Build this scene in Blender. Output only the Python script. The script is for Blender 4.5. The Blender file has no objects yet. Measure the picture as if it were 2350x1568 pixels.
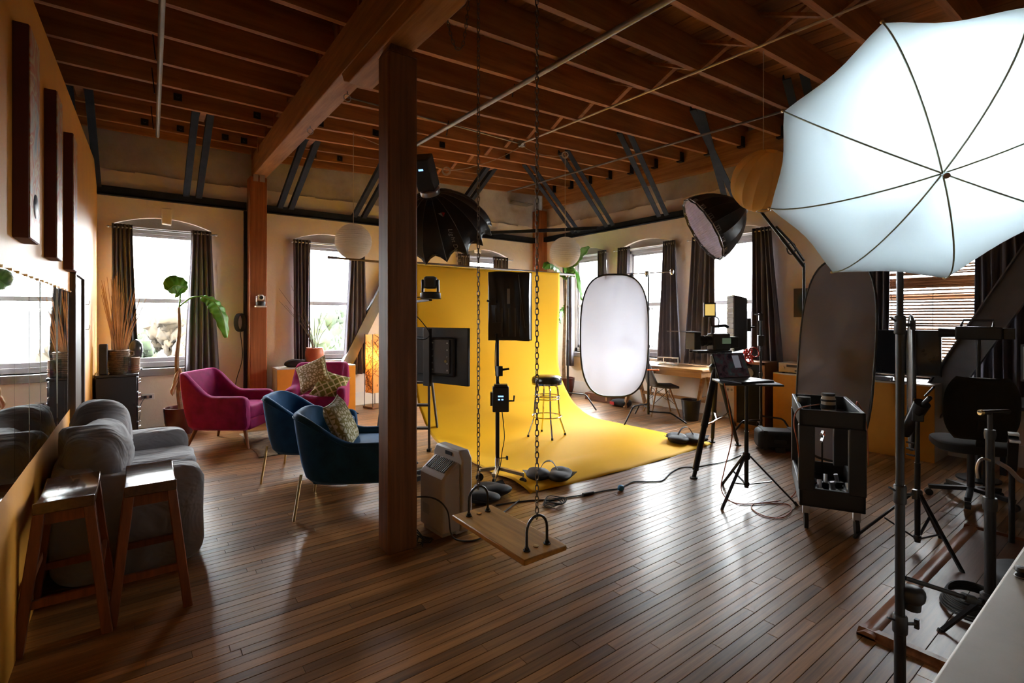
import bpy, math, random
from mathutils import Matrix, Vector
random.seed(7)
SC = bpy.context.scene
COL = SC.collection
PI = math.pi

# ---------------------------------------------------------------- camera, sky, exposure
FPX, HOR, CXP, EYE, YAW = 1145.0, 728.0, 1175.0, 1.5, math.radians(36.8)
cd = bpy.data.cameras.new('camera')
cd.sensor_width = 36.0
cd.lens = 36.0 * FPX / 2350.0
cd.shift_y = (HOR - 784.0) / 2350.0
cd.clip_start = 0.05
cd.clip_end = 600
cam = bpy.data.objects.new('camera', cd)
cam.location = (0, 0, EYE)
cam.rotation_euler = (PI / 2, 0, -YAW)
COL.objects.link(cam)
SC.camera = cam

SKY_STRENGTH = 16.0
W = bpy.data.worlds.new('World')
SC.world = W
W.use_nodes = True
bg = W.node_tree.nodes['Background']
bg.inputs[0].default_value = (0.94, 0.97, 1.0, 1)
bg.inputs[1].default_value = SKY_STRENGTH
vs_ = SC.view_settings
vs_.view_transform = 'Standard'
vs_.look = 'None'
vs_.gamma = 1.0
vs_.use_curve_mapping = False
vs_.exposure = 2.1
SC.cycles.use_denoising = True
SC.cycles.max_bounces = 6
SC.cycles.diffuse_bounces = 4
SC.cycles.glossy_bounces = 3
SC.cycles.transmission_bounces = 4
SC.cycles.use_adaptive_sampling = True
SC.cycles.adaptive_threshold = 0.09
SC.cycles.transparent_max_bounces = 8
SC.cycles.caustics_reflective = False
SC.cycles.caustics_refractive = False
SC.cycles.sample_clamp_indirect = 8.0

# the room: X runs along the window wall (wall_back), Y towards it, metres
XB, YA, XL = 7.05, 8.38, -0.43
WIN_A = [(-0.26, 0.835), (1.97, 3.07), (5.05, 6.15)]
WIN_B = [(6.45, 7.55), (4.98, 6.12), (3.43, 4.59), (1.08, 2.26)]
SILL, SPRING, CROWN, REVEAL = 0.80, 2.74, 2.86, 0.24


def portal(loc, rot, sx, sy):
    l = bpy.data.lights.new('window_portal', 'AREA')
    l.shape = 'RECTANGLE'
    l.size, l.size_y = sx, sy
    l.cycles.is_portal = True
    o = bpy.data.objects.new('window_portal', l)
    o.location = loc
    o.rotation_euler = rot
    COL.objects.link(o)


for a, b in WIN_A:
    portal(((a + b) / 2, YA + REVEAL + 0.12, 1.8), (-PI / 2, 0, 0), b - a, 2.1)
for a, b in WIN_B:
    portal((XB + REVEAL + 0.12, (a + b) / 2, 1.8), (-PI / 2, 0, -PI / 2), b - a, 2.1)


# ---------------------------------------------------------------- placing helpers: a line of sight meets a plane of the room
def ray(u, v):
    a = (u - CXP) / FPX
    s, c = math.sin(YAW), math.cos(YAW)
    return Vector((s + a * c, c - a * s, (HOR - v) / FPX))


def atd(u, v, d):
    return Vector((0, 0, EYE)) + ray(u, v) * d


def onz(u, v, z=0.0):
    r = ray(u, v)
    return atd(u, v, (z - EYE) / r.z)


def ony(u, v, y):
    return atd(u, v, y / ray(u, v).y)


def onx(u, v, x):
    return atd(u, v, x / ray(u, v).x)


def depth(p):
    return p[0] * math.sin(YAW) + p[1] * math.cos(YAW)


# ---------------------------------------------------------------- mesh builder
class MB:
    def __init__(s, m=None):
        s.v, s.f, s.m = [], [], (m or Matrix.Identity(4))

    def add(s, vs, fs, m=None):
        n = len(s.v)
        t = s.m @ m if m is not None else s.m
        s.v += [tuple(t @ Vector(p)) for p in vs]
        s.f += [tuple(i + n for i in f) for f in fs]
        return s

    def box(s, x0, x1, y0, y1, z0, z1, m=None):
        return s.add([(x0, y0, z0), (x1, y0, z0), (x1, y1, z0), (x0, y1, z0), (x0, y0, z1), (x1, y0, z1), (x1, y1, z1), (x0, y1, z1)],
                     [(3, 2, 1, 0), (4, 5, 6, 7), (0, 1, 5, 4), (1, 2, 6, 5), (2, 3, 7, 6), (3, 0, 4, 7)], m)

    def cbox(s, c, sx, sy, sz, m=None):
        return s.box(c[0] - sx / 2, c[0] + sx / 2, c[1] - sy / 2, c[1] + sy / 2, c[2] - sz / 2, c[2] + sz / 2, m)

    def rings(s, rs, close=True, caps=True, m=None):
        n = len(rs[0])
        vs = [p for r in rs for p in r]
        fs = []
        for i in range(len(rs) - 1):
            for j in range(n if close else n - 1):
                k = (j + 1) % n
                fs.append((i * n + j, i * n + k, (i + 1) * n + k, (i + 1) * n + j))
        if caps and close:
            fs.append(tuple(reversed(range(n))))
            fs.append(tuple(range((len(rs) - 1) * n, len(rs) * n)))
        return s.add(vs, fs, m)

    def bar(s, p0, p1, w, h, up=(0, 0, 1)):
        p0, p1 = Vector(p0), Vector(p1)
        d = (p1 - p0).normalized()
        u = Vector(up)
        x = d.cross(u)
        if x.length < 1e-4:
            x = d.cross(Vector((1, 0, 0)))
        x.normalize()
        y = x.cross(d)
        o = [x * (a * w / 2) + y * (b * h / 2) for a, b in ((-1, -1), (1, -1), (1, 1), (-1, 1))]
        return s.rings([[p0 + q for q in o], [p1 + q for q in o]])

    def cyl(s, p0, p1, r0, r1=None, n=12):
        return s.tube([p0, p1], [r0, r0 if r1 is None else r1], n)

    def tube(s, pts, r, n=8, closed=False):
        pts = [Vector(p) for p in pts]
        N = len(pts)
        rr = r if isinstance(r, (list, tuple)) else [r] * N
        rs = []
        ref = None
        for i in range(N):
            a = pts[(i - 1) % N] if (closed or i) else pts[0]
            b = pts[(i + 1) % N] if (closed or i < N - 1) else pts[-1]
            d = (b - a)
            if d.length < 1e-9:
                d = Vector((0, 0, 1))
            d.normalize()
            if ref is None:
                ref = d.orthogonal().normalized()
            else:
                ref = ref - d * ref.dot(d)
                if ref.length < 1e-5:
                    ref = d.orthogonal()
                ref.normalize()
            q = d.cross(ref)
            rs.append([pts[i] + (ref * math.cos(2 * PI * k / n) + q * math.sin(2 * PI * k / n)) * rr[i] for k in range(n)])
        if closed:
            rs.append(rs[0])
        return s.rings(rs, caps=not closed)

    def lathe(s, prof, c=(0, 0, 0), n=24, m=None):
        rs = [[(c[0] + r * math.cos(2 * PI * k / n), c[1] + r * math.sin(2 * PI * k / n), c[2] + z) for k in range(n)] for r, z in prof]
        return s.rings(rs, m=m)

    def prism(s, poly, a, b, plane='xy', m=None):
        def P(p, t):
            return (p[0], p[1], t) if plane == 'xy' else ((p[0], t, p[1]) if plane == 'xz' else (t, p[0], p[1]))
        return s.rings([[P(p, a) for p in poly], [P(p, b) for p in poly]], m=m)

    def ell(s, c, rx, ry, rz, e=1.0, n=20, k=12, m=None):
        sg = lambda t: math.copysign(abs(t) ** e, t)
        rs = []
        for i in range(k + 1):
            a = -PI / 2 + PI * i / k
            ca = max(abs(math.cos(a)), 1e-3) ** e
            rs.append([(c[0] + rx * ca * sg(math.cos(2 * PI * j / n)), c[1] + ry * ca * sg(math.sin(2 * PI * j / n)), c[2] + rz * sg(math.sin(a))) for j in range(n)])
        return s.rings(rs, m=m)

    def grid(s, fn, nu, nv, m=None):
        vs = [fn(i / nu, j / nv) for i in range(nu + 1) for j in range(nv + 1)]
        w = nv + 1
        fs = [(i * w + j, (i + 1) * w + j, (i + 1) * w + j + 1, i * w + j + 1) for i in range(nu) for j in range(nv)]
        return s.add(vs, fs, m)

    def mesh(s, name, mat=None, ang=38):
        me = bpy.data.meshes.new(name)
        me.from_pydata(s.v, [], s.f)
        me.validate()
        me.polygons.foreach_set('use_smooth', [True] * len(me.polygons))
        me.set_sharp_from_angle(angle=math.radians(ang))
        if mat is not None:
            me.materials.append(mat)
        return me

    def build(s, name, mat, parent=None, bev=0, label=None, cat=None, group=None, kind=None, solid=0, sub=0, ang=38):
        o = link(name, s.mesh(name, mat, ang), parent)
        if solid:
            md = o.modifiers.new('solid', 'SOLIDIFY')
            md.thickness = solid
            md.offset = 0
        if sub:
            md = o.modifiers.new('sub', 'SUBSURF')
            md.levels = md.render_levels = sub
        if bev:
            md = o.modifiers.new('bevel', 'BEVEL')
            md.width = bev
            md.segments = 2
            md.limit_method = 'ANGLE'
            md.angle_limit = math.radians(40)
        return tag(o, label, cat, group, kind)


def link(name, data, parent=None):
    o = bpy.data.objects.new(name, data)
    COL.objects.link(o)
    if parent is not None:
        o.parent = parent
    return o


def tag(o, label=None, cat=None, group=None, kind=None):
    if label:
        o['label'] = label
    if cat:
        o['category'] = cat
    if group:
        o['group'] = group
    if kind:
        o['kind'] = kind
    return o


def thing(name, label, cat, loc=(0, 0, 0), rz=0.0, group=None, kind=None):
    o = link(name, None)
    o.empty_display_size = 0.05
    o.location = loc
    o.rotation_euler = (0, 0, rz)
    return tag(o, label, cat, group, kind)


def struct(name):
    return tag(link(name, None), kind='structure')


def T(x=0, y=0, z=0):
    return Matrix.Translation((x, y, z))


def RX(a):
    return Matrix.Rotation(a, 4, 'X')


def RY(a):
    return Matrix.Rotation(a, 4, 'Y')


def RZ(a):
    return Matrix.Rotation(a, 4, 'Z')


def frame(o, zax, up=(0, 0, 1)):
    """matrix whose Z axis points along zax"""
    z = Vector(zax).normalized()
    x = Vector(up).cross(z)
    if x.length < 1e-4:
        x = Vector((1, 0, 0))
    x.normalize()
    y = z.cross(x)
    m = Matrix((x, y, z)).transposed().to_4x4()
    m.translation = Vector(o)
    return m


def curve_pts(pts, n=8):
    """Catmull-Rom through points"""
    p = [Vector(q) for q in pts]
    p = [p[0] * 2 - p[1]] + p + [p[-1] * 2 - p[-2]]
    out = []
    for i in range(1, len(p) - 2):
        for k in range(n):
            t = k / n
            a, b, c, d = p[i - 1], p[i], p[i + 1], p[i + 2]
            out.append(0.5 * ((2 * b) + (c - a) * t + (2 * a - 5 * b + 4 * c - d) * t * t + (3 * b - a - 3 * c + d) * t ** 3))
    out.append(p[-2])
    return out


# ---------------------------------------------------------------- materials
def base_mat(name):
    m = bpy.data.materials.new(name)
    m.use_nodes = True
    nt = m.node_tree
    return m, nt, nt.nodes, nt.links, nt.nodes['Principled BSDF']


def noise(nd, lk, scale, vec=None, detail=4, rough=0.55):
    n = nd.new('ShaderNodeTexNoise')
    n.inputs['Scale'].default_value = scale
    n.inputs['Detail'].default_value = detail
    n.inputs['Roughness'].default_value = rough
    if vec is not None:
        lk.new(vec, n.inputs['Vector'])
    return n


def ramp(nd, lk, fac, stops):
    r = nd.new('ShaderNodeValToRGB')
    e = r.color_ramp.elements
    while len(e) < len(stops):
        e.new(0.5)
    for i, (p, c) in enumerate(stops):
        e[i].position = p
        e[i].color = (c[0], c[1], c[2], 1)
    lk.new(fac, r.inputs[0])
    return r.outputs[0]


def addbump(nd, lk, bsdf, h, strength, dist=0.01):
    b = nd.new('ShaderNodeBump')
    b.inputs['Strength'].default_value = strength
    b.inputs['Distance'].default_value = dist
    lk.new(h, b.inputs['Height'])
    lk.new(b.outputs[0], bsdf.inputs['Normal'])


def M(name, col, rough=0.5, metal=0.0, var=0.12, vs=6.0, bump=0.0, bs=80.0, spec=0.5, coat=0.0, sheen=0.0, emit=None, es=0.0):
    m, nt, nd, lk, b = base_mat(name)
    tc = nd.new('ShaderNodeTexCoord').outputs['Object']
    n = noise(nd, lk, vs, tc)
    lo = tuple(c * (1 - var) for c in col)
    hi = tuple(min(1, c * (1 + var)) for c in col)
    lk.new(ramp(nd, lk, n.outputs['Fac'], [(0.3, lo), (0.7, hi)]), b.inputs['Base Color'])
    b.inputs['Roughness'].default_value = rough
    b.inputs['Metallic'].default_value = metal
    b.inputs['Specular IOR Level'].default_value = spec
    b.inputs['Coat Weight'].default_value = coat
    if sheen:
        b.inputs['Sheen Weight'].default_value = sheen
        b.inputs['Sheen Roughness'].default_value = 0.4
        b.inputs['Sheen Tint'].default_value = (min(1, col[0] * 2 + .05), min(1, col[1] * 2 + .05), min(1, col[2] * 2 + .05), 1)
    if bump:
        n2 = noise(nd, lk, bs, tc, 3)
        addbump(nd, lk, b, n2.outputs['Fac'], bump)
    if emit:
        b.inputs['Emission Color'].default_value = (*emit, 1)
        b.inputs['Emission Strength'].default_value = es
    return m


def WOOD(name, dark, light, stretch=(1, 12, 12), scale=2.0, rough=0.5, bump=0.15, spec=0.4, coat=0.0, world=False, rndv=0.35):
    """grain drawn out along the axis with the small stretch factor; each board has its own tone"""
    m, nt, nd, lk, b = base_mat(name)
    if world:
        src = nd.new('ShaderNodeNewGeometry').outputs['Position']
    else:
        src = nd.new('ShaderNodeTexCoord').outputs['Object']
    mp = nd.new('ShaderNodeMapping')
    mp.inputs['Scale'].default_value = stretch
    lk.new(src, mp.inputs['Vector'])
    oi = nd.new('ShaderNodeObjectInfo').outputs['Random']
    at = nd.new('ShaderNodeAttribute')
    at.attribute_name = 'rnd'
    ad = nd.new('ShaderNodeMath')
    ad.operation = 'ADD'
    lk.new(oi, ad.inputs[0])
    lk.new(at.outputs['Fac'], ad.inputs[1])
    fr = nd.new('ShaderNodeMath')
    fr.operation = 'FRACT'
    lk.new(ad.outputs[0], fr.inputs[0])
    sc_ = nd.new('ShaderNodeVectorMath')
    sc_.operation = 'MULTIPLY_ADD'
    cb = nd.new('ShaderNodeCombineXYZ')
    for k in range(3):
        lk.new(fr.outputs[0], cb.inputs[k])
    lk.new(cb.outputs[0], sc_.inputs[0])
    sc_.inputs[1].default_value = (37, 53, 71)
    lk.new(mp.outputs[0], sc_.inputs[2])
    n = noise(nd, lk, scale, sc_.outputs[0], 6, 0.65)
    c = ramp(nd, lk, n.outputs['Fac'], [(0.28, dark), (0.72, light)])
    n2 = noise(nd, lk, 1.3, src, 3)
    mul = nd.new('ShaderNodeMath')
    mul.operation = 'MULTIPLY_ADD'
    lk.new(fr.outputs[0], mul.inputs[0])
    mul.inputs[1].default_value = rndv * 2
    mul.inputs[2].default_value = 0.78 - rndv
    ad2 = nd.new('ShaderNodeMath')
    ad2.operation = 'MULTIPLY_ADD'
    lk.new(n2.outputs['Fac'], ad2.inputs[0])
    ad2.inputs[1].default_value = 0.5
    lk.new(mul.outputs[0], ad2.inputs[2])
    mx = nd.new('ShaderNodeVectorMath')
    mx.operation = 'SCALE'
    lk.new(c, mx.inputs[0])
    lk.new(ad2.outputs[0], mx.inputs['Scale'])
    lk.new(mx.outputs[0], b.inputs['Base Color'])
    b.inputs['Roughness'].default_value = rough
    b.inputs['Specular IOR Level'].default_value = spec
    b.inputs['Coat Weight'].default_value = coat
    if bump:
        addbump(nd, lk, b, n.outputs['Fac'], bump, 0.004)
    return m, nt, nd, lk, b, n


def PLASTER(name, col, stain, rough=0.85, bump=0.25, scale=1.2, thr=(0.35, 0.65)):
    m, nt, nd, lk, b = base_mat(name)
    g = nd.new('ShaderNodeNewGeometry').outputs['Position']
    n = noise(nd, lk, scale, g, 8, 0.62)
    lk.new(ramp(nd, lk, n.outputs['Fac'], [(thr[0], stain), (thr[1], col)]), b.inputs['Base Color'])
    b.inputs['Roughness'].default_value = rough
    n2 = noise(nd, lk, 22, g, 6)
    addbump(nd, lk, b, n2.outputs['Fac'], bump, 0.012)
    return m


def FABRIC(name, col, weave=900.0, rough=0.9, sheen=0.4, var=0.15, bump=0.2, vs=4.0):
    return M(name, col, rough, 0, var, vs, bump, weave, 0.25, 0, sheen)


m_white = M('white_paint', (0.78, 0.77, 0.74), 0.55, var=0.04)
m_black = M('black_plastic', (0.018, 0.018, 0.02), 0.42, var=0.2)
m_blackm = M('black_metal', (0.022, 0.022, 0.025), 0.35, 0.4, var=0.2)
m_steel = M('dark_blue_steel', (0.014, 0.017, 0.026), 0.7, 0.0, var=0.35, vs=9, spec=0.2)
m_chrome = M('chrome', (0.82, 0.82, 0.82), 0.12, 1.0, var=0.02)
m_alu = M('brushed_metal', (0.55, 0.55, 0.56), 0.32, 1.0, var=0.05)
m_pipe = M('galvanised_pipe', (0.33, 0.31, 0.28), 0.45, 0.7, var=0.2)
m_brass = M('brass_leg', (0.62, 0.45, 0.20), 0.28, 1.0, var=0.08)
m_rubber = M('rubber', (0.02, 0.02, 0.02), 0.7)
m_frame = M('window_paint_grey', (0.34, 0.33, 0.34), 0.5, var=0.06)
m_lintel = PLASTER('lintel_grey', (0.30, 0.28, 0.27), (0.24, 0.22, 0.21))
m_wall = PLASTER('cream_plaster', (0.88, 0.80, 0.70), (0.82, 0.73, 0.61))
m_upper = PLASTER('bare_plaster', (0.60, 0.55, 0.49), (0.42, 0.36, 0.30), bump=0.5, scale=2.0)
m_orange = PLASTER('orange_wall_paint', (0.74, 0.315, 0.022), (0.64, 0.27, 0.025), 0.55, 0.12)
m_curtain = FABRIC('charcoal_curtain', (0.145, 0.135, 0.16), 700, var=0.12)
m_wood_beam = WOOD('beam_timber', (0.24, 0.09, 0.024), (0.52, 0.25, 0.08), (14, 0.7, 14), 1.6, 0.6, 0.25, rndv=0.15)[0]
m_wood_joist = WOOD('joist_timber', (0.22, 0.08, 0.022), (0.48, 0.20, 0.06), (0.7, 14, 10), 1.5, 0.65, 0.25, world=True, rndv=0.2)[0]
m_wood_deck = WOOD('deck_timber', (0.20, 0.085, 0.028), (0.44, 0.19, 0.06), (10, 0.7, 10), 1.5, 0.7, 0.25, world=True, rndv=0.3)[0]
m_wood_post = WOOD('post_timber', (0.10, 0.042, 0.018), (0.25, 0.105, 0.045), (16, 16, 0.7), 1.6, 0.6, 0.35, rndv=0.1)[0]
m_dark_gap = M('dark_gap', (0.02, 0.012, 0.008), 0.9)


def floor_mat():
    m, nt, nd, lk, b, n = WOOD('oak_floor', (0.10, 0.042, 0.013), (0.34, 0.155, 0.05), (0.9, 22, 10), 1.8, 0.33, 0.12, 0.5, world=True, rndv=0.42)
    g = nd.new('ShaderNodeNewGeometry').outputs['Position']
    w = noise(nd, lk, 1.1, g, 5, 0.6)
    r = nd.new('ShaderNodeMapRange')
    r.inputs['To Min'].default_value = 0.22
    r.inputs['To Max'].default_value = 0.42
    lk.new(w.outputs['Fac'], r.inputs['Value'])
    lk.new(r.outputs[0], b.inputs['Roughness'])
    return m


m_floor = floor_mat()


def glass_mat(name='window_glass', tint=(0.97, 0.985, 0.98), refl=0.06):
    m, nt, nd, lk, b = base_mat(name)
    nd.remove(b)
    out = nd['Material Output']
    t = nd.new('ShaderNodeBsdfTransparent')
    t.inputs[0].default_value = (*tint, 1)
    g = nd.new('ShaderNodeBsdfGlossy')
    g.inputs['Roughness'].default_value = 0.02
    lw = nd.new('ShaderNodeLayerWeight')
    lw.inputs[0].default_value = 0.5
    pw = nd.new('ShaderNodeMath')
    pw.operation = 'POWER'
    pw.inputs[1].default_value = 5
    lk.new(lw.outputs['Facing'], pw.inputs[0])
    f = nd.new('ShaderNodeMath')
    f.operation = 'MULTIPLY_ADD'
    f.inputs[1].default_value = 0.6
    f.inputs[2].default_value = 0.03
    lk.new(pw.outputs[0], f.inputs[0])
    mx = nd.new('ShaderNodeMixShader')
    lk.new(f.outputs[0], mx.inputs[0])
    lk.new(t.outputs[0], mx.inputs[1])
    lk.new(g.outputs[0], mx.inputs[2])
    lk.new(mx.outputs[0], out.inputs[0])
    return m


m_glass = glass_mat()

# ================================================================ STRUCTURE
# ---- floor: 57 mm strips; the largest in view are separate boards, the rest one joined mesh
floor = struct('floor')
BW = 0.057
sub = MB().box(-3.2, XB + 0.1, -3.2, YA + 0.1, -0.06, -0.016).build('subfloor', m_dark_gap, floor)


def board(mb, x0, x1, y0, y1, z):
    c, g = 0.0014, 0.0007
    a0, a1, b0, b1 = x0 + g, x1 - g, y0 + g, y1 - g
    mb.add([(a0, b0, -0.016), (a1, b0, -0.016), (a1, b1, -0.016), (a0, b1, -0.016),
            (a0, b0, z - c), (a1, b0, z - c), (a1, b1, z - c), (a0, b1, z - c),
            (a0 + c, b0 + c, z), (a1 - c, b0 + c, z), (a1 - c, b1 - c, z), (a0 + c, b1 - c, z)],
           [(0, 1, 5, 4), (1, 2, 6, 5), (2, 3, 7, 6), (3, 0, 4, 7), (4, 5, 9, 8), (5, 6, 10, 9), (6, 7, 11, 10), (7, 4, 8, 11), (8, 9, 10, 11)])


LENS = [0.55, 0.9, 1.2, 1.5, 1.9, 2.3, 2.8, 3.3]
blist = []
y = -3.1
while y < YA:
    x = -3.1 - random.uniform(0, 2)
    while x < XB:
        L = random.choice(LENS)
        xa, xb_ = x, x + L
        x = xb_
        if xb_ < -3.1:
            continue
        sc = 0.0
        cl = [max(xa, -3.1) + (min(xb_, XB) - max(xa, -3.1)) * t for t in (0.02, 0.25, 0.5, 0.75, 0.98)]
        for q in cl:
            d = depth((q, y))
            if d > 0.3:
                u = CXP + FPX * (q * math.cos(YAW) - y * math.sin(YAW)) / d
                v = HOR + FPX * EYE / d
                if 0 < u < 2350 and v < 1568:
                    sc += L / d ** 3
        fits = xa >= -3.1 and xb_ <= XB
        blist.append((sc if fits else 0, xa, min(xb_, XB), y, L))
    y += BW
blist.sort(key=lambda t: -t[0])
bmesh_ = {}
for L in LENS:
    mb = MB()
    board(mb, 0, L, 0, BW, 0.0)
    bmesh_[L] = mb.mesh('floor_board', m_floor)
rest = MB()
rv = []
for i, (sc, xa, xb_, y, L) in enumerate(blist):
    if i < 295 and sc > 0:
        o = link('floor_board', bmesh_[L], floor)
        o.location = (xa, y, random.uniform(-0.0008, 0.0004))
    else:
        board(rest, max(xa, -3.1), xb_, y, y + BW, random.uniform(-0.0008, 0.0004))
        rv += [random.random()] * 9
o = rest.build('floor_boards', m_floor, floor, kind='stuff')
at_ = o.data.attributes.new('rnd', 'FLOAT', 'FACE')
at_.data.foreach_set('value', rv[:len(o.data.polygons)])


# ---- window walls
def arch(a, b, n=12):
    """segmental head from a to b"""
    return [(a + (b - a) * i / n, SPRING + (CROWN - SPRING) * (1 - (2 * i / n - 1) ** 2)) for i in range(n + 1)]


def window_wall(name, wins, lo, hi, to):
    """to(s, t, z): s along the wall, t depth outwards"""
    TH, ZC = 0.36, 3.42
    mb = MB()

    def slab(poly, t0, t1, tgt):
        n = len(poly)
        tgt.rings([[to(s, t0, z) for s, z in poly], [to(s, t1, z) for s, z in poly]])
    edges = [lo] + [e for w in sorted(wins) for e in w] + [hi]
    for i in range(0, len(edges), 2):
        slab([(edges[i], 0), (edges[i + 1], 0), (edges[i + 1], ZC), (edges[i], ZC)], 0, TH, mb)
    for a, b in wins:
        slab([(a, 0), (b, 0), (b, SILL), (a, SILL)], 0, TH, mb)
        ap = arch(a, b)
        for (s0, z0), (s1, z1) in zip(ap[:-1], ap[1:]):
            slab([(s0, z0), (s1, z1), (s1, ZC), (s0, ZC)], 0, TH, mb)
    w = mb.build(name, m_wall, kind='structure')
    up = MB()
    slab([(lo, ZC), (hi, ZC), (hi, 4.7), (lo, 4.7)], 0.035, TH, up)
    up.build('upper_plaster', m_upper, w)
    # ragged plaster edge where the paint stops
    rg = MB()
    s = lo
    while s < hi:
        L = random.uniform(0.1, 0.35)
        rg.rings([[to(q, t, z) for q, z in ((s, ZC - 0.012), (min(s + L, hi), ZC - 0.012), (min(s + L, hi), ZC + random.uniform(0.004, 0.03)), (s, ZC + random.uniform(0.004, 0.03)))] for t in (0.002, 0.04)])
        s += L
    rg.build('plaster_ledge', m_wall, w)
    return w


toA = lambda s, t, z: (s, YA + t, z)
toB = lambda s, t, z: (XB + t, s, z)
window_wall('wall_back', WIN_A, -3.0, XB + 0.36, toA)
window_wall('wall_right', WIN_B, -3.0, YA, toB)
mb = MB().box(-3.3, -3.0, -3.2, YA + 0.36, 0, 4.7)
mb.build('wall_left', m_wall, kind='structure')
MB().box(-3.3, XB + 0.36, -3.3, -3.0, 0, 4.7).build('wall_front', m_wall, kind='structure')
# orange partition on the left, lower than the joists
mb = MB().prism([(-3.0, 0), (YA, 0), (YA, 3.44), (2.6, 3.05), (-3.0, 3.05)], XL - 0.12, XL, 'yz')
mb.build('wall_partition', m_orange, kind='structure')


def win(idx, a, b, to, keystone=0.5):
    w = struct('window_%d' % idx)
    R0, R1 = REVEAL, REVEAL + 0.07

    def bx(mb, s0, s1, z0, z1, t0=R0, t1=R1):
        p, q = to(s0, t0, z0), to(s1, t1, z1)
        mb.box(min(p[0], q[0]), max(p[0], q[0]), min(p[1], q[1]), max(p[1], q[1]), z0, z1)
    HEAD = 2.72
    mb = MB()
    bx(mb, a, a + 0.07, SILL, HEAD)
    bx(mb, b - 0.07, b, SILL, HEAD)
    bx(mb, a, b, HEAD - 0.06, HEAD)
    bx(mb, a, b, SILL, SILL + 0.07)
    mb.build('frame', m_frame, w, 0.006)
    mb = MB()
    bx(mb, a + 0.07, b - 0.07, 1.70, 1.76, R0 + 0.012, R1 - 0.01)
    mb.build('meeting_rail', m_frame, w, 0.004)
    mb = MB()
    for s in (a + 0.07, b - 0.11):
        bx(mb, s, s + 0.04, SILL + 0.07, HEAD - 0.06, R0 + 0.018, R1 - 0.014)
    bx(mb, a + 0.07, b - 0.07, SILL + 0.07, SILL + 0.13, R0 + 0.018, R1 - 0.014)
    bx(mb, a + 0.07, b - 0.07, HEAD - 0.10, HEAD - 0.06, R0 + 0.018, R1 - 0.014)
    mb.build('sash', m_frame, w, 0.004)
    for z0, z1 in ((SILL + 0.13, 1.70), (1.76, HEAD - 0.10)):
        mb = MB()
        bx(mb, a + 0.11, b - 0.11, z0, z1, R0 + 0.032, R0 + 0.036)
        mb.build('pane', m_glass, w)
    mb = MB()
    bx(mb, a - 0.02, b + 0.02, SILL - 0.10, SILL, -0.035, R0)
    mb.build('sill', m_frame, w, 0.008)
    # grey panel filling the arched head
    mb = MB()
    ap = arch(a, b)
    for (s0, z0), (s1, z1) in zip(ap[:-1], ap[1:]):
        mb.rings([[to(s, t, z) for s, z in ((s0, HEAD), (s1, HEAD), (s1, z1), (s0, z0))] for t in (0.07, R1)])
    mb.build('arched_head', m_lintel, w)
    if keystone:
        mb = MB()
        c = a + (b - a) * keystone
        mb.rings([[to(s, t, z) for s, z in ((c - 0.055, CROWN - 0.075), (c + 0.055, CROWN - 0.085), (c + 0.06, CROWN + 0.14), (c - 0.065, CROWN + 0.14))] for t in (-0.022, 0.09)])
        mb.build('keystone', m_wall, w, 0.01)
    return w


for i, (a, b) in enumerate(WIN_A):
    win(i + 1, a, b, toA, (0.52, 0, 0.35)[i])
for i, (a, b) in enumerate(WIN_B):
    win(i + 4, a, b, toB, 0)

# black steel channel round the walls
mb = MB()
mb.box(-2.9, 1.28, YA - 0.10, YA, 3.09, 3.11).box(-2.9, 1.28, YA - 0.02, YA, 3.09, 3.20).box(-2.9, 1.28, YA - 0.10, YA - 0.085, 3.09, 3.20)
mb.build('trim_1', m_steel, kind='structure')
mb = MB()
mb.box(1.53, XB, YA - 0.10, YA, 3.09, 3.11).box(1.53, XB, YA - 0.02, YA, 3.09, 3.20).box(1.53, XB, YA - 0.10, YA - 0.085, 3.09, 3.20)
mb.build('trim_2', m_steel, kind='structure')
mb = MB()
mb.box(XB - 0.10, XB, 0.3, YA - 0.1, 3.11, 3.13).box(XB - 0.02, XB, 0.3, YA - 0.1, 3.11, 3.21).box(XB - 0.10, XB - 0.085, 0.3, YA - 0.1, 3.11, 3.21)
mb.build('trim_3', m_steel, kind='structure')
MB().bar((5.6, YA - 0.06, 3.19), (XB - 0.06, 6.6, 3.19), 0.05, 0.06).build('trim_4', m_steel, kind='structure')

# ---- ceiling: joists, deck planks, bridging
ceil_ = struct('ceiling')
ZJ0, SL, JH, JW = 3.60, 0.04, 0.29, 0.05


SX = 0.05  # right of the beam the joists climb gently towards the window wall


def zj(y, x=0.0):
    return ZJ0 + SL * y + (SX * (x - 3.0) if x > 1.3 else 0.0)


LJ = [8.30, 7.89, 7.29, 6.77, 6.16, 5.58, 4.98, 4.42, 3.85, 3.28, 2.7, 2.1, 1.5, 0.9, 0.3, -0.4, -1.2, -2.0]
RJ = [8.28, 7.78, 7.26, 6.75, 6.25, 5.75, 5.24, 4.75, 4.27, 3.75, 3.2, 2.66, 2.1, 1.55, 1.0, 0.4, -0.3, -1.0, -1.8]
jm1 = MB().box(-3.0, 1.44, -JW / 2, JW / 2, 0, JH).mesh('joist', m_wood_joist)
jm2 = MB().rings([[(x, yy, z + SX * (x - 3.0)) for yy, z in ((-JW / 2, 0), (JW / 2, 0), (JW / 2, JH), (-JW / 2, JH))] for x in (1.34, XB)]).mesh('joist', m_wood_joist)
for lst, me in ((LJ, jm1), (RJ, jm2)):
    for y in lst:
        o = link('joist', me, ceil_)
        o.location = (0, y, zj(y))
PW = 0.14
pm = {}
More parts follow.
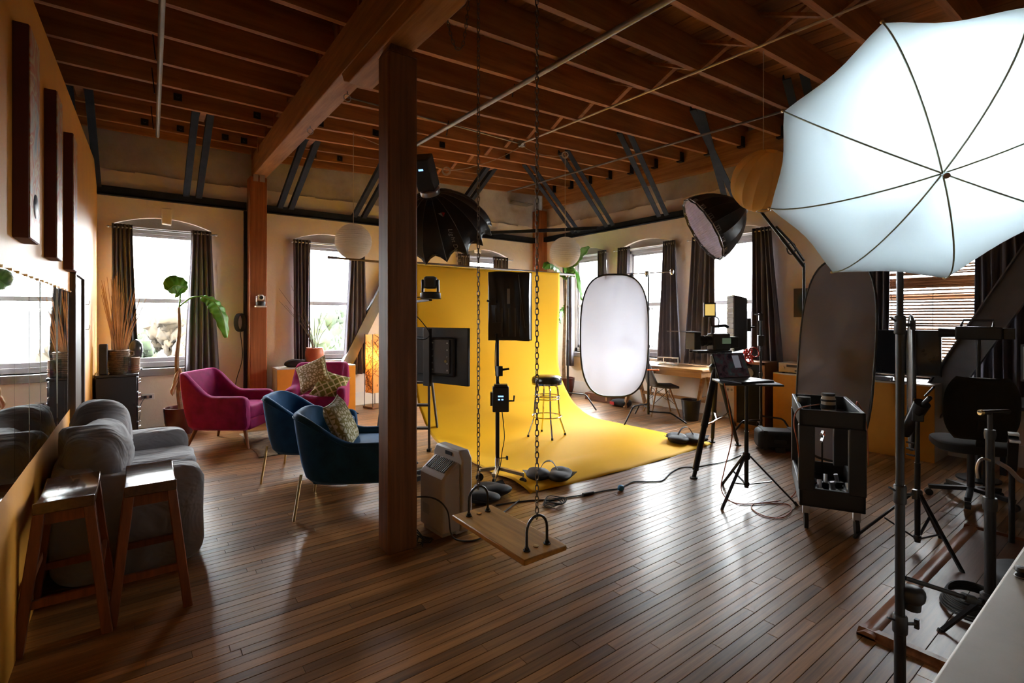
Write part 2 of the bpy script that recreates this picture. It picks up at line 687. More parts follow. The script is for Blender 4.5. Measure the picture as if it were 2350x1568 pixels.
for L in (5.0, 6.6):
    mb = MB()
    mb.add([(0.0015, 0, 0), (PW - 0.0015, 0, 0), (PW - 0.0015, L, SL * L), (0.0015, L, SL * L), (0.0015, 0, 0.03), (PW - 0.0015, 0, 0.03), (PW - 0.0015, L, SL * L + 0.03), (0.0015, L, SL * L + 0.03)],
           [(3, 2, 1, 0), (4, 5, 6, 7), (0, 1, 5, 4), (1, 2, 6, 5), (2, 3, 7, 6), (3, 0, 4, 7)])
    pm[L] = mb.mesh('deck_plank', m_wood_deck)
x = -3.0
k = 0
while x < XB:
    y0, y1 = -3.2, YA + 0.2
    La, Lb = ((5.0, 6.6), (6.6, 5.0))[k % 2]
    for L, ys in ((La, y0), (Lb, y0 + La)):
        o = link('deck_plank', pm[L], ceil_)
        o.location = (x, ys, zj(ys, x) + JH + random.uniform(0, 0.003))
        if x > 1.3:
            o.rotation_euler = (0, -math.atan(SX), 0)
    x += PW
    k += 1
for x0, x1 in ((-3.3, 1.42), (1.38, XB + 0.4)):
    MB().add([(x, y, zj(y, x if x0 > 0 else 0) + JH + 0.05) for x, y in ((x0, -3.4), (x1, -3.4), (x1, YA + 0.4), (x0, YA + 0.4))], [(0, 1, 2, 3)]).build('roof_skin', m_dark_gap, ceil_, solid=0.01)
MB().rings([[(x, y, zj(y) + z) for x, z in ((1.36, 0.12), (1.41, 0.12), (1.41, 0.42), (1.36, 0.42))] for y in (-3.3, YA + 0.3)]).build('daylight_stop', m_wood_joist, ceil_)  # added strip above the beam, blocks daylight at the step between decks
# X bridging between joists along a line at X ~ 4.1
for xb_ in (4.1,):
    for a, b in zip(RJ[:-1], RJ[1:]):
        if a < 0:
            break
        for dx, up in ((0.0, 0), (0.06, 1)):
            p0 = (xb_ + dx, a - JW / 2, zj(a, xb_) + (0.03 if up else JH - 0.03))
            p1 = (xb_ + dx, b + JW / 2, zj(b, xb_) + (JH - 0.03 if up else 0.03))
            MB().bar(p0, p1, 0.05, 0.025).build('cross_bridging', m_wood_joist, ceil_)
# small black bolt plates on joists
bp = MB().cbox((0, 0, 0), 0.08, 0.008, 0.08).cyl((0, -0.004, 0), (0, -0.03, 0), 0.014, n=8).mesh('bolt_plate', m_blackm)
for (u, v, yj) in ((408, 223, 6.77), (332, 301, 7.89), (414, 316, 7.89), (590, 265, 6.77), (517, 338, 7.89), (560, 345, 7.89), (735, 293, 6.25), (862, 318, 6.25), (1015, 341, 6.25), (1165, 372, 6.25), (720, 375, 7.78), (780, 380, 7.78)):
    p = ony(u, v, yj - 0.03)
    o = link('bolt_plate', bp, ceil_)
    o.location = (p.x, yj - JW / 2 - 0.004, min(max(p.z, zj(yj, p.x) + 0.06), zj(yj, p.x) + JH - 0.06))

# ---- main beam, corbel, pillar, wall post
BEAM0, BEAM1 = Vector((1.455, 8.33, 3.61)), Vector((1.35, 3.02, 3.37))


def beam_at(y):
    t = (y - BEAM1.y) / (BEAM0.y - BEAM1.y)
    return BEAM1.lerp(BEAM0, t) if 0 <= t <= 1 else BEAM1 + (BEAM0 - BEAM1) * t


def beam_seg(ya, yb, w, dz0, dz1, mb):
    rs = []
    for y in (ya, yb):
        p = beam_at(y)
        top = zj(y) - 0.001
        rs.append([(p.x - w / 2, y, p.z + dz0), (p.x + w / 2, y, p.z + dz0), (p.x + w / 2, y, top), (p.x - w / 2, y, top)])
    mb.rings(rs)
    return mb


beam = beam_seg(-3.0, YA, 0.19, 0, 0, MB()).build('beam', m_wood_beam, kind='structure', bev=0.008)
mb = MB()
prof = [(-0.86, 0.0), (-0.80, -0.075), (-0.68, -0.13), (0.74, -0.13), (0.86, -0.08), (0.92, 0.0)]
c = beam_at(3.02)
sl = (BEAM0.z - BEAM1.z) / (BEAM0.y - BEAM1.y)
mb.rings([[(c.x + dx + (BEAM0.x - BEAM1.x) / 5.3 * yy, 3.02 + yy, c.z + zz + sl * yy) for yy, zz in prof] for dx in (-0.095, 0.095)])
mb.build('corbel', m_wood_beam, beam, 0.008)
for (u, v) in ((797, 198), (712, 292)):
    p = onz(u, v - 8, 3.5)
    yy = p.y
    q = beam_at(yy)
    mb = MB().tube([(p.x + 0.03 * math.cos(t), yy, q.z - 0.055 + 0.03 * math.sin(t)) for t in [2 * PI * i / 14 for i in range(14)]], 0.004, 6, True)
    mb.cyl((p.x, yy, q.z - 0.025), (p.x, yy, q.z + 0.01), 0.005, n=6)
    mb.build('eye_hook', m_alu, beam)
PX0, PX1, PY0, PY1 = 1.252, 1.452, 2.965, 3.135
mb = MB()
PT = c.z - 0.13
mb.rings([[(x, y, z) for x, y in ((PX0, PY0), (PX1, PY0), (PX1, PY1), (PX0, PY1))] for z in (0, PT - 0.06)])
mb.build('pillar', m_wood_post, kind='structure', bev=0.012)
MB().rings([[(x, y, PT - 0.06) for x, y in ((PX0, PY0), (PX1, PY0), (PX1, PY1), (PX0, PY1))], [(x, y, PT) for x, y in ((PX0 + .03, PY0 + .03), (PX1 - .03, PY0 + .03), (PX1 - .03, PY1), (PX0 + .03, PY1))]]).build('pillar_head', m_wood_post, bpy.data.objects['pillar'])
post = MB().box(1.30, 1.53, YA - 0.25, YA - 0.001, 0, 3.57).build('timber_post', WOOD('post_timber_red', (0.20, 0.06, 0.018), (0.40, 0.14, 0.05), (16, 16, 0.7), 1.6, 0.6, 0.35, rndv=0.05)[0], kind='structure', bev=0.012)
MB().box(1.345, 1.41, YA - 0.256, YA - 0.25, 3.50, 3.60).box(1.43, 1.50, YA - 0.256, YA - 0.25, 3.50, 3.60).build('plate', m_alu, post)
MB().box(6.82, XB, YA - 0.22, YA, 0, 3.78).build('corner_post', bpy.data.materials['post_timber_red'], kind='structure', bev=0.01)
led = MB()
led.rings([[(XB - 0.12, yy, z) for z in (3.71 + (yy - 3) * 0.022, 4.12 + (yy - 3) * 0.035)] + [(XB, yy, z) for z in (4.12 + (yy - 3) * 0.035, 3.71 + (yy - 3) * 0.022)] for yy in (-1.0, 8.16)])
led = led.build('ledger_beam', m_wood_beam, kind='structure')
for y in RJ:
    if 1.0 < y < 8.1:
        MB().box(XB - 0.20, XB - 0.12, y - 0.04, y + 0.04, zj(y, XB) - 0.03, zj(y, XB) + 0.12).build('joist_hanger', m_blackm, led)


# ---- steel struts from channel to joists, in pairs
def strut(p0, p1, w=0.075, t=0.012, up=(0, 0, 1)):
    mb = MB().bar(p0, p1, w, t, up)
    d = (Vector(p1) - Vector(p0)).normalized()
    side = d.cross(Vector(up)).normalized() * (w / 2 - t / 2)
    n = side.cross(d).normalized()
    a, b = Vector(p0) + side + n * 0.03, Vector(p1) + side + n * 0.03
    mb.bar(a, b, t, 0.06, up)
    return mb.build('steel_strut', m_steel, kind='structure')


for xs in ((-0.58, -0.42), (0.53, 0.68), (1.74, 1.90), (2.90, 3.06), (4.62, 4.76)):
    for x in xs:
        strut((x, YA - 0.06, 3.16), (x, 6.80, zj(6.8, x) + 0.03))
    ya = 6.79
    MB().box(xs[0] + 0.045, xs[1] - 0.045, ya - 0.02, ya + 0.33, zj(6.8, xs[0]) + 0.005, zj(6.8, xs[0]) + 0.15).build('blocking', m_wood_joist, ceil_)
for ys in ((7.10, 7.26), (6.22, 6.38), (5.06, 5.21), (3.86, 4.02), (2.66, 2.82)):
    for y in ys:
        strut((XB - 0.06, y, 3.16), (5.12, y - (0.75 if y > 4 else 0.5), zj(y - 0.7, 5.12) + 0.06), up=(0, 0, 1))
# wide grey raking braces beside the windows
m_brace = M('brace_grey', (0.16, 0.16, 0.18), 0.4, 0.3)


def brace(p0, p1, w, name):
    mb = MB().bar(p0, p1, 0.012, w)
    d = (Vector(p1) - Vector(p0)).normalized()
    x = d.cross(Vector((0, 0, 1))).normalized()
    yv = x.cross(d)
    for s in (-1, 1):
        o = yv * (s * (w / 2 - 0.006)) - x * 0.05 * (1 if abs(d.x) > abs(d.y) else -1)
        mb.bar(Vector(p0) + o, Vector(p1) + o, 0.1, 0.012)
    return mb.build(name, m_brace, kind='structure')


brace((2.40, YA - 0.16, 0.02), (3.95, YA - 0.16, 3.06), 0.17, 'raking_brace')
brace((XB - 0.24, 1.86, 0.02), (XB - 0.24, 0.30, 3.05), 0.26, 'raking_brace')

# ---- pipes and conduits under the joists
mb = MB().cyl((2.95, -2.9, 3.60), (2.88, 6.2, 3.74), 0.024, n=10)
mb.build('sprinkler_pipe', m_pipe, kind='structure')
for y in (2.9, 3.9, 5.2):
    MB().tube([(2.92, y, 3.64 + SL * 0 + 0.015 * y / 6), (2.95, y, zj(y, 2.95) + 0.03), (2.92, y, 3.66)], 0.006, 6).build('pipe_hanger', m_blackm, bpy.data.objects['sprinkler_pipe'])
MB().cyl((4.18, -2.9, 3.64), (4.05, 5.24, 3.795), 0.011, n=8).build('conduit', M('conduit_paint', (0.52, 0.44, 0.33), 0.4, 0.5), kind='structure')
MB().tube([(4.05, 5.21, 3.79), (3.3, 5.213, 3.80), (1.5, 5.21, 3.80)], 0.010, 8).build('conduit_branch', m_pipe, bpy.data.objects['conduit'])
MB().cyl((5.46, -1.0, 3.58), (5.42, 7.4, 3.80), 0.014, n=8).build('long_conduit', M('conduit_dark', (0.13, 0.10, 0.08), 0.5), kind='structure')
mb = MB().cyl((0.02, -2.0, 3.48), (0.18, 7.3, 3.66), 0.020, n=10)
mb.build('pipe', M('pipe_grey', (0.30, 0.29, 0.25), 0.5, 0.3), kind='structure')
for y in (3.9, 5.0, 5.8, 7.0):
    MB().tube([(0.10 + 0.012 * y - 0.05, y, 3.5 + 0.02 * y), (0.04 + 0.01 * y, y, zj(y) + 0.02)], 0.005, 6).build('pipe_hanger', m_blackm, bpy.data.objects['pipe'])
# low skirting
for nm, bx in (('baseboard_back', (1.6, 6.8, YA - 0.02, YA, 0, 0.22)), ('baseboard_right', (XB - 0.02, XB, 0.2, 8.1, 0, 0.22))):
    MB().box(*bx).build(nm, m_white, kind='structure', bev=0.004)

# ================================================================ OUTSIDE
m_hill = M('hazy_hill', (0.026, 0.028, 0.031), 0.9, var=0.1, vs=0.02)
m_ground = M('pale_ground', (0.027, 0.027, 0.025), 0.9, var=0.15, vs=0.05)
m_leafA = M('hazy_leaf_green', (0.010, 0.017, 0.003), 0.9, var=0.5, vs=1.2)
m_leafB = M('hazy_leaf_brown', (0.026, 0.016, 0.006), 0.9, var=0.45, vs=1.2)
m_trunk = M('tree_trunk', (0.12, 0.09, 0.06), 0.9)
m_bldg = M('pale_render', (0.036, 0.036, 0.036), 0.8, var=0.04)
m_roofp = M('pale_roof', (0.030, 0.031, 0.034), 0.8, var=0.05)
m_darkwin = M('far_window', (0.10, 0.11, 0.13), 0.2)
MB().box(-150, 400, 9.5, 400, -9.3, -9.0).box(8.2, 400, -120, 9.5, -9.3, -9.0).build('ground', m_ground, kind='structure')


def hill(y0, amp, name, horiz=True):
    mb = MB()
    n = 60
    for i in range(n):
        def hh(k):
            return -9 + amp * (0.55 + 0.25 * math.sin(k * 0.35 + 1) + 0.2 * math.sin(k * 0.9))
        a, b = -200 + i * 12, -200 + (i + 1) * 12
        if horiz:
            mb.add([(a, y0, -9), (b, y0, -9), (b, y0 + 60, hh(i + 1)), (a, y0 + 60, hh(i)), (a, y0 + 140, -9), (b, y0 + 140, -9)], [(0, 1, 2, 3), (3, 2, 5, 4)])
        else:
            mb.add([(y0, b, -9), (y0, a, -9), (y0 + 60, a, hh(i)), (y0 + 60, b, hh(i + 1)), (y0 + 140, a, -9), (y0 + 140, b, -9)], [(0, 1, 2, 3), (3, 2, 4, 5)])
    return mb.build(name, m_hill, kind='structure')


hill(190, 21, 'hills')
hill(260, 22, 'hills', False)


def tree(x, y, h, r, mat, label):
    t = thing('tree', label, 'tree', (x, y, -9), random.uniform(0, 6), 'trees outside the windows')
    MB().tube([(0, 0, 0), (0.1, 0, h * 0.4), (0, 0.1, h * 0.75)], [0.3, 0.22, 0.1], 7).build('trunk', m_trunk, t)
    mb = MB()
    rnd = random.Random(int(x * 10))
    for k in range(26):
        a = rnd.uniform(0, 2 * PI)
        q = rnd.uniform(0, r * 0.85) * (1 - 0.5 * k / 26)
        rr = r * rnd.uniform(0.16, 0.36)
        n, kk = 10, 6
        rs = []
        for i in range(kk + 1):
            aa = -PI / 2 + PI * i / kk
            rs.append([(q * math.cos(a) + rr * max(0.02, math.cos(aa)) * math.cos(2 * PI * j / n) * rnd.uniform(0.75, 1.2), q * math.sin(a) + rr * max(0.02, math.cos(aa)) * math.sin(2 * PI * j / n) * rnd.uniform(0.75, 1.2), h * rnd.uniform(0.5, 0.62) + (h * 0.34) * (k / 26) + rr * math.sin(aa) * rnd.uniform(0.8, 1.1)) for j in range(n)])
        mb.rings(rs)
    mb.build('crown', mat, t, ang=80)


for (u, d, h, r, mt, lb) in ((316, 60, 8.6, 2.6, m_leafA, 'green tree seen at the edge of the window beside the dresser'),
                             (352, 85, 9.6, 3.6, m_leafA, 'small rounded tree seen mid-pane in the window by the dresser'),
                             (398, 70, 11.6, 4.5, m_leafB, 'brown autumn tree seen in the window behind the banana plant'),
                             (434, 36, 9.6, 2.2, m_leafB, 'brown tree half hidden by the curtain beside the banana plant'),
                             (735, 48, 9.5, 3.0, m_leafA, 'grey-green tree seen low above the terracotta pot'),
                             (765, 56, 11.4, 3.8, m_leafA, 'taller tree seen in the middle of the window above the pot'),
                             (795, 44, 9.4, 2.8, m_leafA, 'leafy tree seen in the pane just beside the raking brace')):
    p = atd(u, 728, d)
    tree(p.x, p.y, h, r, mt, lb)
# long pale building and car park wall below the first window
p = atd(365, 728, 46)
t = thing('warehouse', 'long white flat-roofed building seen low in the window by the dresser', 'building', (p.x + 4, p.y, -9), 0.1)
MB().box(-26, 14, 0, 14, 0, 4.6).build('wall', m_bldg, t)
MB().box(-26.3, 14.3, -0.3, 14.3, 4.6, 5.0).build('roof', m_roofp, t)
for k in range(9):
    MB().box(-24 + k * 4.2, -22 + k * 4.2, -0.05, 0, 1.6, 3.2).build('window', m_darkwin, t)
p = atd(391, 728, 34)
t = thing('street_lamp', 'grey street lamp post standing outside the window by the dresser', 'street lamp', (p.x, p.y, -9))
MB().cyl((0, 0, 0), (0, 0, 7.3), 0.09, 0.06, 8).build('pole', M('lamp_grey', (0.2, 0.21, 0.24), 0.5), t)
MB().tube([(0, 0, 7.3), (-0.15, 0, 7.5), (-0.8, 0, 7.55)], 0.05, 6).build('arm', bpy.data.materials['lamp_grey'], t)
p = atd(770, 728, 75)
t = thing('house', 'pale hillside house seen between trees above the terracotta pot', 'building', (p.x, p.y, -9), 0.4)
MB().box(-6, 6, 0, 8, 0, 9.0).build('wall', m_bldg, t)
MB().prism([(-6.6, 9.0), (6.6, 9.0), (0, 11.4)], -0.5, 8.5, 'xz').build('roof', m_roofp, t)
p = atd(1690, 728, 40)
t = thing('apartment_block', 'pale block with stepped roof seen past the lamp panel', 'building', (p.x + 3, p.y - 2, -9), 0.2)
MB().box(0, 10, -8, 8, 0, 9.9).build('wall', m_bldg, t)
MB().box(1, 9, -6, 6, 9.9, 11.0).build('roof', m_roofp, t)
for k in range(6):
    MB().box(-0.05, 0, -7 + k * 2.4, -5.8 + k * 2.4, 6.6, 8.2).build('window', m_darkwin, t)

# ================================================================ CURTAINS
def curtain(to, s0t, s1t, s0b, s1b, zt, zb, label, folds=5):
    t = thing('curtain', label, 'curtain', group='charcoal curtains')
    ph = random.uniform(0, 6)

    def fn(a, b):
        s0 = s0t + (s0b - s0t) * b
        s1 = s1t + (s1b - s1t) * b
        amp = 0.022 + 0.02 * b
        w = math.sin(2 * PI * folds * a + ph) + 0.25 * math.sin(2 * PI * folds * 2.3 * a + ph * 2 + 1.5 * b)
        return to(s0 + (s1 - s0) * (a + 0.012 * math.sin(6 * b + a * 9)), -0.10 + amp * w, zt + (zb - zt) * b)
    MB().grid(fn, folds * 12, 14).build('fabric', m_curtain, t, solid=0.004, ang=80)
    for k in range(folds):
        c = Vector(to(s0t + (s1t - s0t) * (k + 0.5) / folds, -0.10, zt - 0.045))
        ax = Vector(to(1, 0, 0)) - Vector(to(0, 0, 0))
        ax = Vector((ax.x, ax.y, 0)).normalized()
        a2 = ax.orthogonal().normalized()
        a3 = ax.cross(a2)
        MB().tube([c + a2 * 0.024 * math.cos(q) + a3 * 0.024 * math.sin(q) for q in [2 * PI * i / 12 for i in range(12)]], 0.004, 5, True).build('grommet', m_alu, t)


cz = 2.72
for args in ((toA, -0.28, -0.07, -0.28, 0.0, cz, 0.74, 'charcoal curtain beside the dried reeds, next to the orange wall'),
             (toA, 0.59, 0.83, 0.51, 0.93, cz, 0.72, 'charcoal curtain behind the arching banana leaf'),
             (toA, 1.93, 2.19, 1.95, 2.18, cz, 0.76, 'charcoal curtain behind the terracotta pot of twigs'),
             (toA, 2.82, 3.08, 2.71, 3.15, cz, 0.54, 'charcoal curtain hanging behind the raking steel brace'),
             (toA, 4.90, 5.15, 4.90, 5.18, cz, 0.7, 'charcoal curtain showing below the hanging black octagonal softbox'),
             (toA, 5.71, 6.08, 5.70, 6.10, cz, 0.7, 'charcoal curtain above the yellow backdrop, nearer the corner'),
             (toB, 7.28, 7.56, 7.25, 7.45, cz + .03, 0.52, 'charcoal curtain in the room corner behind the tall plant'),
             (toB, 6.38, 6.58, 6.35, 6.6, cz + .03, 0.6, 'charcoal curtain above the rounded top of the white reflector'),
             (toB, 5.82, 6.10, 5.85, 6.15, cz + .03, 0.7, 'charcoal curtain just beyond the grip arm over the white reflector'),
             (toB, 4.88, 5.10, 4.77, 5.21, cz + .03, 0.77, 'charcoal curtain beside the white laptop riser on the desk'),
             (toB, 4.17, 4.56, 4.17, 4.70, cz + .03, 0.77, 'charcoal curtain behind the video camera'),
             (toB, 3.36, 3.63, 3.20, 3.66, cz + .03, 0.80, 'charcoal curtain beside the small blue oval painting'),
             (toB, 1.98, 2.34, 2.02, 2.30, cz + .03, 0.85, 'charcoal curtain beside the bamboo blind, behind the television'),
             (toB, 0.88, 1.27, 0.86, 1.27, cz + .03, 0.60, 'charcoal curtain beyond the bamboo blind and slanting brace')):
    curtain(*args)
for i, (to, (a, b), lb) in enumerate([(toA, w, l) for w, l in zip(WIN_A, ('by the dresser', 'above the terracotta pot', 'above the yellow backdrop'))] +
                                     [(toB, w, l) for w, l in zip(WIN_B, ('nearest the room corner', 'above the white oval reflector', 'beside the gridded softbox', 'above the bamboo blind'))]):
    z = cz - 0.045 + (0.03 if to is toB else 0)
    t = thing('curtain_rod', 'thin silver curtain rod across the window ' + lb, 'curtain rod', group='curtain rods')
    MB().cyl(to(a - 0.04, -0.10, z), to(b + 0.04, -0.10, z), 0.009, n=8).build('rod', m_alu, t)
    for s in (a - 0.03, b + 0.03):
        MB().cyl(to(s, -0.10, z), to(s, 0.0, z), 0.006, n=6).build('bracket', m_alu, t)
        e = 0.03 if s > (a + b) / 2 else -0.03
        MB().ell(to(s + e, -0.10, z), 0.017, 0.017, 0.017, n=10, k=6).build('finial', m_alu, t)

# bamboo blind in the last window
m_bamboo = WOOD('bamboo', (0.16, 0.055, 0.02), (0.42, 0.19, 0.07), (20, 1, 20), 2, 0.5, 0.1, rndv=0.3)[0]
t = thing('bamboo_blind', 'reddish bamboo slat blind lowered over the window behind the television', 'blind')
a, b = WIN_B[3]
slm = MB().cyl((0, a + 0.08, 0), (0, b - 0.08, 0), 0.0105, n=6).mesh('slat', m_bamboo)
z = 2.60
k = 0
while z > 0.99:
    o = link('slat', slm, t)
    o.location = (XB + 0.16 + random.uniform(-0.004, 0.004), 0, z + random.uniform(-0.002, 0.002))
    o.rotation_euler = (random.uniform(-0.004, 0.004), 0, 0)
    z -= 0.034 if not 1.84 < z < 1.96 else 0.0165
for s in (a + 0.2, (a + b) / 2, b - 0.2):
    MB().cyl((XB + 0.153, s, 0.98), (XB + 0.153, s, 2.62), 0.003, n=5).build('cord', m_trunk, t)
MB().box(XB + 0.14, XB + 0.19, a + 0.06, b - 0.06, 2.58, 2.63).build('head_rail', m_bamboo, t)

# ================================================================ LEFT SIDE
# ---- box paintings on the orange wall
m_maroon = M('maroon_edge', (0.10, 0.018, 0.012), 0.6)


def abstract(name, cols, seed):
    m, nt, nd, lk, b = base_mat(name)
    tc = nd.new('ShaderNodeTexCoord').outputs['Object']
    mp = nd.new('ShaderNodeMapping')
    mp.inputs['Location'].default_value = (seed, seed * 2, seed * 3)
    lk.new(tc, mp.inputs['Vector'])
    n = nd.new('ShaderNodeTexNoise')
    n.inputs['Scale'].default_value = 3.2
    n.inputs['Detail'].default_value = 2.5
    n.inputs['Distortion'].default_value = 2.2
    lk.new(mp.outputs[0], n.inputs['Vector'])
    lk.new(ramp(nd, lk, n.outputs['Fac'], cols), b.inputs['Base Color'])
    b.inputs['Roughness'].default_value = 0.5
    return m


pal = [(0.28, (0.22, 0.22, 0.24)), (0.38, (0.45, 0.40, 0.30)), (0.46, (0.50, 0.12, 0.05)), (0.53, (0.55, 0.45, 0.25)), (0.60, (0.45, 0.16, 0.06)), (0.68, (0.30, 0.33, 0.33)), (0.8, (0.45, 0.36, 0.08))]
for i, (ya, yb, zt, lb) in enumerate(((2.96, 3.22, 2.76, 'tall narrow box painting with a dark oval, largest of the three'),
                                      (3.85, 4.10, 2.80, 'middle of three tall box paintings, grey and yellow swirls'),
                                      (4.75, 5.02, 2.82, 'tall box painting farthest along the orange wall'))):
    t = thing('box_painting', lb, 'painting', (XL, ya, 1.84), group='tall box paintings')
    MB().box(0, 0.052, 0, yb - ya, 0, zt - 1.84).build('panel', m_maroon, t, 0.003)
    MB().box(0.052, 0.056, 0.004, yb - ya - 0.004, 0.004, zt - 1.844).build('painted_face', abstract('abstract_paint_%d' % i, pal if i != 1 else pal[::-1] and [(p_, c) for p_, c in zip([q[0] for q in pal], [q[1] for q in pal[::-1]])], 3.7 * i), t)
    if i == 0:
        MB().lathe([(0.001, 0), (0.055, 0), (0.05, 0.004), (0.001, 0.005)], n=24, m=frame((0.056, 0.14, 0.16), (1, 0, 0))).build('dark_oval', M('painted_oval', (0.05, 0.055, 0.08), 0.4), t)

# ---- mirror wall
mm, nt, nd, lk, b = base_mat('mirror_silver')
b.inputs['Base Color'].default_value = (0.80, 0.86, 0.84, 1)
b.inputs['Metallic'].default_value = 1
b.inputs['Roughness'].default_value = 0.015
t = thing('wall_mirror', 'row of tall mirror panels clipped to the orange wall behind the sofa', 'mirror', (XL, 0, 0.80))
ys = [1.95, 2.30, 2.62, 2.95, 3.31, 3.64, 3.98, 4.34, 4.72, 5.16]
for i, (a, b_) in enumerate(zip(ys[:-1], ys[1:])):
    o = MB().box(0.004, 0.010, 0.0015, b_ - a - 0.0015, 0, 0.89).build('panel', mm, t)
    o.location = (0, a, 0)
    o.rotation_euler = (0, random.uniform(-0.003, 0.003), random.uniform(-0.006, 0.006))
    for yy in (a + 0.08, b_ - 0.08):
        MB().cbox((0.008, yy, 0.895), 0.014, 0.014, 0.012).build('clip', m_chrome, t)
# dark door beyond the mirror
d1 = struct('door_1')
m_door = WOOD('dark_door', (0.02, 0.012, 0.008), (0.06, 0.035, 0.02), (12, 12, 1), 2, 0.45, 0.1)[0]
MB().box(XL - 0.002, XL + 0.015, 5.24, 5.98, 0, 1.84).build('leaf', m_door, d1)
MB().box(XL, XL + 0.035, 5.18, 5.25, 0, 1.92).box(XL, XL + 0.035, 5.97, 6.04, 0, 1.92).box(XL, XL + 0.035, 5.18, 6.04, 1.84, 1.92).build('frame', WOOD('dark_frame', (0.035, 0.02, 0.012), (0.09, 0.05, 0.028), (12, 12, 1), 2, 0.4, 0.1)[0], d1, 0.004)
for zz in (1.62, 1.38):
    MB().tube([(XL, 6.35, zz), (XL + 0.04, 6.35, zz), (XL + 0.05, 6.35, zz + 0.025), (XL + 0.045, 6.35, zz + 0.04)], 0.003, 5).build('coat_hook', m_alu, label='thin wire coat hook on the orange wall, %s of two' % ('upper' if zz > 1.5 else 'lower'), cat='hook', group='wire coat hooks')

# ---- black dresser and the things on it
m_blackw = M('black_lacquer', (0.012, 0.011, 0.013), 0.25, var=0.2)
t = thing('dresser', 'black dresser in the corner below the window', 'dresser', (-0.40, 7.50, 0))
MB().box(0, 0.38, 0, 0.78, 0.04, 0.79).build('body', m_blackw, t, 0.006)
MB().box(-0.01, 0.40, -0.012, 0.79, 0.79, 0.82).build('top', m_blackw, t, 0.006)
MB().box(0.02, 0.36, 0.02, 0.76, 0, 0.04).build('plinth', m_blackw, t)
for k in range(4):
    d = MB().box(0.38, 0.395, 0.02, 0.76, 0.07 + k * 0.18, 0.235 + k * 0.18).build('drawer', m_blackw, t, 0.004)
    for yy in (0.2, 0.58):
        MB().lathe([(0.006, 0), (0.006, 0.012), (0.014, 0.016), (0.012, 0.024), (0.001, 0.026)], n=10, m=frame((0.395, yy, 0.15 + k * 0.18), (1, 0, 0))).build('knob', m_alu, d)
m_wicker = M('woven_basket', (0.16, 0.105, 0.065), 0.8, var=0.4, vs=40, bump=0.8, bs=120)
t = thing('basket', 'ribbed wicker basket vase full of dried reeds on the dresser', 'basket', (-0.20, 7.72, 0.82))
pr = []
for k in range(22):
    z = 0.012 + k * 0.0125
    pr.append((0.088 + 0.025 * k / 21 + (0.006 if k % 2 else 0.0), z))
MB().lathe([(0.08, 0)] + pr + [(0.10, 0.285), (0.09, 0.27), (0.08, 0.03)], n=26).build('body', m_wicker, t)
for s in (-1, 1):
    MB().tube([(s * 0.105, 0, 0.20), (s * 0.15, 0, 0.215), (s * 0.15, 0, 0.255), (s * 0.11, 0, 0.262)], 0.009, 6).build('handle', m_wicker, t)
m_reed = M('dried_reed', (0.40, 0.24, 0.13), 0.8, var=0.35)
r2 = random.Random(3)
for k in range(46):
    a = r2.uniform(0, 2 * PI)
    q = r2.uniform(0.15, 1.0)
    h = r2.uniform(0.62, 1.02) * (1.0 if r2.random() > .2 else 0.75)
    lean = 0.34 * q
    ex, ey = math.cos(a) * lean, math.sin(a) * lean * 0.8
    if ex < -0.15:
        ex = -0.15
    MB().tube([(ex * 0.12, ey * 0.12, 0.06), (ex * 0.5, ey * 0.5, 0.28 + h * 0.35), (ex, ey, 0.22 + h)], [0.005, 0.004, 0.0022], 5).build('reed', m_reed, t)
m_stripe = M('striped_clay', (0.24, 0.16, 0.10), 0.75, var=0.2)
t = thing('clay_jar', 'short ribbed clay jar beside the reed basket', 'jar', (-0.045, 7.70, 0.82))
MB().lathe([(0.05, 0)] + [(0.056 + (0.004 if k % 2 else 0), 0.01 + 0.014 * k) for k in range(9)] + [(0.058, 0.145), (0.058, 0.185), (0.05, 0.188), (0.05, 0.02)], n=20).build('body', m_stripe, t)
for zz in (0.03, 0.055, 0.08):
    MB().lathe([(0.058, 0), (0.064, 0.005), (0.058, 0.010)], (0, 0, zz), 20).build('band', M('red_band', (0.26, 0.09, 0.05), 0.7), t)
m_clear = glass_mat('clear_jar_glass', (0.80, 0.88, 0.88))
t = thing('glass_jar', 'clear glass jar between basket and clay jar', 'jar', (-0.11, 7.60, 0.82))
MB().lathe([(0.038, 0), (0.044, 0.03), (0.036, 0.06), (0.044, 0.09), (0.036, 0.12), (0.038, 0.2), (0.034, 0.2), (0.034, 0.01)], n=18).build('body', m_clear, t)
t = thing('bust', 'dark glossy head sculpture behind the jars on the dresser', 'sculpture', (-0.03, 8.05, 0.82))
MB().lathe([(0.05, 0), (0.045, 0.06), (0.035, 0.12), (0.06, 0.17), (0.078, 0.25), (0.07, 0.33), (0.04, 0.38), (0.005, 0.395)], n=18).build('head', M('dark_resin', (0.03, 0.03, 0.035), 0.15), t)
MB().lathe([(0.07, 0), (0.07, 0.02), (0.05, 0.025)], n=18).build('base', m_blackw, t)
t = thing('desk_speaker', 'small black speaker leaning by the basket on the dresser', 'speaker', (-0.355, 7.62, 0.82))
MB().box(-0.02, 0.06, -0.05, 0.05, 0, 0.36).build('body', m_black, t, 0.01)
MB().lathe([(0.03, 0), (0.032, 0.004), (0.01, 0.002)], n=14, m=frame((0.02, -0.05, 0.29), (0, -1, 0))).build('cone', m_rubber, t)

# ---- potted banana plants
m_leaf = M('banana_leaf', (0.10, 0.30, 0.025), 0.42, var=0.35, vs=5, spec=0.5)
m_stem = M('banana_stem', (0.24, 0.16, 0.085), 0.8, var=0.4, vs=14, bump=0.5, bs=40)
m_pot = M('oxblood_pot', (0.085, 0.022, 0.018), 0.25, var=0.15)
m_soil = M('soil', (0.03, 0.02, 0.012), 0.95, bump=0.6)


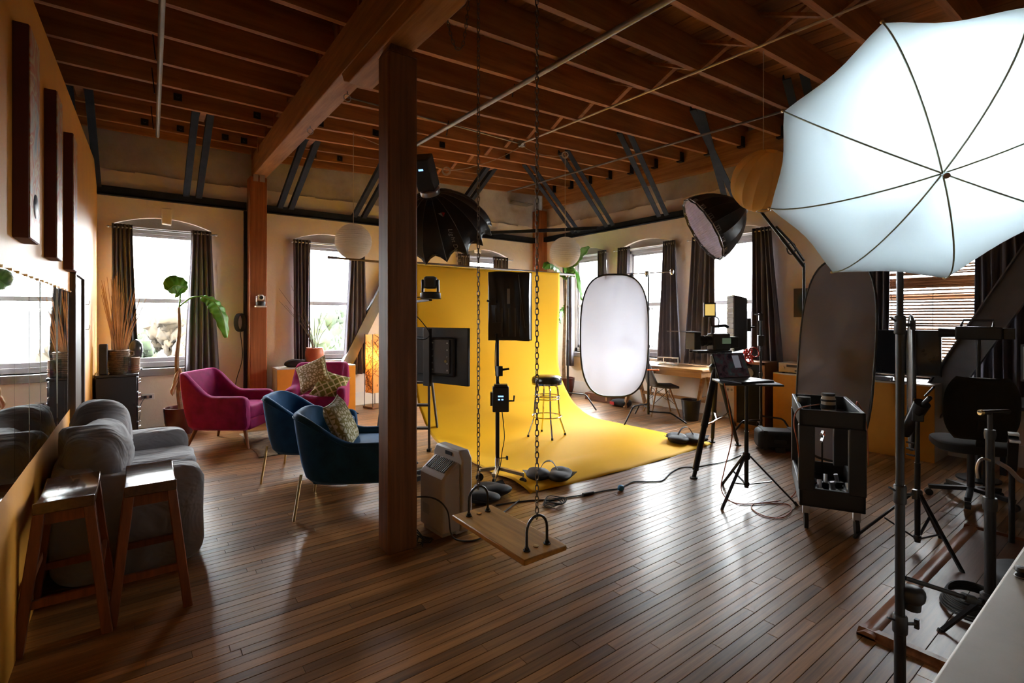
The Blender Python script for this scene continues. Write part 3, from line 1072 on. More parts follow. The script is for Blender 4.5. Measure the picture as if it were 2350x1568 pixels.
def leaf(pts, width, up, parent, wav=0.012, name='leaf'):
    """blade along a spine of points"""
    sp = curve_pts(pts, 8)
    n = len(sp) - 1

    def fn(a, b):
        i = a * n
        k = min(int(i), n - 1)
        p = sp[k].lerp(sp[k + 1], i - k)
        d = (sp[min(k + 1, n)] - sp[max(k - 1, 0)]).normalized()
        sd = d.cross(Vector(up)).normalized()
        nn = sd.cross(d)
        w = width * (math.sin(PI * min(1, a * 0.94 + 0.04)) ** 0.6)
        s = (b - 0.5) * 2
        return p + sd * (w / 2 * s) + nn * (-abs(s) * w * 0.22 + wav * math.sin(a * 40 + s * 3) * abs(s))
    o = MB().grid(fn, n * 2, 8).build(name, m_leaf, parent, solid=0.002, ang=80)
    MB().tube(sp, [0.007 * (1 - 0.8 * i / n) for i in range(n + 1)], 6).build('midrib', M('midrib', (0.25, 0.40, 0.10), 0.5) if 'midrib' not in bpy.data.materials else bpy.data.materials['midrib'], o)
    return o


def pot(t, r, h):
    MB().lathe([(r * 0.72, 0), (r * 0.95, h * 0.45), (r, h * 0.8), (r * 1.02, h * 0.9), (r * 1.02, h), (r * 0.92, h), (r * 0.9, h * 0.85), (0.01, h * 0.85)], n=28).build('pot', m_pot, t)
    MB().lathe([(r * 0.9, h * 0.85), (0.005, h * 0.88)], n=20).build('soil', m_soil, t)


PB = Vector((0.44, 7.72, 0))
t = thing('banana_plant', 'potted banana plant with two leaves behind the pink armchair', 'plant', PB)
pot(t, 0.19, 0.34)
L = lambda u, v: ony(u, v, PB.y) - PB
st = [(0.0, 0, 0.25), L(408, 880), L(406, 820), L(412, 760), L(411, 705)]
MB().tube(curve_pts(st, 5), [0.032 - 0.018 * i / 20 for i in range(21)], 8).build('stem', m_stem, t)
top = L(411, 705)
MB().tube(curve_pts([top, L(413, 690), L(414, 672)], 6), 0.010, 6).build('petiole', m_leaf, t)
leaf([L(431, 664) + Vector((0, 0.03, 0)), L(416, 657), L(400, 656) + Vector((0, -0.06, 0)), L(383, 668) + Vector((0, -0.10, 0))], 0.30, (0.05, -1, 0.25), t)
MB().tube(curve_pts([top, L(422, 695), L(440, 683), L(466, 680)], 6), 0.011, 6).build('petiole', m_leaf, t)
leaf([L(462, 681), L(490, 692), L(510, 722), L(521, 775)], 0.22, (0.3, -0.8, 0.6), t)
dl = M('dry_leaf', (0.42, 0.29, 0.15), 0.85, var=0.25, bump=0.3)
for q in ((L(410, 850), L(402, 870), L(399, 905)), (L(413, 845), L(418, 880), L(413, 900)), (L(408, 868), L(395, 895), L(396, 908))):
    MB().tube(curve_pts([Vector(x_) + Vector((0, -0.03, 0)) for x_ in q], 6), [0.008, 0.014, 0.02, 0.022, 0.024, 0.02, 0.024, 0.022, 0.02, 0.016, 0.012, 0.009, 0.004], 6).build('dry_leaf', dl, t)

PB = Vector((6.56, 7.08, 0))
t = thing('banana_plant', 'tall banana plant standing in the corner behind the yellow backdrop', 'plant', PB)
pot(t, 0.19, 0.34)
L = lambda u, v: ony(u, v, PB.y) - PB
MB().tube(curve_pts([(0, 0, 0.25), L(1294, 840), L(1296, 760), L(1298, 690), L(1299, 640)], 5), [0.045 - 0.02 * i / 20 for i in range(21)], 8).build('stem', m_stem, t)
top = L(1299, 640)
L2 = lambda u, v, y: ony(u, v, y) - PB
for q, w, up in (([top, L(1282, 618), L2(1262, 606, 6.95), L2(1248, 616, 6.9)], 0.20, (0, -0.8, 0.6)),
                 ([top, L2(1310, 610, 6.8), L2(1332, 588, 6.4), L2(1354, 568, 6.1)], 0.24, (0.3, -0.9, 0.3)),
                 ([top, L2(1318, 622, 6.7), L2(1330, 634, 6.4), L2(1337, 690, 6.3)], 0.22, (0.3, -0.9, 0.2)),
                 ([L(1297, 700), L(1292, 715), L2(1288, 730, 6.95), L2(1287, 742, 6.9)], 0.13, (0.5, -0.8, 0.3)),
                 ([top, L(1304, 600), L2(1312, 585, 6.8), L2(1318, 575, 6.6)], 0.20, (0.2, -0.9, 0.3))):
    leaf(q, w, up, t)

# ---- sofa in a grey slip cover
m_sofa, nt, nd, lk, bb = base_mat('grey_slipcover')
bb.inputs['Base Color'].default_value = (0.27, 0.26, 0.275, 1)
bb.inputs['Roughness'].default_value = 0.9
bb.inputs['Sheen Weight'].default_value = 0.35
tcs = nd.new('ShaderNodeTexCoord').outputs['Object']
mps = nd.new('ShaderNodeMapping')
mps.inputs['Scale'].default_value = (1.0, 1.7, 1.3)
mps.inputs['Rotation'].default_value = (0.5, 0.3, 0.6)
lk.new(tcs, mps.inputs['Vector'])
nw = noise(nd, lk, 2.4, mps.outputs[0], 3, 0.5)
nw.inputs['Distortion'].default_value = 1.6
addbump(nd, lk, bb, nw.outputs['Fac'], 0.8, 0.06)


def cushion(mb, c, rx, ry, rz, e=0.45, wr=0.008, seed=0, m=None):
    rd = random.Random(seed)
    ks = [(rd.uniform(6, 30), rd.uniform(6, 30), rd.uniform(6, 30), rd.uniform(0, 6)) for _ in range(6)]
    i0 = len(mb.v)
    mb.ell((0, 0, 0), rx, ry, rz, e, 36, 20)
    for i in range(i0, len(mb.v)):
        p = Vector(mb.v[i])
        d = sum(math.sin(p.x * a + p.y * b_ + p.z * c_ + f) for a, b_, c_, f in ks) / 3
        q = p + p.normalized() * wr * d
        q = q + Vector(c)
        mb.v[i] = tuple((m @ q) if m is not None else q)
    return mb


t = thing('sofa', 'grey slip-covered two-seat sofa against the mirror', 'sofa', (XL + 0.03, 3.64, 0))
MB().box(0.02, 0.70, 0.04, 1.42, 0.03, 0.32).build('base', m_sofa, t, 0.03)
cushion(MB(), (0.37, 0.13, 0.29), 0.36, 0.135, 0.295, 0.28, 0.007, 2).build('arm', m_sofa, t, ang=80)
cushion(MB(), (0.37, 1.36, 0.29), 0.36, 0.125, 0.295, 0.28, 0.007, 3).build('arm', m_sofa, t, ang=80)
cushion(MB(), (0.10, 0.74, 0.33), 0.11, 0.72, 0.33, 0.3, 0.008, 4).build('backrest', m_sofa, t, ang=80)
cushion(MB(), (0.43, 0.50, 0.37), 0.325, 0.27, 0.095, 0.33, 0.008, 5).build('seat_cushion', m_sofa, t, ang=80)
cushion(MB(), (0.43, 1.00, 0.37), 0.325, 0.26, 0.095, 0.33, 0.008, 6).build('seat_cushion', m_sofa, t, ang=80)
cushion(MB(), (0.19, 0.42, 0.63), 0.175, 0.33, 0.21, 0.72, 0.026, 7).build('back_cushion', m_sofa, t, ang=80)
cushion(MB(), (0.18, 0.96, 0.66), 0.17, 0.31, 0.235, 0.72, 0.026, 8).build('back_cushion', m_sofa, t, ang=80)

# ---- two saddle-seat stools
m_stoolw = WOOD('stool_wood', (0.11, 0.028, 0.010), (0.25, 0.075, 0.026), (14, 14, 1), 2, 0.4, 0.12, rndv=0.1)[0]
m_seatw = WOOD('stool_seat_wood', (0.05, 0.022, 0.012), (0.11, 0.05, 0.025), (14, 1, 14), 2, 0.16, 0.05, 0.6, coat=0.5, rndv=0.1)[0]


def stool(x, y, label):
    t = thing('saddle_stool', label, 'stool', (x, y, 0), group='saddle-seat stools')
    hw, hl = 0.108, 0.225

    def top(a, b):
        return (-hw + 2 * hw * a, -hl + 2 * hl * b, 0.632 + 0.030 * (2 * b - 1) ** 2)
    mb = MB()
    N = 14
    rs = []
    for j in range(N + 1):
        b_ = j / N
        z = top(0, b_)[2]
        yy = -hl + 2 * hl * b_
        rs.append([(-hw, yy, 0.608), (hw, yy, 0.608), (hw, yy, z), (-hw, yy, z)])
    mb.rings(rs)
    mb.build('seat', m_seatw, t, 0.004)
    ft = [(-0.155, -0.235), (0.155, -0.235), (0.155, 0.235), (-0.155, 0.235)]
    for fx, fy in ft:
        tx, ty = fx * 0.56, fy * 0.80
        mb = MB()
        s = 0.021
        mb.rings([[(fx + a * s, fy + b_ * s * 1.2, 0) for a, b_ in ((-1, -1), (1, -1), (1, 1), (-1, 1))], [(tx + a * s, ty + b_ * s * 1.2, 0.615) for a, b_ in ((-1, -1), (1, -1), (1, 1), (-1, 1))]])
        mb.build('leg', m_stoolw, t, 0.004)
    for s in (-1, 1):
        MB().box(-0.085, 0.085, s * 0.185 - 0.011, s * 0.185 + 0.011, 0.55, 0.612).build('apron', m_stoolw, t)
        MB().box(s * 0.085 - 0.01, s * 0.085 + 0.01, -0.18, 0.18, 0.55, 0.612).build('apron', m_stoolw, t)
        MB().box(-0.125, 0.125, s * 0.218 - 0.01, s * 0.218 + 0.01, 0.19, 0.225).build('stretcher', m_stoolw, t)
        MB().box(s * 0.128 - 0.01, s * 0.128 + 0.01, -0.21, 0.21, 0.26, 0.295).build('stretcher', m_stoolw, t)


stool(-0.275, 3.30, 'saddle-seat stool tucked against the orange wall in front of the sofa')
stool(0.05, 3.33, 'saddle-seat stool standing clear of the wall before the sofa arm')

# ---- armchairs
m_pink = FABRIC('magenta_velvet', (0.235, 0.006, 0.092), 300, 0.75, 0.6, 0.25, 0.1, 9)
m_blue = FABRIC('blue_velvet', (0.006, 0.050, 0.125), 300, 0.75, 0.7, 0.25, 0.1, 9)
m_legw = WOOD('walnut_leg', (0.13, 0.045, 0.018), (0.26, 0.10, 0.04), (14, 14, 1), 2, 0.4, 0.1)[0]


def armchair(name, label, loc, rz, mat, w, d, arm_h, back_h, zb, th, corner, lean, legs, group, flare=0.0):
    t = thing(name, label, 'armchair', loc, rz, group)
    hw, hd = w / 2 - th / 2, d / 2
    pts = []
    yb = hd - th / 2
    n = 10
    pts += [(-hw, -hd + (yb - corner + hd) * i / n) for i in range(n)]
    pts += [(-hw + corner - corner * math.cos(PI / 2 * i / 8), yb - corner + corner * math.sin(PI / 2 * i / 8)) for i in range(8)]
    pts += [(-hw + corner + (2 * hw - 2 * corner) * i / 8, yb) for i in range(8)]
    pts += [(hw - corner + corner * math.sin(PI / 2 * i / 8), yb - corner + corner * math.cos(PI / 2 * i / 8)) for i in range(8)]
    pts += [(hw, yb - corner - (yb - corner + hd) * i / n) for i in range(n + 1)]
    N = len(pts)
    rs = []
    for i, (x, y) in enumerate(pts):
        a, b_ = pts[max(0, i - 1)], pts[min(N - 1, i + 1)]
        tx, ty = b_[0] - a[0], b_[1] - a[1]
        l = math.hypot(tx, ty)
        nx, ny = -ty / l, tx / l
        f = (y - (yb - corner - 0.16)) / (corner + 0.14)
        f = max(0, min(1, f))
        f = f * f * (3 - 2 * f)
        H = arm_h + (back_h - arm_h) * f
        if y < -hd + 0.06:
            H -= 0.03 * ((-hd + 0.06 - y) / 0.06) ** 2
        sec = []
        for q, z in ((0.5, zb), (0.5, zb + (H - zb) * 0.5), (0.5, H - 0.035), (0.36, H - 0.008), (0.0, H), (-0.36, H - 0.008), (-0.5, H - 0.035), (-0.5, zb + (H - zb) * 0.5), (-0.5, zb)):
            k = (z - zb) / (back_h - zb)
            tq = q * th * (0.8 if f > 0.5 and z > arm_h else 1.0)
            sec.append((x + nx * tq + flare * k * (1 if x > 0 else -1) * (abs(x) / hw), y + ny * tq + lean * k * (0.25 + 0.75 * f), z))
        rs.append(sec)
    MB().rings(rs).build('shell', mat, t, sub=1, ang=80)
    iw = w - 2 * th
    MB().box(-iw / 2, iw / 2, -hd + 0.03, hd - th, zb, zb + 0.13).build('seat_base', mat, t, 0.02)
    mb = MB()
    cushion(mb, (0, -0.03, zb + 0.195), iw / 2 + 0.002, (d - th) / 2 - 0.005, 0.085, 0.3, 0.003, 11)
    mb.build('seat_cushion', mat, t, ang=80)
    if legs == 'wood':
        for sx in (-1, 1):
            for sy in (-1, 1):
                MB().cyl((sx * (hw + 0.0), sy * (hd - 0.02), 0), (sx * (hw - 0.06), sy * (hd - 0.09), zb + 0.01), 0.013, 0.024, 10).build('leg', m_legw, t)
    else:
        for sx in (-1, 1):
            for sy in (-1, 1):
                yt = sy * (hd - 0.05)
                MB().tube([(sx * (hw + 0.03), yt + sy * 0.075, 0.0), (sx * (hw + 0.012), yt + sy * 0.04, zb + 0.02), (sx * (hw + 0.005), yt + sy * 0.03, zb + 0.10)], 0.0105, 8).build('leg', m_brass, t)
        mb = MB()
        mb.tube([Vector(r[2]) for r in rs], 0.006, 5)
        mb.build('piping', mat, t)
    return t


armchair('velvet_armchair', 'magenta velvet armchair beside the banana plant, empty seat', (0.90, 6.80, 0), math.radians(54), m_pink, 0.74, 0.74, 0.60, 0.87, 0.20, 0.115, 0.085, 0.11, 'wood', 'magenta armchairs')
armchair('velvet_armchair', 'magenta velvet armchair holding two green patterned cushions', (1.92, 6.86, 0), math.radians(-24), m_pink, 0.74, 0.74, 0.60, 0.87, 0.20, 0.115, 0.085, 0.11, 'wood', 'magenta armchairs')
armchair('tub_armchair', 'blue velvet armchair with a spotted cushion next to the timber pillar', (1.40, 3.99, 0), math.radians(62), m_blue, 0.66, 0.72, 0.555, 0.77, 0.235, 0.085, 0.20, 0.10, 'brass', 'blue armchairs')
armchair('tub_armchair', 'blue velvet armchair with an empty seat, between cushioned chairs', (1.37, 5.02, 0), math.radians(60), m_blue, 0.66, 0.72, 0.555, 0.77, 0.235, 0.085, 0.20, 0.10, 'brass', 'blue armchairs')


def spots_mat(name, ground, spot, scale, w):
    m, nt, nd, lk, b = base_mat(name)
    tc = nd.new('ShaderNodeTexCoord').outputs['Object']
    v = nd.new('ShaderNodeTexVoronoi')
    v.feature = 'DISTANCE_TO_EDGE'
    v.inputs['Scale'].default_value = scale
    lk.new(tc, v.inputs['Vector'])
    lk.new(ramp(nd, lk, v.outputs['Distance'], [(w, ground), (w + 0.05, spot)]), b.inputs['Base Color'])
    b.inputs['Roughness'].default_value = 0.85
    return m


def trellis_mat(name):
    m, nt, nd, lk, b = base_mat(name)
    tc = nd.new('ShaderNodeTexCoord').outputs['Object']
    outs = []
    for dirn in ((1, 1), (1, -1)):
        mp = nd.new('ShaderNodeMapping')
        mp.inputs['Rotation'].default_value = (0, 0, math.atan2(dirn[1], dirn[0]))
        lk.new(tc, mp.inputs['Vector'])
        w = nd.new('ShaderNodeTexWave')
        w.inputs['Scale'].default_value = 4.2
        w.inputs['Distortion'].default_value = 1.2
        w.inputs['Detail Scale'].default_value = 2
        lk.new(mp.outputs[0], w.inputs['Vector'])
        outs.append(w.outputs['Fac'])
    mx = nd.new('ShaderNodeMath')
    mx.operation = 'MAXIMUM'
    lk.new(outs[0], mx.inputs[0])
    lk.new(outs[1], mx.inputs[1])
    lk.new(ramp(nd, lk, mx.outputs[0], [(0.86, (0.15, 0.16, 0.03)), (0.90, (0.62, 0.58, 0.42))]), b.inputs['Base Color'])
    b.inputs['Roughness'].default_value = 0.85
    return m


def pillow(name, label, loc, rot, s, t, mat):
    th = thing(name, label, 'cushion', loc, group='patterned cushions')
    th.rotation_euler = rot
    mb = MB()
    for sg in (1, -1):
        def fn(a, b):
            x, y = 2 * a - 1, 2 * b - 1
            k = max(0.0, (1 - x ** 4)) ** 0.55 * max(0.0, (1 - y ** 4)) ** 0.55
            pin = 1 - 0.10 * (1 - abs(x) ** 2) * abs(y) ** 3
            pin2 = 1 - 0.10 * (1 - abs(y) ** 2) * abs(x) ** 3
            X, Y = x * s / 2 * pin2, y * s / 2 * pin
            return (X, Y, sg * t / 2 * k) if sg > 0 else (-X, Y, sg * t / 2 * k)
        mb.grid(fn, 16, 16)
    mb.build('cover', mat, th, ang=80)
    ed = [(x * s / 2, y * s / 2) for x, y in ((-1, -1), (1, -1), (1, 1), (-1, 1))]
    pts = []
    for (x0, y0), (x1, y1) in zip(ed, ed[1:] + ed[:1]):
        for i in range(8):
            q = i / 8
            x, y = x0 + (x1 - x0) * q, y0 + (y1 - y0) * q
            k = 0.10 * (1 - (2 * q - 1) ** 2)
            pts.append((x * (1 - (k if abs(x0 - x1) < 1e-6 else 0)), y * (1 - (k if abs(y0 - y1) < 1e-6 else 0)), 0))
    MB().tube(pts, 0.006, 5, True).build('piping', M('cushion_piping', (0.42, 0.40, 0.28), 0.8) if 'cushion_piping' not in bpy.data.materials else bpy.data.materials['cushion_piping'], th)


m_spot = spots_mat('spotted_cloth', (0.20, 0.17, 0.05), (0.58, 0.55, 0.40), 26, 0.12)
m_spot2 = spots_mat('spotted_cloth_pale', (0.26, 0.22, 0.10), (0.70, 0.68, 0.55), 26, 0.12)
pillow('cushion', 'olive leopard-spot cushion on the blue armchair near the pillar', (1.29, 3.98, 0.655), (math.radians(66), math.radians(-5), math.radians(58)), 0.40, 0.13, m_spot)
pillow('cushion', 'pale leopard-spot cushion propped high in the magenta armchair', (1.84, 6.84, 0.74), (math.radians(58), math.radians(-24), math.radians(-32)), 0.42, 0.13, m_spot2)
pillow('cushion', 'green trellis-pattern cushion in front of the pale spotted one', (2.01, 6.66, 0.60), (math.radians(56), math.radians(20), math.radians(-20)), 0.40, 0.12, trellis_mat('trellis_cloth'))
# worn rug
MB().grid(lambda a, b: (1.02 + 1.3 * a + 0.02 * math.sin(b * 9), 5.85 + 1.35 * b + 0.02 * math.sin(a * 11), 0.004 + 0.0015 * math.sin(a * 30 + b * 17)), 24, 24).build('rug', M('worn_rug', (0.20, 0.13, 0.07), 0.95, var=0.5, vs=18, bump=0.4, bs=300), None, solid=0.006, label='worn brown rug on the floorboards between the armchairs', cat='rug')

# ---- orange-fronted cabinet under the second window, pot and cloth
m_orangef = M('orange_front', (0.66, 0.27, 0.02), 0.5, var=0.06)
m_cabw = M('cabinet_white', (0.60, 0.56, 0.50), 0.5, var=0.05)


def cabinet(name, label, x0, x1, y0, y1, h, front, sidemat=m_cabw):
    """front: '-y' or '-x' is the orange face"""
    t = thing(name, label, 'cabinet', (x0, y0, 0), group='orange-fronted cabinets')
    w, d = x1 - x0, y1 - y0
    e = 0.018
    if front == '-y':
        MB().box(0, w, e, d, 0, h - e).build('body', sidemat, t, 0.003)
        MB().box(0, w, 0, e, 0, h - e).build('front_panel', m_orangef, t, 0.002)
    else:
        MB().box(e, w, 0, d, 0, h - e).build('body', sidemat, t, 0.003)
        MB().box(0, e, 0, d, 0, h - e).build('front_panel', m_orangef, t, 0.002)
    MB().box(0, w, 0, d, h - e, h).build('top', sidemat, t, 0.003)


cabinet('cabinet', 'long orange-fronted cabinet under the window behind the magenta chair', 1.62, 2.78, 7.90, 8.26, 0.74, '-y')
m_terra = M('terracotta', (0.42, 0.13, 0.06), 0.45, var=0.18)
t = thing('terracotta_pot', 'shiny terracotta pot of bare twigs on the orange-fronted cabinet', 'pot', (2.19, 8.05, 0.74))
MB().lathe([(0.085, 0), (0.12, 0.08), (0.14, 0.17), (0.138, 0.23), (0.12, 0.275), (0.125, 0.285), (0.112, 0.285), (0.11, 0.26), (0.01, 0.24)], n=28).build('body', m_terra, t)
r3 = random.Random(5)
for (u, v) in ((640, 662), (668, 655), (690, 690), (655, 700), (700, 720), (742, 700), (765, 735), (640, 690), (720, 690), (676, 700), (752, 715)):
    e = ony(u, v, 8.05 + r3.uniform(-.1, .1)) - Vector((2.19, 8.05, 0.74))
    MB().tube(curve_pts([(r3.uniform(-.03, .03), r3.uniform(-.03, .03), 0.15), (e.x * 0.30, e.y * .4, 0.28 + (e.z - .28) * 0.40), e], 6), [0.0055 - 0.0038 * i / 12 for i in range(13)], 5).build('twig', m_trunk, t)
mb = MB()
cushion(mb, (0, 0, 0.055), 0.17, 0.11, 0.06, 0.75, 0.018, 21)
mb.build('dark_cloth', M('dark_cloth', (0.035, 0.028, 0.03), 0.9), label='crumpled dark cloth on the cabinet beside the terracotta pot', cat='cloth').location = (1.93, 8.08, 0.74)
# ---- rattan lamp
t = thing('floor_lamp', 'glowing square woven rattan floor lamp by the wall', 'floor lamp', (3.13, 8.02, 0), 0.3)
m_glow = None
m_rattan = M('rattan_cane', (0.16, 0.07, 0.025), 0.7)
MB().box(-0.125, 0.125, -0.125, 0.125, 0.0, 0.03).build('base', m_rattan, t, 0.004)
for sx in (-1, 1):
    for sy in (-1, 1):
        MB().cyl((sx * 0.105, sy * 0.105, 0.03), (sx * 0.105, sy * 0.105, 1.22), 0.006, n=6).build('post', m_blackm, t)
mg, nt, nd, lk, bb = base_mat('lamp_paper')
bb.inputs['Base Color'].default_value = (0.85, 0.52, 0.18, 1)
tr = nd.new('ShaderNodeBsdfTranslucent')
tr.inputs[0].default_value = (1.0, 0.74, 0.36, 1)
mxs = nd.new('ShaderNodeMixShader')
mxs.inputs[0].default_value = 0.6
lk.new(bb.outputs[0], mxs.inputs[1])
lk.new(tr.outputs[0], mxs.inputs[2])
lk.new(mxs.outputs[0], nd['Material Output'].inputs[0])
for f in range(4):
    MB(RZ(f * PI / 2)).box(-0.095, 0.095, -0.0955, -0.0945, 0.25, 1.21).build('shade', mg, t)
mb = MB()
r4 = random.Random(9)
for k in range(170):
    f = r4.randrange(4)
    a0, a1 = r4.uniform(-0.1, 0.1), r4.uniform(-0.1, 0.1)
    z0 = r4.uniform(0.25, 1.2)
    z1 = min(1.21, max(0.25, z0 + r4.uniform(-0.16, 0.16)))
    q = RZ(f * PI / 2)
    mb.add([], [])
    mb.tube([q @ Vector((a0, -0.1, z0)), q @ Vector(((a0 + a1) / 2, -0.107, (z0 + z1) / 2)), q @ Vector((a1, -0.1, z1))], 0.0035, 4)
mb.build('weave', m_rattan, t, kind='stuff')
lp = bpy.data.lights.new('lamp_bulb', 'POINT')
lp.energy = 2.6
lp.color = (1, 0.70, 0.34)
lp.shadow_soft_size = 0.04
lo = link('lamp_bulb', lp, t)
lo.location = (0, 0, 0.84)

# ---- camera, cable and box on the far post
t = thing('dome_camera', 'white motorised camera on a bracket on the timber post', 'camera', (1.43, YA - 0.25, 1.68))
MB().box(-0.07, 0.07, -0.13, 0, -0.035, -0.015).build('bracket', m_white, t, 0.003)
MB().lathe([(0.06, -0.015), (0.065, 0.0), (0.065, 0.035), (0.055, 0.05), (0.001, 0.05)], (0, -0.07, 0), 24).build('base', m_black, t)
for s in (-1, 1):
    MB().box(s * 0.052 - 0.008, s * 0.052 + 0.008, -0.10, -0.04, 0.04, 0.13).build('yoke', m_white, t, 0.004)
MB().ell((0, -0.07, 0.105), 0.045, 0.05, 0.045, 0.7).build('head', m_white, t)
MB().lathe([(0.026, 0), (0.026, 0.012), (0.018, 0.008), (0.001, 0.008)], n=16, m=frame((0, -0.115, 0.105), (0, -1, 0))).build('lens', m_black, t)
t = thing('cable_reel', 'black coil of cable hanging on the wall beside the timber post', 'cable', (1.20, YA - 0.05, 0))
mb = MB()
for k in range(5):
    mb.tube([(0.055 * math.cos(q) + 0.01 * k - 0.02, -0.008 * k, 1.42 + 0.13 * math.sin(q)) for q in [2 * PI * i / 16 for i in range(16)]], 0.008, 5, True)
mb.build('coil', m_rubber, t)
MB().tube(curve_pts([(0.0, -0.01, 1.30), (0.03, -0.01, 0.9), (-0.06, -0.01, 0.5), (-0.02, -0.01, 0.22), (-0.02, -0.01, 0.1)], 6), 0.006, 5).build('lead', m_rubber, t)
MB().box(1.25, 1.29, YA - 0.06, YA - 0.001, 0.02, 3.08).build('cable_duct', m_blackm, label='thin black cable duct up the wall beside the timber post', cat='cable duct')
t = thing('wall_socket', 'double socket low on the wall beside the dresser', 'socket', (0.10, YA, 0.42))
MB().box(-0.07, 0.07, -0.012, 0, -0.04, 0.04).build('plate', m_white, t, 0.003)
for s in (-0.03, 0.03):
    MB().box(s - 0.015, s + 0.015, -0.03, -0.012, -0.018, 0.018).build('plug', m_black, t)
MB().tube(curve_pts([(-0.03, -0.03, 0), (-0.08, -0.05, -0.1), (-0.10, -0.06, -0.3), (-0.2, -0.1, -0.40)], 6), 0.004, 5).build('lead', m_rubber, t)

# ================================================================ LAMPS
m_domeb = M('softbox_black', (0.016, 0.015, 0.017), 0.38, var=0.25, vs=12, bump=0.15, bs=30)
m_rib = M('rib_grey', (0.18, 0.18, 0.19), 0.4, 0.5)


def translucent(name, col, tcol, mix, rough=0.8):
    m, nt, nd, lk, b = base_mat(name)
    b.inputs['Base Color'].default_value = (*col, 1)
    b.inputs['Roughness'].default_value = rough
    t = nd.new('ShaderNodeBsdfTranslucent')
    t.inputs[0].default_value = (*tcol, 1)
    n = noise(nd, lk, 220, nd.new('ShaderNodeTexCoord').outputs['Object'], 2)
    addbump(nd, lk, b, n.outputs['Fac'], 0.05)
    mx = nd.new('ShaderNodeMixShader')
    mx.inputs[0].default_value = mix
    lk.new(b.outputs[0], mx.inputs[1])
    lk.new(t.outputs[0], mx.inputs[2])
    lk.new(mx.outputs[0], nd['Material Output'].inputs[0])
    return m


def area(name, loc, direction, size, power, col, parent=None, size_y=None):
    l = bpy.data.lights.new(name, 'AREA')
    l.shape = 'DISK' if size_y is None else 'RECTANGLE'
    l.size = size
    if size_y:
        l.size_y = size_y
    l.energy = power
    l.color = col
    o = link(name, l, parent)
    o.matrix_world = frame(loc, -Vector(direction))
    return o


def lettering(txt, m, size, mat, parent, name='lettering', align='CENTER', shear=0.0):
    c = bpy.data.curves.new(name, 'FONT')
    c.body = txt
    c.size = size
    c.align_x = align
    c.shear = shear
    c.extrude = 0.0006
    o = link(name, c)
    dg = bpy.context.evaluated_depsgraph_get()
    me = bpy.data.meshes.new_from_object(o.evaluated_get(dg))
    bpy.data.objects.remove(o)
    me.materials.append(mat)
    q = link(name, me, parent)
    q.matrix_local = m
    return q


m_letter = M('grey_print', (0.42, 0.42, 0.42), 0.5)
m_red = M('red_print', (0.55, 0.03, 0.03), 0.5)
m_lcd = M('lcd_blue', (0.05, 0.08, 0.12), 0.3, emit=(0.25, 0.5, 1.0), es=0.5)

# ---- big octagonal softbox seen from behind
HB = atd(985, 432, 4.2)
Fh = Vector((math.sin(YAW), math.cos(YAW), 0))
Rt = Vector((math.cos(YAW), -math.sin(YAW), 0))
AX = (Fh * 0.60 + Vector((0, 0, -1)) * 0.78 + Rt * 0.14).normalized()
t = thing('octagon_softbox', 'large black domed softbox hanging in the air beside the timber pillar', 'softbox', HB)
FM = frame((0, 0, 0), AX, (0, 0, 1))
NR, RR, DP = 16, 0.46, 0.42
rs = []
for k in range(11):
    q = k / 10
    r = 0.07 + (RR - 0.07) * (math.sin(q * PI / 2) ** 0.95)
    zz = 0.05 + DP * (1 - math.cos(q * PI / 2)) ** 0.75
    ring = []
    for j in range(NR * 4):
        a = 2 * PI * j / (NR * 4)
        s = abs(math.sin(a * NR / 2))
        pull = s * (0.045 * q)
        ring.append(((r - pull) * math.cos(a), (r - pull) * math.sin(a), zz - s * 0.055 * q ** 3))
    rs.append(ring)
MB(FM).rings(rs, caps=False).build('canopy', m_domeb, t, solid=0.004, ang=14)
for j in range(NR):
    a = 2 * PI * j / NR
    MB(FM).tube([Vector((r[j * 4][0] * 1.006, r[j * 4][1] * 1.006, r[j * 4][2] - 0.003)) for r in rs], 0.0028, 5).build('rib', m_rib, t)
MB(FM).lathe([(0.075, 0.0), (0.085, 0.01), (0.085, 0.05), (0.07, 0.06), (0.055, 0.06), (0.055, 0.0)], n=28).build('speed_ring', m_alu, t)
MB(FM).lathe([(RR * 0.93, DP - 0.02), (RR * 0.6, DP - 0.012), (0.002, DP - 0.01)], n=32).build('diffuser', translucent('diffusion_cloth', (0.8, 0.8, 0.8), (0.8, 0.8, 0.8), 0.5), t)
bp_ = FM @ Vector((0, 0, -0.02))
LA = frame((0, 0, 0), -AX, (0, 0, 1))
hd = MB(LA).box(-0.075, 0.075, -0.075, 0.075, 0.0, 0.27).build('lamp_head', m_black, t, 0.012)
MB(LA).box(-0.02, 0.02, -0.0765, -0.075, 0.18, 0.195).build('display', m_lcd, hd)
MB(LA).box(-0.04, 0.04, 0.075, 0.079, 0.17, 0.20).build('display', m_lcd, hd)
# maker's mark and script along one panel
j = 0
bestj = 0
for jj in range(NR):
    p = FM @ Vector(rs[8][jj * 4 + 2])
    w = HB + p
    u = CXP + FPX * (w.x * math.cos(YAW) - w.y * math.sin(YAW)) / depth(w)
    v = HOR - FPX * (w.z - EYE) / depth(w)
    sc = abs(u - 1052) + abs(v - 560)
    if jj == 0 or sc < bestsc:
        bestsc, bestj = sc, jj
pa, pb, pc = [FM @ Vector(rs[k][bestj * 4 + 2]) for k in (3, 6, 9)]
side = (FM @ Vector(rs[6][bestj * 4 + 3])) - (FM @ Vector(rs[6][bestj * 4 + 1]))


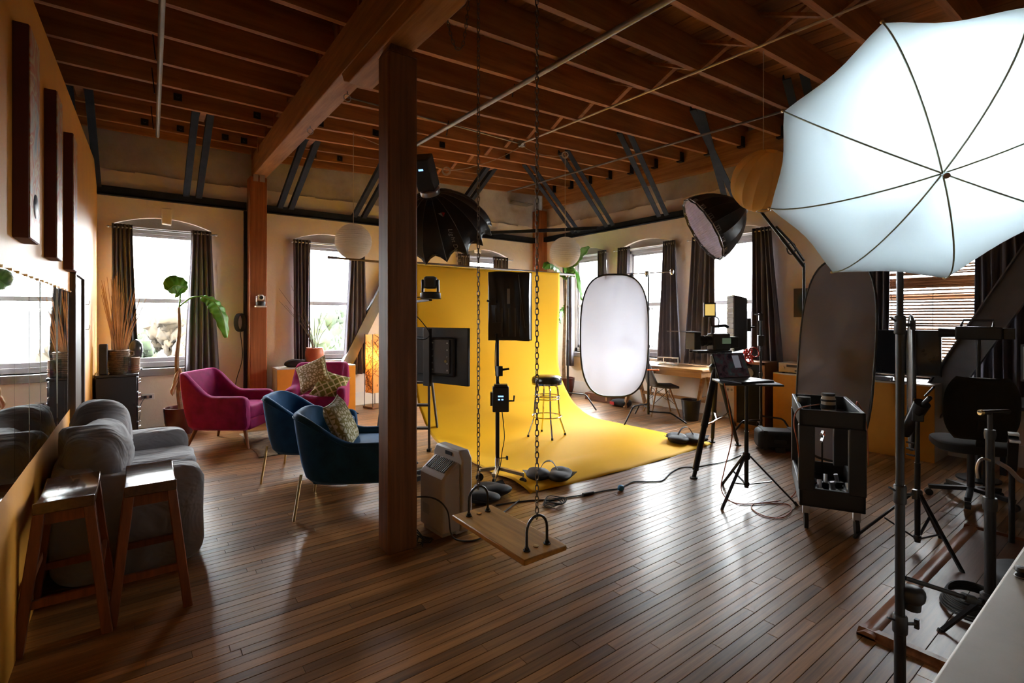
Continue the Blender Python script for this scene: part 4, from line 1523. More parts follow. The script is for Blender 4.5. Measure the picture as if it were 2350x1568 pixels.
def panel_m(i0, i1):
    a, b = FM @ Vector(rs[i0][bestj * 4 + 2]), FM @ Vector(rs[i1][bestj * 4 + 2])
    x = (b - a).normalized()
    s = side.normalized()
    n = x.cross(s).normalized()
    out = (a + b) / 2 - FM @ Vector((0, 0, 0.2))
    if n.dot(out) < 0:
        n = -n
    y = n.cross(x)
    m = Matrix((x, y, n)).transposed().to_4x4()
    m.translation = (a + b) / 2 + n * 0.012
    return m


sp_ = [FM @ Vector(rs[k][bestj * 4 + 2]) for k in range(3, 11)]
sp_ = curve_pts(sp_, 10)
s_ax = side.normalized()
tot, pos = [0.0], 0.155
for p, q in zip(sp_[:-1], sp_[1:]):
    tot.append(tot[-1] + (q - p).length)
word = MB()
for ch, adv in zip('Light Dome II', (.026, .013, .029, .028, .018, .014, .034, .028, .040, .027, .014, .013, .013)):
    k = max(i for i in range(len(tot)) if tot[i] <= pos)
    k = min(k, len(sp_) - 2)
    p = sp_[k].lerp(sp_[k + 1], (pos - tot[k]) / max(1e-6, tot[k + 1] - tot[k]))
    x = (sp_[k + 1] - sp_[k]).normalized()
    nn = x.cross(s_ax).normalized()
    if nn.dot(p - FM @ Vector((0, 0, 0.2))) < 0:
        nn = -nn
    yv = nn.cross(x)
    m = Matrix((x, yv, nn)).transposed().to_4x4()
    m.translation = p + nn * 0.006
    if ch != ' ':
        cu = bpy.data.curves.new('glyph', 'FONT')
        cu.body, cu.size, cu.shear = ch, 0.05, 0.3
        ob = link('glyph', cu)
        me = bpy.data.meshes.new_from_object(ob.evaluated_get(bpy.context.evaluated_depsgraph_get()))
        bpy.data.objects.remove(ob)
        word.add([tuple(v.co) for v in me.vertices], [tuple(pg.vertices) for pg in me.polygons], m)
    pos += adv
word.build('lettering', m_letter, t, kind='stuff')
g = panel_m(3, 4)
MB(g).prism([(-0.02, -0.028), (0.02, 0.0), (-0.02, 0.0)], 0, 0.001).build('emblem', m_letter, t)
MB(g).prism([(-0.02, 0.004), (0.022, 0.004), (-0.01, 0.028)], 0, 0.001).build('emblem', m_red, t)
DOME_POWER = 1250
area('softbox_lamp', FM @ Vector((0, 0, DP)), AX, 0.62, DOME_POWER, (1.0, 0.93, 0.84), t)

# its stand behind the pillar, with boom
SB = atd(914, 728, 4.9)
SB.z = 0
t = thing('boom_stand', 'black stand behind the pillar carrying a brass-coloured boom pole', 'light stand', SB)
MB().cyl((0, 0, 0.08), (0, 0, 1.3), 0.018, n=12).cyl((0, 0, 1.3), (0, 0, 2.62), 0.013, n=12).build('pole', m_blackm, t)
for k in range(3):
    a = k * 2 * PI / 3 + 2.2
    MB().tube([(0, 0, 0.14), (0.12 * math.cos(a), 0.12 * math.sin(a), 0.14), (0.22 * math.cos(a), 0.22 * math.sin(a), 0.02)], 0.011, 8).build('leg', m_blackm, t)
p = HB + LA @ Vector((0, 0, 0.1)) - SB
MB().tube([(0, 0, 2.60), (0, 0, 2.66), p], 0.012, 8).build('arm', m_blackm, t)
p0, p1 = atd(757, 591, 4.6) - SB, atd(925, 606, 4.88) - SB
MB().cyl(p0, p1, 0.0105, n=10).build('boom', m_brass, t)
d_ = (p0 - p1).normalized()
MB().cyl(p0, p0 + d_ * 0.02, 0.015, n=10).cyl(p0 - d_ * 0.065, p0, 0.013, n=10).cyl(p0 + d_ * 0.02, p0 + d_ * 0.065, 0.002, n=6).build('boom_tip', m_alu, t)

# ---- shoot-through umbrella on a tall stand
UC = Vector((1.934, 0.489, 1.992))
UA = Vector((-0.79796, -0.43195, -0.42034)).normalized()
UR, US, UP = 0.4167, 0.2483, 0.29093
t = thing('photo_umbrella', 'large white translucent shoot-through umbrella glowing from the lamp behind it', 'umbrella', UC)
x_ = Vector((0, 0, 1)).cross(UA).normalized()
y_ = UA.cross(x_)
UM = Matrix((x_, y_, UA)).transposed().to_4x4()
NU = 12


def upt(a, q, off=0.0):
    """q from apex 0 to rim 1; ribs every 45 degrees"""
    s = ((a - UP) / (PI / 4)) % 1.0
    m = math.sin(PI * s)
    r = UR * math.sin(q * 1.25) / math.sin(1.25)
    z = US * (math.cos(q * 1.25) - math.cos(1.25)) / (1 - math.cos(1.25))
    r2 = r * (1 - 0.115 * m * q ** 1.5)
    return Vector((r2 * math.cos(a), r2 * math.sin(a), z - 0.012 * m * math.sin(PI * q) + off))


rs = [[upt(UP + 2 * PI * j / 64, max(0.012, k / NU)) for j in range(64)] for k in range(NU + 1)]
MB(UM).rings(rs, caps=False).build('canopy', translucent('umbrella_silk', (0.75, 0.83, 0.86), (0.72, 0.86, 0.92), 0.62, 0.6), t, ang=80)
m_ubrib = M('umbrella_rib', (0.30, 0.36, 0.26), 0.4, 0.2)
for k in range(8):
    a = UP + k * PI / 4
    MB(UM).tube([upt(a, i / 12, 0.0) for i in range(13)] + [upt(a, 1.03, 0.0)], 0.0024, 5).build('rib', m_ubrib, t)
    MB(UM).cyl(upt(a, 0.62, -0.008), (0, 0, 0.02), 0.0018, n=5).build('stretcher', m_ubrib, t)
    MB(UM).ell(upt(a, 1.02), 0.006, 0.006, 0.006, n=8, k=6).build('tip', m_brass, t)
MB(UM).cyl((0, 0, US + 0.03), (0, 0, -0.30), 0.0045, n=8).cyl((0, 0, US + 0.022), (0, 0, US + 0.034), 0.008, n=10).build('shaft', m_chrome, t)
MB(UM).lathe([(0.007, 0.0), (0.014, 0.005), (0.014, 0.025), (0.007, 0.03)], (0, 0, 0.01), 12).build('runner', m_black, t)
# lamp head behind it
UL = UC + UM.to_3x3() @ Vector((0.05, 0.10, -0.17))
t2 = thing('strobe_head', 'studio lamp head shining into the back of the white umbrella', 'studio lamp', UL)
HM = frame((0, 0, 0), -UA)
MB(HM).lathe([(0.035, 0.0), (0.06, 0.0), (0.065, 0.01), (0.065, 0.28), (0.05, 0.30), (0.001, 0.30)], n=24).build('body', m_black, t2)
MB(HM).lathe([(0.06, 0.0), (0.095, -0.07), (0.092, -0.07), (0.056, 0.004)], n=28).build('reflector', m_alu, t2)
MB(HM).lathe([(0.001, -0.03), (0.03, -0.025), (0.033, 0.0)], n=18).build('bulb', M('lit_bulb', (1, 1, 1), 0.5, emit=(0.85, 0.95, 1.0), es=1.5), t2)
UMB_POWER = 0.85
lo = area('strobe_light', HM @ Vector((0, 0, -0.072)), UA, 0.11, UMB_POWER, (0.86, 0.95, 1.0), t2)
lo.data.spread = math.radians(150)

SP = Vector((2.305, 0.632, 0))
t = thing('light_stand', 'tall black telescopic light stand rising under the white umbrella', 'light stand', SP)
for z0, z1, r in ((0.06, 0.34, 0.0185), (0.34, 0.83, 0.0158), (0.83, 1.47, 0.0138), (1.47, 2.12, 0.0112)):
    MB().cyl((0, 0, z0), (0, 0, z1), r, n=18).build('tube', m_blackm, t)
for z, r in ((0.34, 0.024), (0.83, 0.021), (1.47, 0.0185)):
    MB().lathe([(r * 0.9, -0.035), (r, -0.03), (r, 0.03), (r * 0.85, 0.036)], (0, 0, z), 18).build('collar', m_black, t, 0.002)
    MB().cyl((0.8 * r, -0.6 * r, z), (2.0 * r, -1.5 * r, z), 0.006, n=8).cbox((2.1 * r, -1.6 * r, z), 0.014, 0.014, 0.035).build('knob', m_black, t)
    MB().cyl((-r * .8, r * .5, z + .015), (-2.1 * r, 1.0 * r, z + .03), 0.004, n=6).build('lever', m_black, t)
for k in range(3):
    a = 0.2676 + k * 2 * PI / 3
    MB().tube([(0, 0, 0.075), (0.42 * math.cos(a), 0.42 * math.sin(a), 0.055), (0.48 * math.cos(a), 0.48 * math.sin(a), 0.012)], 0.012, 8).build('leg', m_blackm, t)
q = UL - SP - UA * 0.12
MB().tube([(0, 0, 2.10), (0, 0, 2.16), (q.x * .5, q.y * .5, 2.2), q - Vector((0, 0, 0.05))], 0.012, 8).build('bracket', m_blackm, t)
p0 = onx(2082, 1345, SP.x) - SP
p1 = atd(2248, 1382, 1.88) - SP
p0 = Vector((0.012, -0.012, 0.515))
ar = MB().cyl(p0, p1, 0.0085, n=10).build('side_arm', m_blackm, t)
MB().ell((p0 + (p1 - p0) * 0.10) + Vector((0, 0, -0.055)), 0.04, 0.04, 0.032, 0.7, n=16, k=8).build('clamp_knob', m_black, t)
MB().cyl((p0 + (p1 - p0) * 0.10) + Vector((0, 0, -0.11)), (p0 + (p1 - p0) * 0.10) + Vector((0, 0, -0.06)), 0.026, 0.03, 12).build('clamp_body', m_black, t)
MB().cyl(p0 + (p1 - p0) * 0.78, p0 + (p1 - p0) * 0.92, 0.016, n=12).build('grip', m_rubber, t)

# ---- paper lanterns
m_paper = translucent('lantern_paper', (0.84, 0.80, 0.72), (0.84, 0.80, 0.72), 0.45)
m_paper_y = translucent('lantern_paper_aged', (0.90, 0.62, 0.24), (0.90, 0.62, 0.24), 0.45)
m_cord = M('cream_cord', (0.62, 0.52, 0.38), 0.7)


def lantern(u, v, d, r, zt, label, mat, vertical=False, utop=None):
    c = atd(u, v, d)
    t = thing('paper_lantern', label, 'lantern', c, group='paper lanterns')
    n = 40
    rs = []
    if not vertical:
        K = 44
        for i in range(K + 1):
            a = -PI / 2 + 0.22 + (PI - 0.44) * i / K
            rr = r * math.cos(a) * (1.0 if i % 2 else 0.982)
            rs.append([(rr * math.cos(2 * PI * j / n), rr * math.sin(2 * PI * j / n), r * math.sin(a)) for j in range(n)])
    else:
        for i in range(19):
            a = -PI / 2 + 0.2 + (PI - 0.4) * i / 18
            rs.append([(r * math.cos(a) * (1 - 0.05 * abs(math.sin(j * PI * 16 / 80))) * math.cos(2 * PI * j / 80), r * math.cos(a) * (1 - 0.05 * abs(math.sin(j * PI * 16 / 80))) * math.sin(2 * PI * j / 80), r * math.sin(a)) for j in range(80)])
        rs = [[tuple(RX(0.5) @ RY(-0.35) @ Vector(p)) for p in ring] for ring in rs]
    MB().rings(rs, caps=False).build('shade', mat, t, ang=(8 if not vertical else 10))
    MB().tube([(r * 0.22 * math.cos(q), r * 0.22 * math.sin(q), -r * 0.976) for q in [2 * PI * i / 16 for i in range(16)]], 0.003, 5, True).build('ring', m_alu, t)
    MB().cyl((0, 0, r * 0.6), (0, 0, zt - c.z), 0.0035, n=6).build('cord', m_cord, t)
    return c


l1 = lantern(811, 555, 6.2, 0.222, 3.80, 'round cream paper lantern hanging before the window with the twig pot', m_paper)
l2 = lantern(1297, 579, 7.0, 0.214, 3.80, 'smooth white paper lantern hanging above the backdrop edge', m_paper)
l3 = lantern(1752, 416, 4.21, 0.257, 3.78, 'crumpled yellowed paper lantern half hidden by the white umbrella', m_paper_y, True)
# cord run between lanterns with two coils
jb = Vector((4.05, 5.20, 3.76))
t = thing('ceiling_cord', 'thin cream lamp cord looped between hooks under the joists', 'cord', jb)
MB().cbox((0, 0, 0.03), 0.08, 0.06, 0.07).cyl((-0.03, -0.04, 0.02), (-0.03, -0.06, 0.0), 0.02, n=10).build('junction_box', m_pipe, t)
for tgt, cu in ((Vector((l2.x, l2.y, 3.78)) - jb, (1297, 372)), (atd(1024, 392, 5.4) - jb, (1025, 395))):
    MB().tube(curve_pts([(0, 0, 0), tgt * 0.35 + Vector((0, 0, -0.06)), tgt * 0.75 + Vector((0, 0, -0.05)), tgt], 8), 0.0035, 5).build('cord', m_cord, t)
    mb = MB()
    for k in range(3):
        mb.tube([tgt + (Rt * math.cos(q) + Vector((0, 0, math.sin(q)))) * (0.035 + 0.006 * k) + Fh * 0.008 * k for q in [2 * PI * i / 16 for i in range(16)]], 0.003, 5, True)
    mb.build('coil', m_cord, t)
e = Vector((l1.x, l1.y, 3.78)) - jb
MB().tube(curve_pts([atd(1024, 392, 5.4) - jb, atd(900, 345, 5.8) - jb, e], 8), 0.0035, 5).build('cord', m_cord, t)

# ================================================================ SWING AND CHAINS
m_chain = M('chain_steel', (0.16, 0.13, 0.10), 0.38, 0.85, var=0.35, vs=30)
a_, b_ = 0.0075, 0.0105
lk_pts = [(a_ * math.cos(q) * 1.0, 0, b_ * math.sin(q) + (0.005 if math.sin(q) > 0 else -0.005)) for q in [2 * PI * (i + 0.5) / 12 for i in range(12)]]
linkm = MB().tube(lk_pts, 0.0026, 5, True).mesh('chain_link', m_chain)
m_plank = WOOD('swing_plank', (0.26, 0.115, 0.018), (0.55, 0.27, 0.05), (14, 0.8, 14), 2, 0.42, 0.15, rndv=0.05)[0]
SX0, SX1, SY0, SY1, SZ = 1.33, 1.58, 1.69, 2.31, 0.45
t = thing('plank_swing', 'wooden plank swing hung on two steel chains', 'swing', (1.455, 2.0, 0))
mb = MB().box(SX0 - 1.455, SX1 - 1.455, SY0 - 2.0, SY1 - 2.0, SZ - 0.026, SZ)
mb.build('seat', m_plank, t, 0.005)
for yy in (-0.245, 0.245):
    ub = MB().tube([(-0.06, yy, SZ - 0.03)] + [(0.06 * -math.cos(PI * i / 10), yy, SZ + 0.08 + 0.065 * math.sin(PI * i / 10)) for i in range(11)] + [(0.06, yy, SZ - 0.03)], 0.0065, 8).build('u_bolt', m_blackm, t)
    for s in (-1, 1):
        MB().lathe([(0.018, 0), (0.018, 0.004), (0.011, 0.004), (0.011, 0.016)], (s * 0.06, yy, SZ), 6).build('nut', m_blackm, ub)
    MB().lathe([(0.006, -0.002), (0.013, 0.0), (0.013, 0.003), (0.008, 0.0035)], (0.0, yy * (0.97), SZ), 18).build('eyelet', m_brass, t)
    z = SZ + 0.143
    k = 0
    while z < zj(2.0 + yy) + 0.05:
        o = link('chain_link', linkm, t)
        o.location = (0, yy, z)
        o.rotation_euler = (0, 0, (PI / 2 if k % 2 else 0) + random.uniform(-0.25, 0.25) + 0.5)
        z += 0.0252
        k += 1
# slack chain looped over the beam end
t = thing('hanging_chain', 'slack loop of chain hanging from the beam beside the pillar head', 'chain', (1.62, 2.9, 3.3))


def chain_along(pts, parent):
    sp = curve_pts(pts, 60)
    acc = 0
    last = sp[0]
    k = 0
    for p in sp[1:]:
        acc += (p - last).length
        d = (p - last)
        if acc >= 0.0252:
            acc = 0
            o = link('chain_link', linkm, parent)
            m = frame(p, d if d.length > 1e-6 else (0, 0, 1), (0.3, 0.8, 0.1)) @ RZ(PI / 2 if k % 2 else 0)
            o.matrix_local = m
            k += 1
        last = p


LP = lambda u, v: atd(u, v, 2.95) - Vector((1.62, 2.9, 3.3))
chain_along([LP(1033, -60), LP(1026, 30), LP(1040, 98), LP(1054, 112), LP(1064, 95), LP(1074, 20), LP(1080, -60)], t)
chain_along([LP(1030, -20), LP(1036, 12), LP(1052, 20), LP(1068, 5), LP(1072, -30)], t)

# ================================================================ MIDDLE OF THE ROOM
# ---- yellow paper backdrop
m_yellow = M('yellow_paper', (0.95, 0.51, 0.010), 0.7, var=0.02, vs=1.0, spec=0.15)


def sweep(a, b):
    # b: 0 top .. 1 front edge
    top_z, yb, rad, fr = 2.19, 5.92, 0.85, 3.30
    L1, L2, L3 = top_z - rad, rad * PI / 2, yb - rad - fr
    s = b * (L1 + L2 + L3)
    if s < L1:
        y, z = yb, top_z - s
    elif s < L1 + L2:
        q = (s - L1) / rad
        y, z = yb - rad + rad * math.cos(q), rad - rad * math.sin(q)
    else:
        y, z = yb - rad - (s - L1 - L2), 0.0
    f = max(0, 1 - (y - fr) / 0.55)
    e = max(0.0, min(1.0, (0.96 - a) / 0.25))
    z += 0.05 * math.sin(PI * min(1, f)) * e * (0.6 + 0.4 * math.sin(a * 7)) + 0.012 + 0.006 * f * math.sin(a * 23)
    if f > 0.93:
        z -= 0.01 * (f - 0.93) / 0.07
    k = (yb - y) / (yb - fr)
    x0 = 2.86 - 0.20 * k if z > 0.5 or True else 2.7
    x1 = 5.36 + 0.08 * k
    dip = 0.035 * math.sin(PI * a) * max(0, 1 - b * 4)
    y2 = y - (0.06 * math.sin(a * PI) if f > 0.9 else 0)
    return (x0 + (x1 - x0) * a, y2 + 0.02 * math.sin(a * 5 + z * 3) * (1 if z > 0.3 else 0), z - dip * 0.4)


t = thing('paper_backdrop', 'bright yellow seamless paper backdrop sweeping onto the floor', 'backdrop', kind='thing')
MB().grid(sweep, 60, 90).build('paper', m_yellow, t, solid=0.0012, ang=80)
MB().cyl((2.70, 5.935, 2.20), (5.72, 5.935, 2.19), 0.022, n=14).build('roll_core', m_alu, t)


# ---- stands
def cstand(name, label, base, h, rz, group=None, r=0.46, dark=True, secs=((0, .5, .0175), (.5, .75, .0145), (.75, 1., .0115))):
    t = thing(name, label, 'light stand', base, rz, group)
    mt = m_blackm if dark else m_chrome
    for z0, z1, rr in secs:
        o = MB().cyl((0, 0, max(0.10, h * z0)), (0, 0, h * z1), rr, n=12).build('tube', mt, t)
        if z0 > 0:
            MB().lathe([(rr + 0.004, -0.025), (rr + 0.008, -0.02), (rr + 0.008, 0.02), (rr + 0.003, 0.026)], (0, 0, h * z0), 14).build('collar', m_black, t)
            MB().cyl((rr, 0, h * z0), (0.05, 0, h * z0), 0.005, n=6).cbox((0.055, 0, h * z0), 0.01, 0.012, 0.034).build('knob', m_alu, t)
    for k in range(3):
        a = k * 2 * PI / 3
        z = 0.14 + 0.055 * k
        MB().tube([(0, 0, z), (r * 0.58 * math.cos(a), r * 0.58 * math.sin(a), z), (r * 0.66 * math.cos(a), r * 0.66 * math.sin(a), z - 0.02), (r * math.cos(a), r * math.sin(a), 0.012)], 0.0115, 8).build('leg', mt, t)
        MB().lathe([(0.019, -0.02), (0.021, 0), (0.019, 0.02)], (0, 0, z), 12).build('leg_hub', m_black, t)
    return t


def tripod(name, label, base, h, rz, spread=0.45, zc=0.5, zb=0.12, r=0.014, mat=m_blackm, group=None, secs=None):
    t = thing(name, label, 'light stand', base, rz, group)
    for z0, z1, rr in (secs or ((zb - 0.03, zc + 0.2, r), (zc + 0.2, h, r * 0.8))):
        MB().cyl((0, 0, z0), (0, 0, z1), rr, n=12).build('tube', mat, t)
    MB().lathe([(r * 1.3, -0.03), (r * 1.7, -0.02), (r * 1.7, 0.02), (r * 1.2, 0.03)], (0, 0, zc), 12).build('collar', m_black, t)
    MB().lathe([(r * 1.2, -0.015), (r * 1.5, 0), (r * 1.2, 0.015)], (0, 0, zb), 12).build('collar', m_black, t)
    for k in range(3):
        a = k * 2 * PI / 3
        c, s = math.cos(a), math.sin(a)
        lg = MB().bar((r * 1.6 * c, r * 1.6 * s, zc), (spread * c, spread * s, 0.012), 0.02, 0.012).build('leg', mat, t)
        MB().cyl((spread * 0.96 * c, spread * 0.96 * s, 0.03), (spread * 1.02 * c, spread * 1.02 * s, 0.0), 0.012, n=8).build('foot', m_rubber, lg)
        q = 0.52
        MB().bar((r * 1.4 * c, r * 1.4 * s, zb), (spread * q * c, spread * q * s, zc * (1 - q)), 0.014, 0.008).build('brace', mat, t)
    return t


b1 = onx(1309, 905, 5.60)
t = cstand('c_stand', 'black C-stand holding the upper corner of the yellow backdrop', (5.66, 6.03, 0), 2.22, 0.9, 'C-stands', 0.5)
MB().cyl((-0.10, -0.10, 2.20), tuple(Vector((6.62, 5.46, 2.185)) - Vector((5.66, 6.03, 0))) if False else (1.0, -0.25, 2.19), 0.0085, n=10).lathe([(0.03, -0.025), (0.034, 0), (0.03, 0.025)], (0, 0, 2.19), 14).build('grip_arm', m_chrome, t)
t = cstand('c_stand', 'black C-stand holding up the white oval reflector', (5.88, 4.58, 0), 2.16, -1.05, 'C-stands', 0.52)
ga, gb = atd(1372, 633, 7.05), atd(1542, 624, 7.15)
ML = (T(5.88, 4.58, 0) @ RZ(-1.05)).inverted()
MB(ML).cyl(ga, gb, 0.0085, n=10).ell(gb, 0.028, 0.028, 0.045, n=12, k=8).lathe([(0.03, -0.03), (0.035, 0), (0.03, 0.03)], tuple(ga.lerp(gb, 0.66)), 14).build('grip_arm', m_chrome, t)
for q in (0.15, 0.45, 0.66):
    MB(ML).cbox(ga.lerp(gb, q) + Vector((0, 0, -0.02)), 0.035, 0.03, 0.07).build('grip_head', m_black, t)
MB(ML).cyl(atd(1484, 849, 7.08), atd(1512, 849, 6.98), 0.012, n=8).build('spring_clamp', M('orange_plastic', (0.85, 0.16, 0.02), 0.4), t, label='orange spring clamp')


def oval(name, label, cat, c, nrm, w, h, fmat, bmat, ex=2.7, group=None, roll=0.0):
    t = thing(name, label, cat, c, group=group)
    fm = frame((0, 0, 0), nrm) @ RZ(roll)
    n = 64
    def P(q, k=1.0):
        cq, sq = math.cos(q), math.sin(q)
        return Vector((math.copysign(abs(cq) ** (2 / ex), cq) * w / 2 * k, math.copysign(abs(sq) ** (2 / ex), sq) * h / 2 * k, 0))
    rs = [[P(2 * PI * i / n, k) + Vector((0, 0, 0.006)) for i in range(n)] for k in (0.985, 0.6, 0.25, 0.02)]
    MB(fm).rings(rs, caps=True).build('face', fmat, t)
    rs = [[P(2 * PI * i / n, k) - Vector((0, 0, 0.006)) for i in range(n)] for k in (0.02, 0.6, 0.985)]
    if bmat:
        MB(fm).rings(rs, caps=True).build('back', bmat, t)
    MB(fm).tube([P(2 * PI * i / n) for i in range(n)], 0.0125, 8, True).build('rim', m_black, t)
    return t


m_refw = translucent('reflector_white', (0.74, 0.74, 0.78), (0.55, 0.55, 0.60), 0.5)
m_refg = FABRIC('reflector_grey', (0.40, 0.375, 0.41), 900, 0.9, 0.1, 0.08, 0.1, 2)
m_silver = M('reflector_silver', (0.72, 0.70, 0.66), 0.3, 0.9, var=0.25, vs=7, bump=0.4, bs=14)
c = atd(1410, 771, 7.0)
oval('reflector', 'white oval reflector hanging upright beside the yellow backdrop', 'reflector', c, (-0.62, -0.78, -0.03), 0.95, 1.72, m_refw, None, 3.0)

# ---- chrome swivel stool
t = thing('bar_stool', 'chrome stool with a padded black seat standing on the yellow paper', 'stool', (4.09, 4.74, 0.014), 0.35)
MB().lathe([(0.165, 0.655), (0.185, 0.67), (0.19, 0.70), (0.18, 0.735), (0.15, 0.75), (0.001, 0.752)], n=32).build('seat', M('black_vinyl', (0.02, 0.018, 0.018), 0.25), t)
MB().lathe([(0.001, 0.640), (0.16, 0.640), (0.187, 0.648), (0.187, 0.668), (0.16, 0.672)], n=32).build('seat_band', m_chrome, t)
for k in range(4):
    a = PI / 4 + k * PI / 2
    c, s = math.cos(a), math.sin(a)
    MB().tube(curve_pts([(0.07 * c, 0.07 * s, 0.635), (0.135 * c, 0.135 * s, 0.60), (0.15 * c, 0.15 * s, 0.45), (0.17 * c, 0.17 * s, 0.22), (0.20 * c, 0.20 * s, 0.13), (0.24 * c, 0.24 * s, 0.01)], 5), 0.011, 8).build('leg', m_chrome, t)
    MB().cyl((0.24 * c, 0.24 * s, 0.0), (0.238 * c, 0.238 * s, 0.025), 0.014, n=8).build('foot', m_rubber, t)
for z, r in ((0.25, 0.185), (0.47, 0.158), (0.50, 0.156)):
    MB().tube([(r * math.cos(q), r * math.sin(q), z) for q in [2 * PI * i / 32 for i in range(32)]], 0.008, 8, True).build('ring', m_chrome, t)

# ---- rolling stand with the fabric lamp panel
BS = Vector((2.66, 3.78, 0))
t = thing('rolling_stand', 'black rolling light stand with battery box in front of the backdrop', 'light stand', BS)
MB().cyl((0, 0, 0.10), (0, 0, 0.82), 0.019, n=14).build('tube', m_blackm, t)
MB().cyl((0, 0, 0.82), (0, 0, 1.62), 0.015, n=12).build('tube', m_blackm, t)
MB().cyl((0, 0, 0.08), (0, 0, 0.20), 0.024, n=14).build('socket', m_chrome, t)
MB().cyl((0.02, 0, 0.19), (0.08, -0.03, 0.19), 0.005, n=6).cbox((0.085, -0.033, 0.19), 0.012, 0.02, 0.035).build('knob', m_blackm, t)
for (u, v) in ((1238, 1098), (1112, 1078), (1120, 1115)):
    e = onz(u, v, 0.10) - BS
    e = e.normalized() * (0.30 if u > 1200 else 0.22)
    e.z = 0.10
    lg = MB().bar((0, 0, 0.105), e, 0.032, 0.028).build('leg', M('leg_brass', (0.55, 0.47, 0.33), 0.35, 0.8) if 'leg_brass' not in bpy.data.materials else bpy.data.materials['leg_brass'], t, 0.003)
    MB().lathe([(0.022, -0.011), (0.036, -0.009), (0.036, 0.009), (0.022, 0.011)], n=16, m=frame((e.x, e.y, 0.036), (-e.y, e.x, 0))).build('caster', m_rubber, lg)
    MB().cyl((e.x, e.y, 0.05), (e.x, e.y, 0.10), 0.009, n=8).build('caster_stem', m_chrome, lg)
bx = MB(T(0.0, -0.05, 0.75) @ RZ(-0.6)).cbox((0, 0, 0), 0.15, 0.10, 0.23).build('battery_box', m_black, t, 0.008)
MB(T(0.0, -0.05, 0.75) @ RZ(-0.6)).cbox((0, -0.052, 0.03), 0.05, 0.004, 0.012).cbox((-0.015, -0.052, 0.0), 0.018, 0.004, 0.012).cbox((0.015, -0.052, 0.0), 0.018, 0.004, 0.012).build('display', m_lcd, bx)
MB(T(0.0, -0.05, 0.75) @ RZ(-0.6)).cbox((0, -0.01, 0.125), 0.12, 0.08, 0.02).cbox((-0.085, 0, 0), 0.02, 0.06, 0.12).build('battery_plate', m_blackm, bx)
MB(T(0.0, -0.05, 0.75) @ RZ(-0.6)).tube([(0.06, 0, -0.02), (0.12, 0, -0.02), (0.125, 0, 0.03)], 0.008, 6).build('handle', m_blackm, bx)
MB().cbox((0.01, -0.01, 1.0), 0.05, 0.05, 0.09).cyl((0.02, -0.02, 1.01), (0.09, -0.06, 1.02), 0.010, n=8).build('clamp', m_black, t)
MB().tube(curve_pts([(0.03, -0.03, 0.64), (0.05, -0.04, 0.4), (0.03, -0.03, 0.25), (0.0, -0.04, 0.12), (-0.1, -0.10, 0.02)], 6), 0.004, 5).build('lead', m_rubber, t)
MB().tube(curve_pts([(0.0, -0.03, 0.88), (-0.05, -0.04, 1.0), (-0.06, -0.05, 1.2), (-0.03, -0.03, 1.35)], 6), 0.004, 5).build('lead', m_rubber, t)
# fabric lamp panel seen from behind
PC = atd(1168, 703, 4.62)
t = thing('panel_softbox', 'tall black fabric softbox seen from behind on the rolling stand', 'softbox', PC, -0.70)
fw, fh = 0.235, 0.325


def panel_shape(mb, w0, h0, w1, h1, d):
    mb.rings([[(-w0, 0, -h0), (w0, 0, -h0), (w0, 0, h0), (-w0, 0, h0)], [(-w1, d, -h1), (w1, d, -h1), (w1, d, h1), (-w1, d, h1)]])
    return mb


def backsheet(a, b):
    x, z = (2 * a - 1), (2 * b - 1)
    return (x * 0.185 + 0.006 * z * z * (1 if x > 0 else -1), -0.012 - 0.02 * (1 - x * x) * (1 - z ** 6) + 0.006 * math.sin(a * 26 + z * 2) * (1 - z * z), z * 0.315 + 0.008 * math.sin(a * 5))


m_softf = M('softbox_fabric', (0.014, 0.013, 0.015), 0.33, var=0.3, vs=9, bump=0.2, bs=18)
panel_shape(MB(), 0.185, 0.315, 0.205, 0.322, 0.15).build('shell', m_softf, t, 0.01)
MB().grid(backsheet, 30, 24).build('back_sheet', m_softf, t, ang=80)
MB().box(-0.21, 0.21, 0.15, 0.16, -0.325, 0.325).build('front_rim', m_rib, t, 0.003)
MB().box(-0.015, 0.012, -0.045, -0.036, 0.02, 0.16).build('label_strip', M('grey_label', (0.30, 0.30, 0.28), 0.5), t)
for x in (-0.12, -0.06, 0.0, 0.06):
    MB().box(x - 0.006, x + 0.006, -0.042, -0.034, -0.28, -0.02).build('slat', M('slat_grey', (0.09, 0.09, 0.09), 0.4) if 'slat_grey' not in bpy.data.materials else bpy.data.materials['slat_grey'], t)
MB().tube([(0.09, -0.036, 0.29), (0.11, -0.038, 0.05), (0.10, -0.036, -0.28)], 0.003, 5).tube([(0.09, -0.036, 0.26), (0.15, -0.03, -0.2)], 0.002, 5).build('strap', m_rib, t)
MB().cbox((-0.11, -0.05, -0.20), 0.09, 0.05, 0.10).cyl((-0.2, -0.05, 0.05), (-0.10, -0.05, 0.03), 0.009, n=8).cbox((-0.14, -0.045, 0.04), 0.05, 0.04, 0.06).build('yoke', m_black, t)

